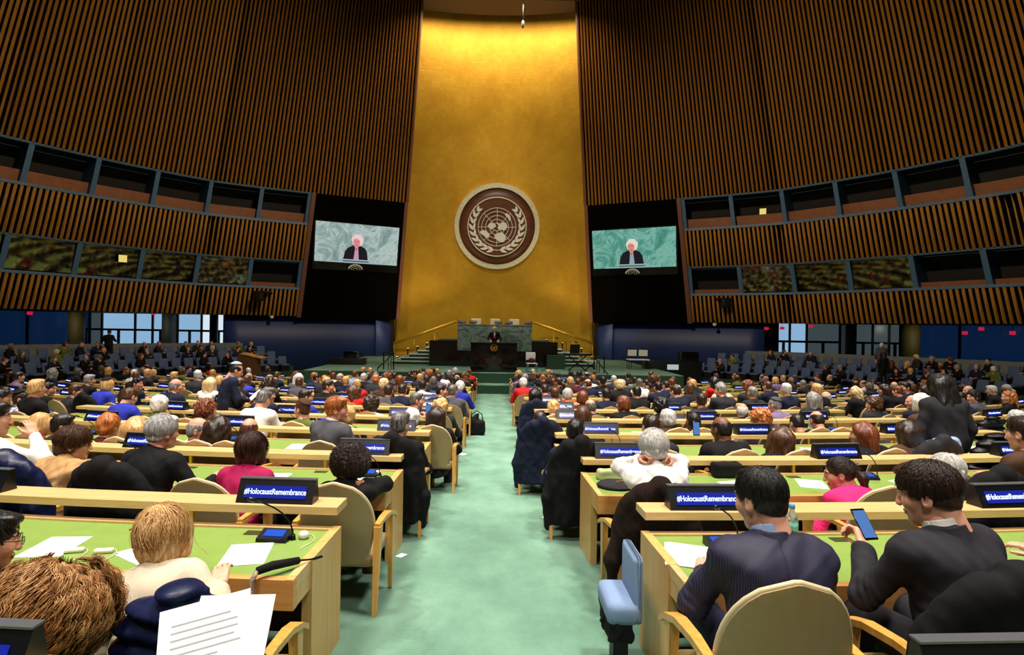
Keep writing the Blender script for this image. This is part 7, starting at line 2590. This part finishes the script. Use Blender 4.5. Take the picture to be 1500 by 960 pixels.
paper(1, -2.25, -0.42, 10, 'white sheet at the left edge of the nearest left desk')
paper(1, 1.03, -0.34, -18, 'stack of white folders at the aisle end of the nearest right desk', 0.24, 0.31, 4)
paper(1, 1.52, -0.42, 8, 'white sheet between the two dark suits on the nearest right desk')
paper(1, 2.25, -0.40, -35, 'white sheets at the right edge of the nearest right desk', n=3)
paper(2, -1.82, -0.35, 5, 'white sheets in front of the magenta sweater', n=2)
paper(2, -1.12, -0.42, -10, 'white sheet under the elbow of the curly-haired person')
paper(2, 2.05, -0.38, 12, 'white sheet left of the pink jacket')
paper(2, 2.72, -0.34, -25, 'white sheet right of the pink jacket')
paper(2, 3.62, -0.38, 20, 'white sheet by the hand at the right edge')
cnt = {}
for i in range(3, 10):
    for sx in (-1, 1):
        for k in range(7):
            if rnd.random() < 0.42:
                x = sx * (1.25 + 0.8 * k + rnd.uniform(-0.2, 0.2))
                X, Y, Z, a = desk_top(i, x, -0.35)
                if not seen(X, Y, -0.2):
                    continue
                c_ = cnt[(i, sx)] = cnt.get((i, sx), 0) + 1
                paper(i, x, -0.33 + rnd.uniform(-0.08, 0.08), rnd.uniform(-35, 35), 'white papers on the %s %s desk, %s pile from the aisle' % (ORD[i], SIDE[sx], ORD[c_]), n=rnd.choice((1, 2)), group='loose papers on the desks')
def bottle(i, x, off, label):
    X, Y, Z, a = desk_top(i, x, off)
    root = thing('water_bottle', label, 'bottle', (X, Y, Z))
    if 'clear_plastic' not in M:
        nt = NT('clear_plastic'); nt.b.inputs['Transmission Weight'].default_value = 0.85; nt.b.inputs['Roughness'].default_value = 0.08; nt.b.inputs['Base Color'].default_value = (0.85, 0.93, 0.93, 1); nt.b.inputs['IOR'].default_value = 1.25
        M['clear_plastic'] = nt.m
    b = MB(); b.lathe([(0.030, 0.0), (0.033, 0.006), (0.033, 0.05), (0.030, 0.055), (0.033, 0.06), (0.033, 0.13), (0.028, 0.155), (0.013, 0.185), (0.013, 0.20)], 20); b.build('body', M['clear_plastic'], root)
    b = MB(); b.lathe([(0.0336, 0.065), (0.0336, 0.122)], 20); b.build('label_band', mat('green_white_label', '#5f9a86', 0.5, var=0.6, scale=40), root)
    b = MB(); b.lathe([(0.016, 0.198), (0.016, 0.216), (0.014, 0.219)], 16); b.build('cap', mat('blue_cap', '#4a90d8', 0.4), root)
bottle(1, 1.68, -0.16, 'water bottle with blue cap between the dark suits')
bottle(4, 4.25, -0.1, 'water bottle with green label beside the bald person')
bottle(4, 5.05, -0.1, 'water bottle on the fourth right desk, nearer the right edge')
def earpiece(i, x, off, label, yaw=0, long_=False):
    X, Y, Z, a = desk_top(i, x, off)
    root = thing('earpiece', label, 'earpiece', (X, Y, Z), math.radians(yaw))
    b = MB()
    if long_:
        b.box(-0.045, 0.045, -0.018, 0.018, 0.0, 0.022, bev=0.010)
    else:
        b.lathe([(0.02, 0.0), (0.03, 0.012), (0.028, 0.03), (0.012, 0.04)], 14)
    b.build('shell', mat('ivory_plastic', '#ddd6c4', 0.4), root)
    b = MB()
    pts = [(0.02 + 0.05 * t + 0.03 * math.sin(5 * t), 0.02 - 0.16 * t + 0.03 * math.cos(4 * t), 0.004) for t in [k / 14 for k in range(15)]]
    b.tube(pts, 0.0022, 5); b.build('cord', mat('ivory_plastic', '#ddd6c4', 0.4), root)
earpiece(1, -1.03, -0.17, 'round ivory earpiece beside the microphone on the nearest left desk')
earpiece(1, -2.10, -0.47, 'ivory earpiece handset, left one of two on the nearest left desk', 15, True)
earpiece(1, -1.95, -0.46, 'ivory earpiece handset, right one of two on the nearest left desk', 12, True)
earpiece(2, -0.98, -0.17, 'ivory earpiece near the aisle end of the second left desk')
X, Y, Z, a = desk_top(1, -1.62, -0.52)
phone(X, Y, Z + 0.006, rot3(-62, 0, 0), 'dark phone lying face up on the nearest left desk')
X, Y, Z, a = desk_top(2, -0.97, -0.36)
phone(X, Y, Z + 0.006, rot3(-70, 0, 0), 'phone lying near the aisle end of the second left desk')
# sockets under the desk cover, small dark plates set in the tops
for sx in (-1, 1):
    for k, (i, x) in enumerate([(1, 1.33), (1, 2.0), (2, 1.5), (2, 2.7)]):
        X, Y, Z, a = desk_top(i, sx * x, -0.115)
        b = MB(); b.box(-0.055, 0.055, -0.03, 0.03, 0.0, 0.004, bev=0.001)
        o = b.build('desk_plate', mat('olive_plate', '#4d4a22', 0.4, 0.4), None, (X, Y, Z)); o.rotation_euler = (0, 0, a)
        tag(o, 'small dark plate set in the %s %s desk, %s' % (ORD[i], SIDE[sx], 'nearer the aisle' if k % 2 == 0 else 'farther from the aisle'), 'plate')
# cap and light bag at the aisle end of the second right desk
X, Y, Z, a = desk_top(2, 0.99, -0.42)
S = SDF((-0.2, -0.2, -0.01), (0.2, 0.2, 0.12), 0.007)
S.ell((0, 0, 0.02), (0.15, 0.11, 0.035)); S.ell((0.02, -0.03, 0.015), (0.13, 0.11, 0.02)); S.noise(0.004, 40, 2); S.plane_cut((0, 0, 0.0), (0, 0, -1))
v, q = S.mesh()
root = link('flat_cap', np_mesh('flat_cap', v, q, [TOP['charcoal']]), None, (X, Y, Z), 0.1)
tag(root, 'dark cap with gold stitching at the aisle end of the second right desk', 'cap')
b = MB()
for k in range(5):
    leaf(b, 0.0 + 0.018 * k, -0.04 + 0.006 * k, 0.3, 0.03, 0.012, 0.05, 0.056)
b.build('gold_stitching', M['goldplain'], root)
X, Y, Z, a = desk_top(2, 1.02, -0.19)
S = SDF((-0.2, -0.12, -0.01), (0.2, 0.12, 0.16), 0.008)
S.rbox((0, 0, 0.04), (0.12, 0.055, 0.05), 0.03); S.noise(0.008, 30, 4); S.plane_cut((0, 0, 0.0), (0, 0, -1))
v, q = S.mesh()
tag(link('soft_bag', np_mesh('soft_bag', v, q, [cloth('pale_green', '#a9b07c')]), None, (X, Y, Z), 0.0), 'pale green soft bag behind the dark cap', 'bag')
# black case on the second right desk, bags by the aisle
X, Y, Z, a = desk_top(2, 2.08, -0.10)
S = SDF((-0.25, -0.12, -0.01), (0.25, 0.12, 0.22), 0.008)
S.rbox((0, 0, 0.065), (0.13, 0.06, 0.065), 0.03); S.cone((0.12, 0, 0.03), (0.19, -0.02, 0.02), 0.02, 0.014); S.noise(0.004, 40, 6); S.plane_cut((0, 0, 0.0), (0, 0, -1))
v, q = S.mesh()
tag(link('camera_case', np_mesh('camera_case', v, q, [TOP['black']]), None, (X, Y, Z), 0.05), 'soft black case on the desk left of the pink jacket', 'bag')
def bag(x, y, label, m, sc=1.0, seed=1, name='shoulder_bag'):
    S = SDF((-0.3, -0.25, -0.01), (0.3, 0.25, 0.6), 0.012)
    S.rbox((0, 0, 0.15), (0.17, 0.11, 0.15), 0.07); S.cone((-0.05, 0, 0.28), (0.02, 0, 0.40), 0.08, 0.03, 0.05); S.noise(0.012, 22, seed); S.plane_cut((0, 0, 0.0), (0, 0, -1))
    v, q = S.mesh()
    o = link(name, np_mesh(name, v, q, [m]), None, (x, y, floor_z(y)))
    o.scale = (sc,) * 3
    tag(o, label, 'bag')
    b = MB(); b.tube([(-0.12, 0, 0.27), (-0.10, 0.02, 0.40), (0.0, 0.03, 0.47), (0.10, 0.02, 0.40), (0.12, 0, 0.27)], 0.012, 6); b.build('strap', m, o)
bag(-0.36, 12.8, 'black bag standing in the aisle by the left desks', TOP['black'], 1.15)
# blue seat and the walking stick
root = thing('jump_seat', 'light blue upholstered seat facing the aisle at the nearest right desk end', 'seat', (0.765, 3.10, floor_z(3.10)))
LB = cloth('light_blue_seat', '#7f95b8', 0.7)
b = MB(); b.box(-0.155, 0.02, -0.16, 0.16, 0.28, 0.40, bev=0.04); b.build('seat', LB, root)
b = MB(); b.box(-0.02, 0.035, -0.15, 0.15, 0.28, 0.635, M=Matrix.Translation((0.0, 0, 0)), bev=0.03); b.build('backrest', LB, root)
S = SDF((-0.25, -0.25, 0.1), (0.1, 0.25, 0.34), 0.009)
S.rbox((-0.08, 0, 0.24), (0.06, 0.15, 0.05), 0.01); S.noise(0.012, 90, 3, (1, 1, 0.05))
v, q = S.mesh()
link('hanging_fringe', np_mesh('fringe', v, q, [TOP['black']]), root)
b = MB(); b.box(-0.10, -0.02, -0.05, 0.05, 0.0, 0.28); b.build('base', M['black'], root)
root = thing('walking_stick', 'walking stick with black grip and speckled shaft leaning on the nearest left desk', 'walking stick')
X, Y, Z, a = desk_top(1, -0.98, -0.60)
b = MB(); b.tube([(X - 0.07, Y - 0.10, Z + 0.045), (X - 0.02, Y - 0.05, Z + 0.05), (X + 0.07, Y + 0.05, Z + 0.035)], [0.018, 0.021, 0.017], 10); b.build('grip', TOP['black'], root)
b = MB(); b.tube([(X - 0.07, Y - 0.10, Z + 0.045), (X - 0.085, Y - 0.125, Z + 0.01), (X - 0.075, Y - 0.14, Z - 0.10), (X - 0.03, Y - 0.13, floor_z(Y) + 0.0)], 0.0125, 10); b.build('shaft', mat('speckled_shaft', '#8a7466', 0.5, var=0.75, scale=120), root)
b = MB(); b.tube([(X + 0.07, Y + 0.05, Z + 0.035), (X + 0.11, Y + 0.10, Z + 0.02), (X + 0.16, Y + 0.12, Z + 0.03), (X + 0.17, Y + 0.10, Z + 0.035), (X + 0.13, Y + 0.075, Z + 0.03)], 0.0045, 6); b.build('wrist_loop', TOP['black'], root)
# sheaf of papers in the lower left, standing on the ledge of the nearest desk
root = thing('paper_sheaf', 'sheaf of printed white sheets standing tilted at the bottom left', 'paper')
c0 = at(303, 900, 1.36)
M4 = Matrix.Translation((c0.x, 1.37, c0.z - 0.115)) @ Matrix.Rotation(math.radians(-38), 4, 'X') @ Matrix.Rotation(math.radians(-16), 4, 'Y')
b = MB(); b.box(-0.12, 0.10, -0.001, 0.001, -0.14, 0.14, M=M4); b.build('front_sheet', M['white'], root)
b = MB(); b.box(-0.06, 0.13, 0.003, 0.006, -0.14, 0.145, M=M4 @ Matrix.Rotation(math.radians(14), 4, 'Y')); b.build('rear_sheet', M['white'], root)
b = MB()
for k in range(13):
    L = rnd.uniform(0.10, 0.17)
    b.box(-0.09, -0.09 + L, -0.0016, -0.0011, 0.095 - 0.017 * k, 0.0985 - 0.017 * k, M=M4)
b.build('printed_lines', mat('grey_print', '#a9a9ad', 0.8), root)
# scraps on the carpet
for k, (px, py, sz) in enumerate([(676, 666, 0.16), (801, 758, 0.10), (756, 687, 0.06), (588, 815, 0.08)]):
    u, v_ = px - 724, 480 - py
    v0 = u * math.sin(ROLL) + v_ * math.cos(ROLL)
    d = EYE / (-v0 / FPX - 0.062)
    p = at(px, py, d)
    b = MB(); b.box(-sz / 2, sz / 2, -sz * 0.4, sz * 0.4, 0.001, 0.006)
    o = b.build('paper_scrap', M['white'], None, (p.x, p.y, floor_z(p.y) + 0.001)); o.rotation_euler = (math.atan(-0.062), 0, rnd.uniform(0, 3))
    tag(o, 'scrap of white paper on the carpet, %s' % ['by the far left desks', 'by the right desk under a black coat', 'near the middle of the aisle', 'by the second left desk'][k], 'paper')
# phones held up in the crowd
for px, row, dx, dz_, lb in [(606, 4, 0.18, 1.20, 'phone raised by the white-haired person in pale blue'), (1062, 3, -0.22, 1.06, 'phone with a bright picture held up beside the bald person'), (1120, 4, -0.14, 0.86, 'phone held low by the curly ginger-haired person'), (28, 4, 0.30, 0.84, 'phone held by the person in plaid shirt')]:
    o = find_person(px, row)
    phone(o.location.x + dx, o.location.y + 0.36, o.location.z + dz_ * o.scale.z, rot3(0, 80, 0), lb)
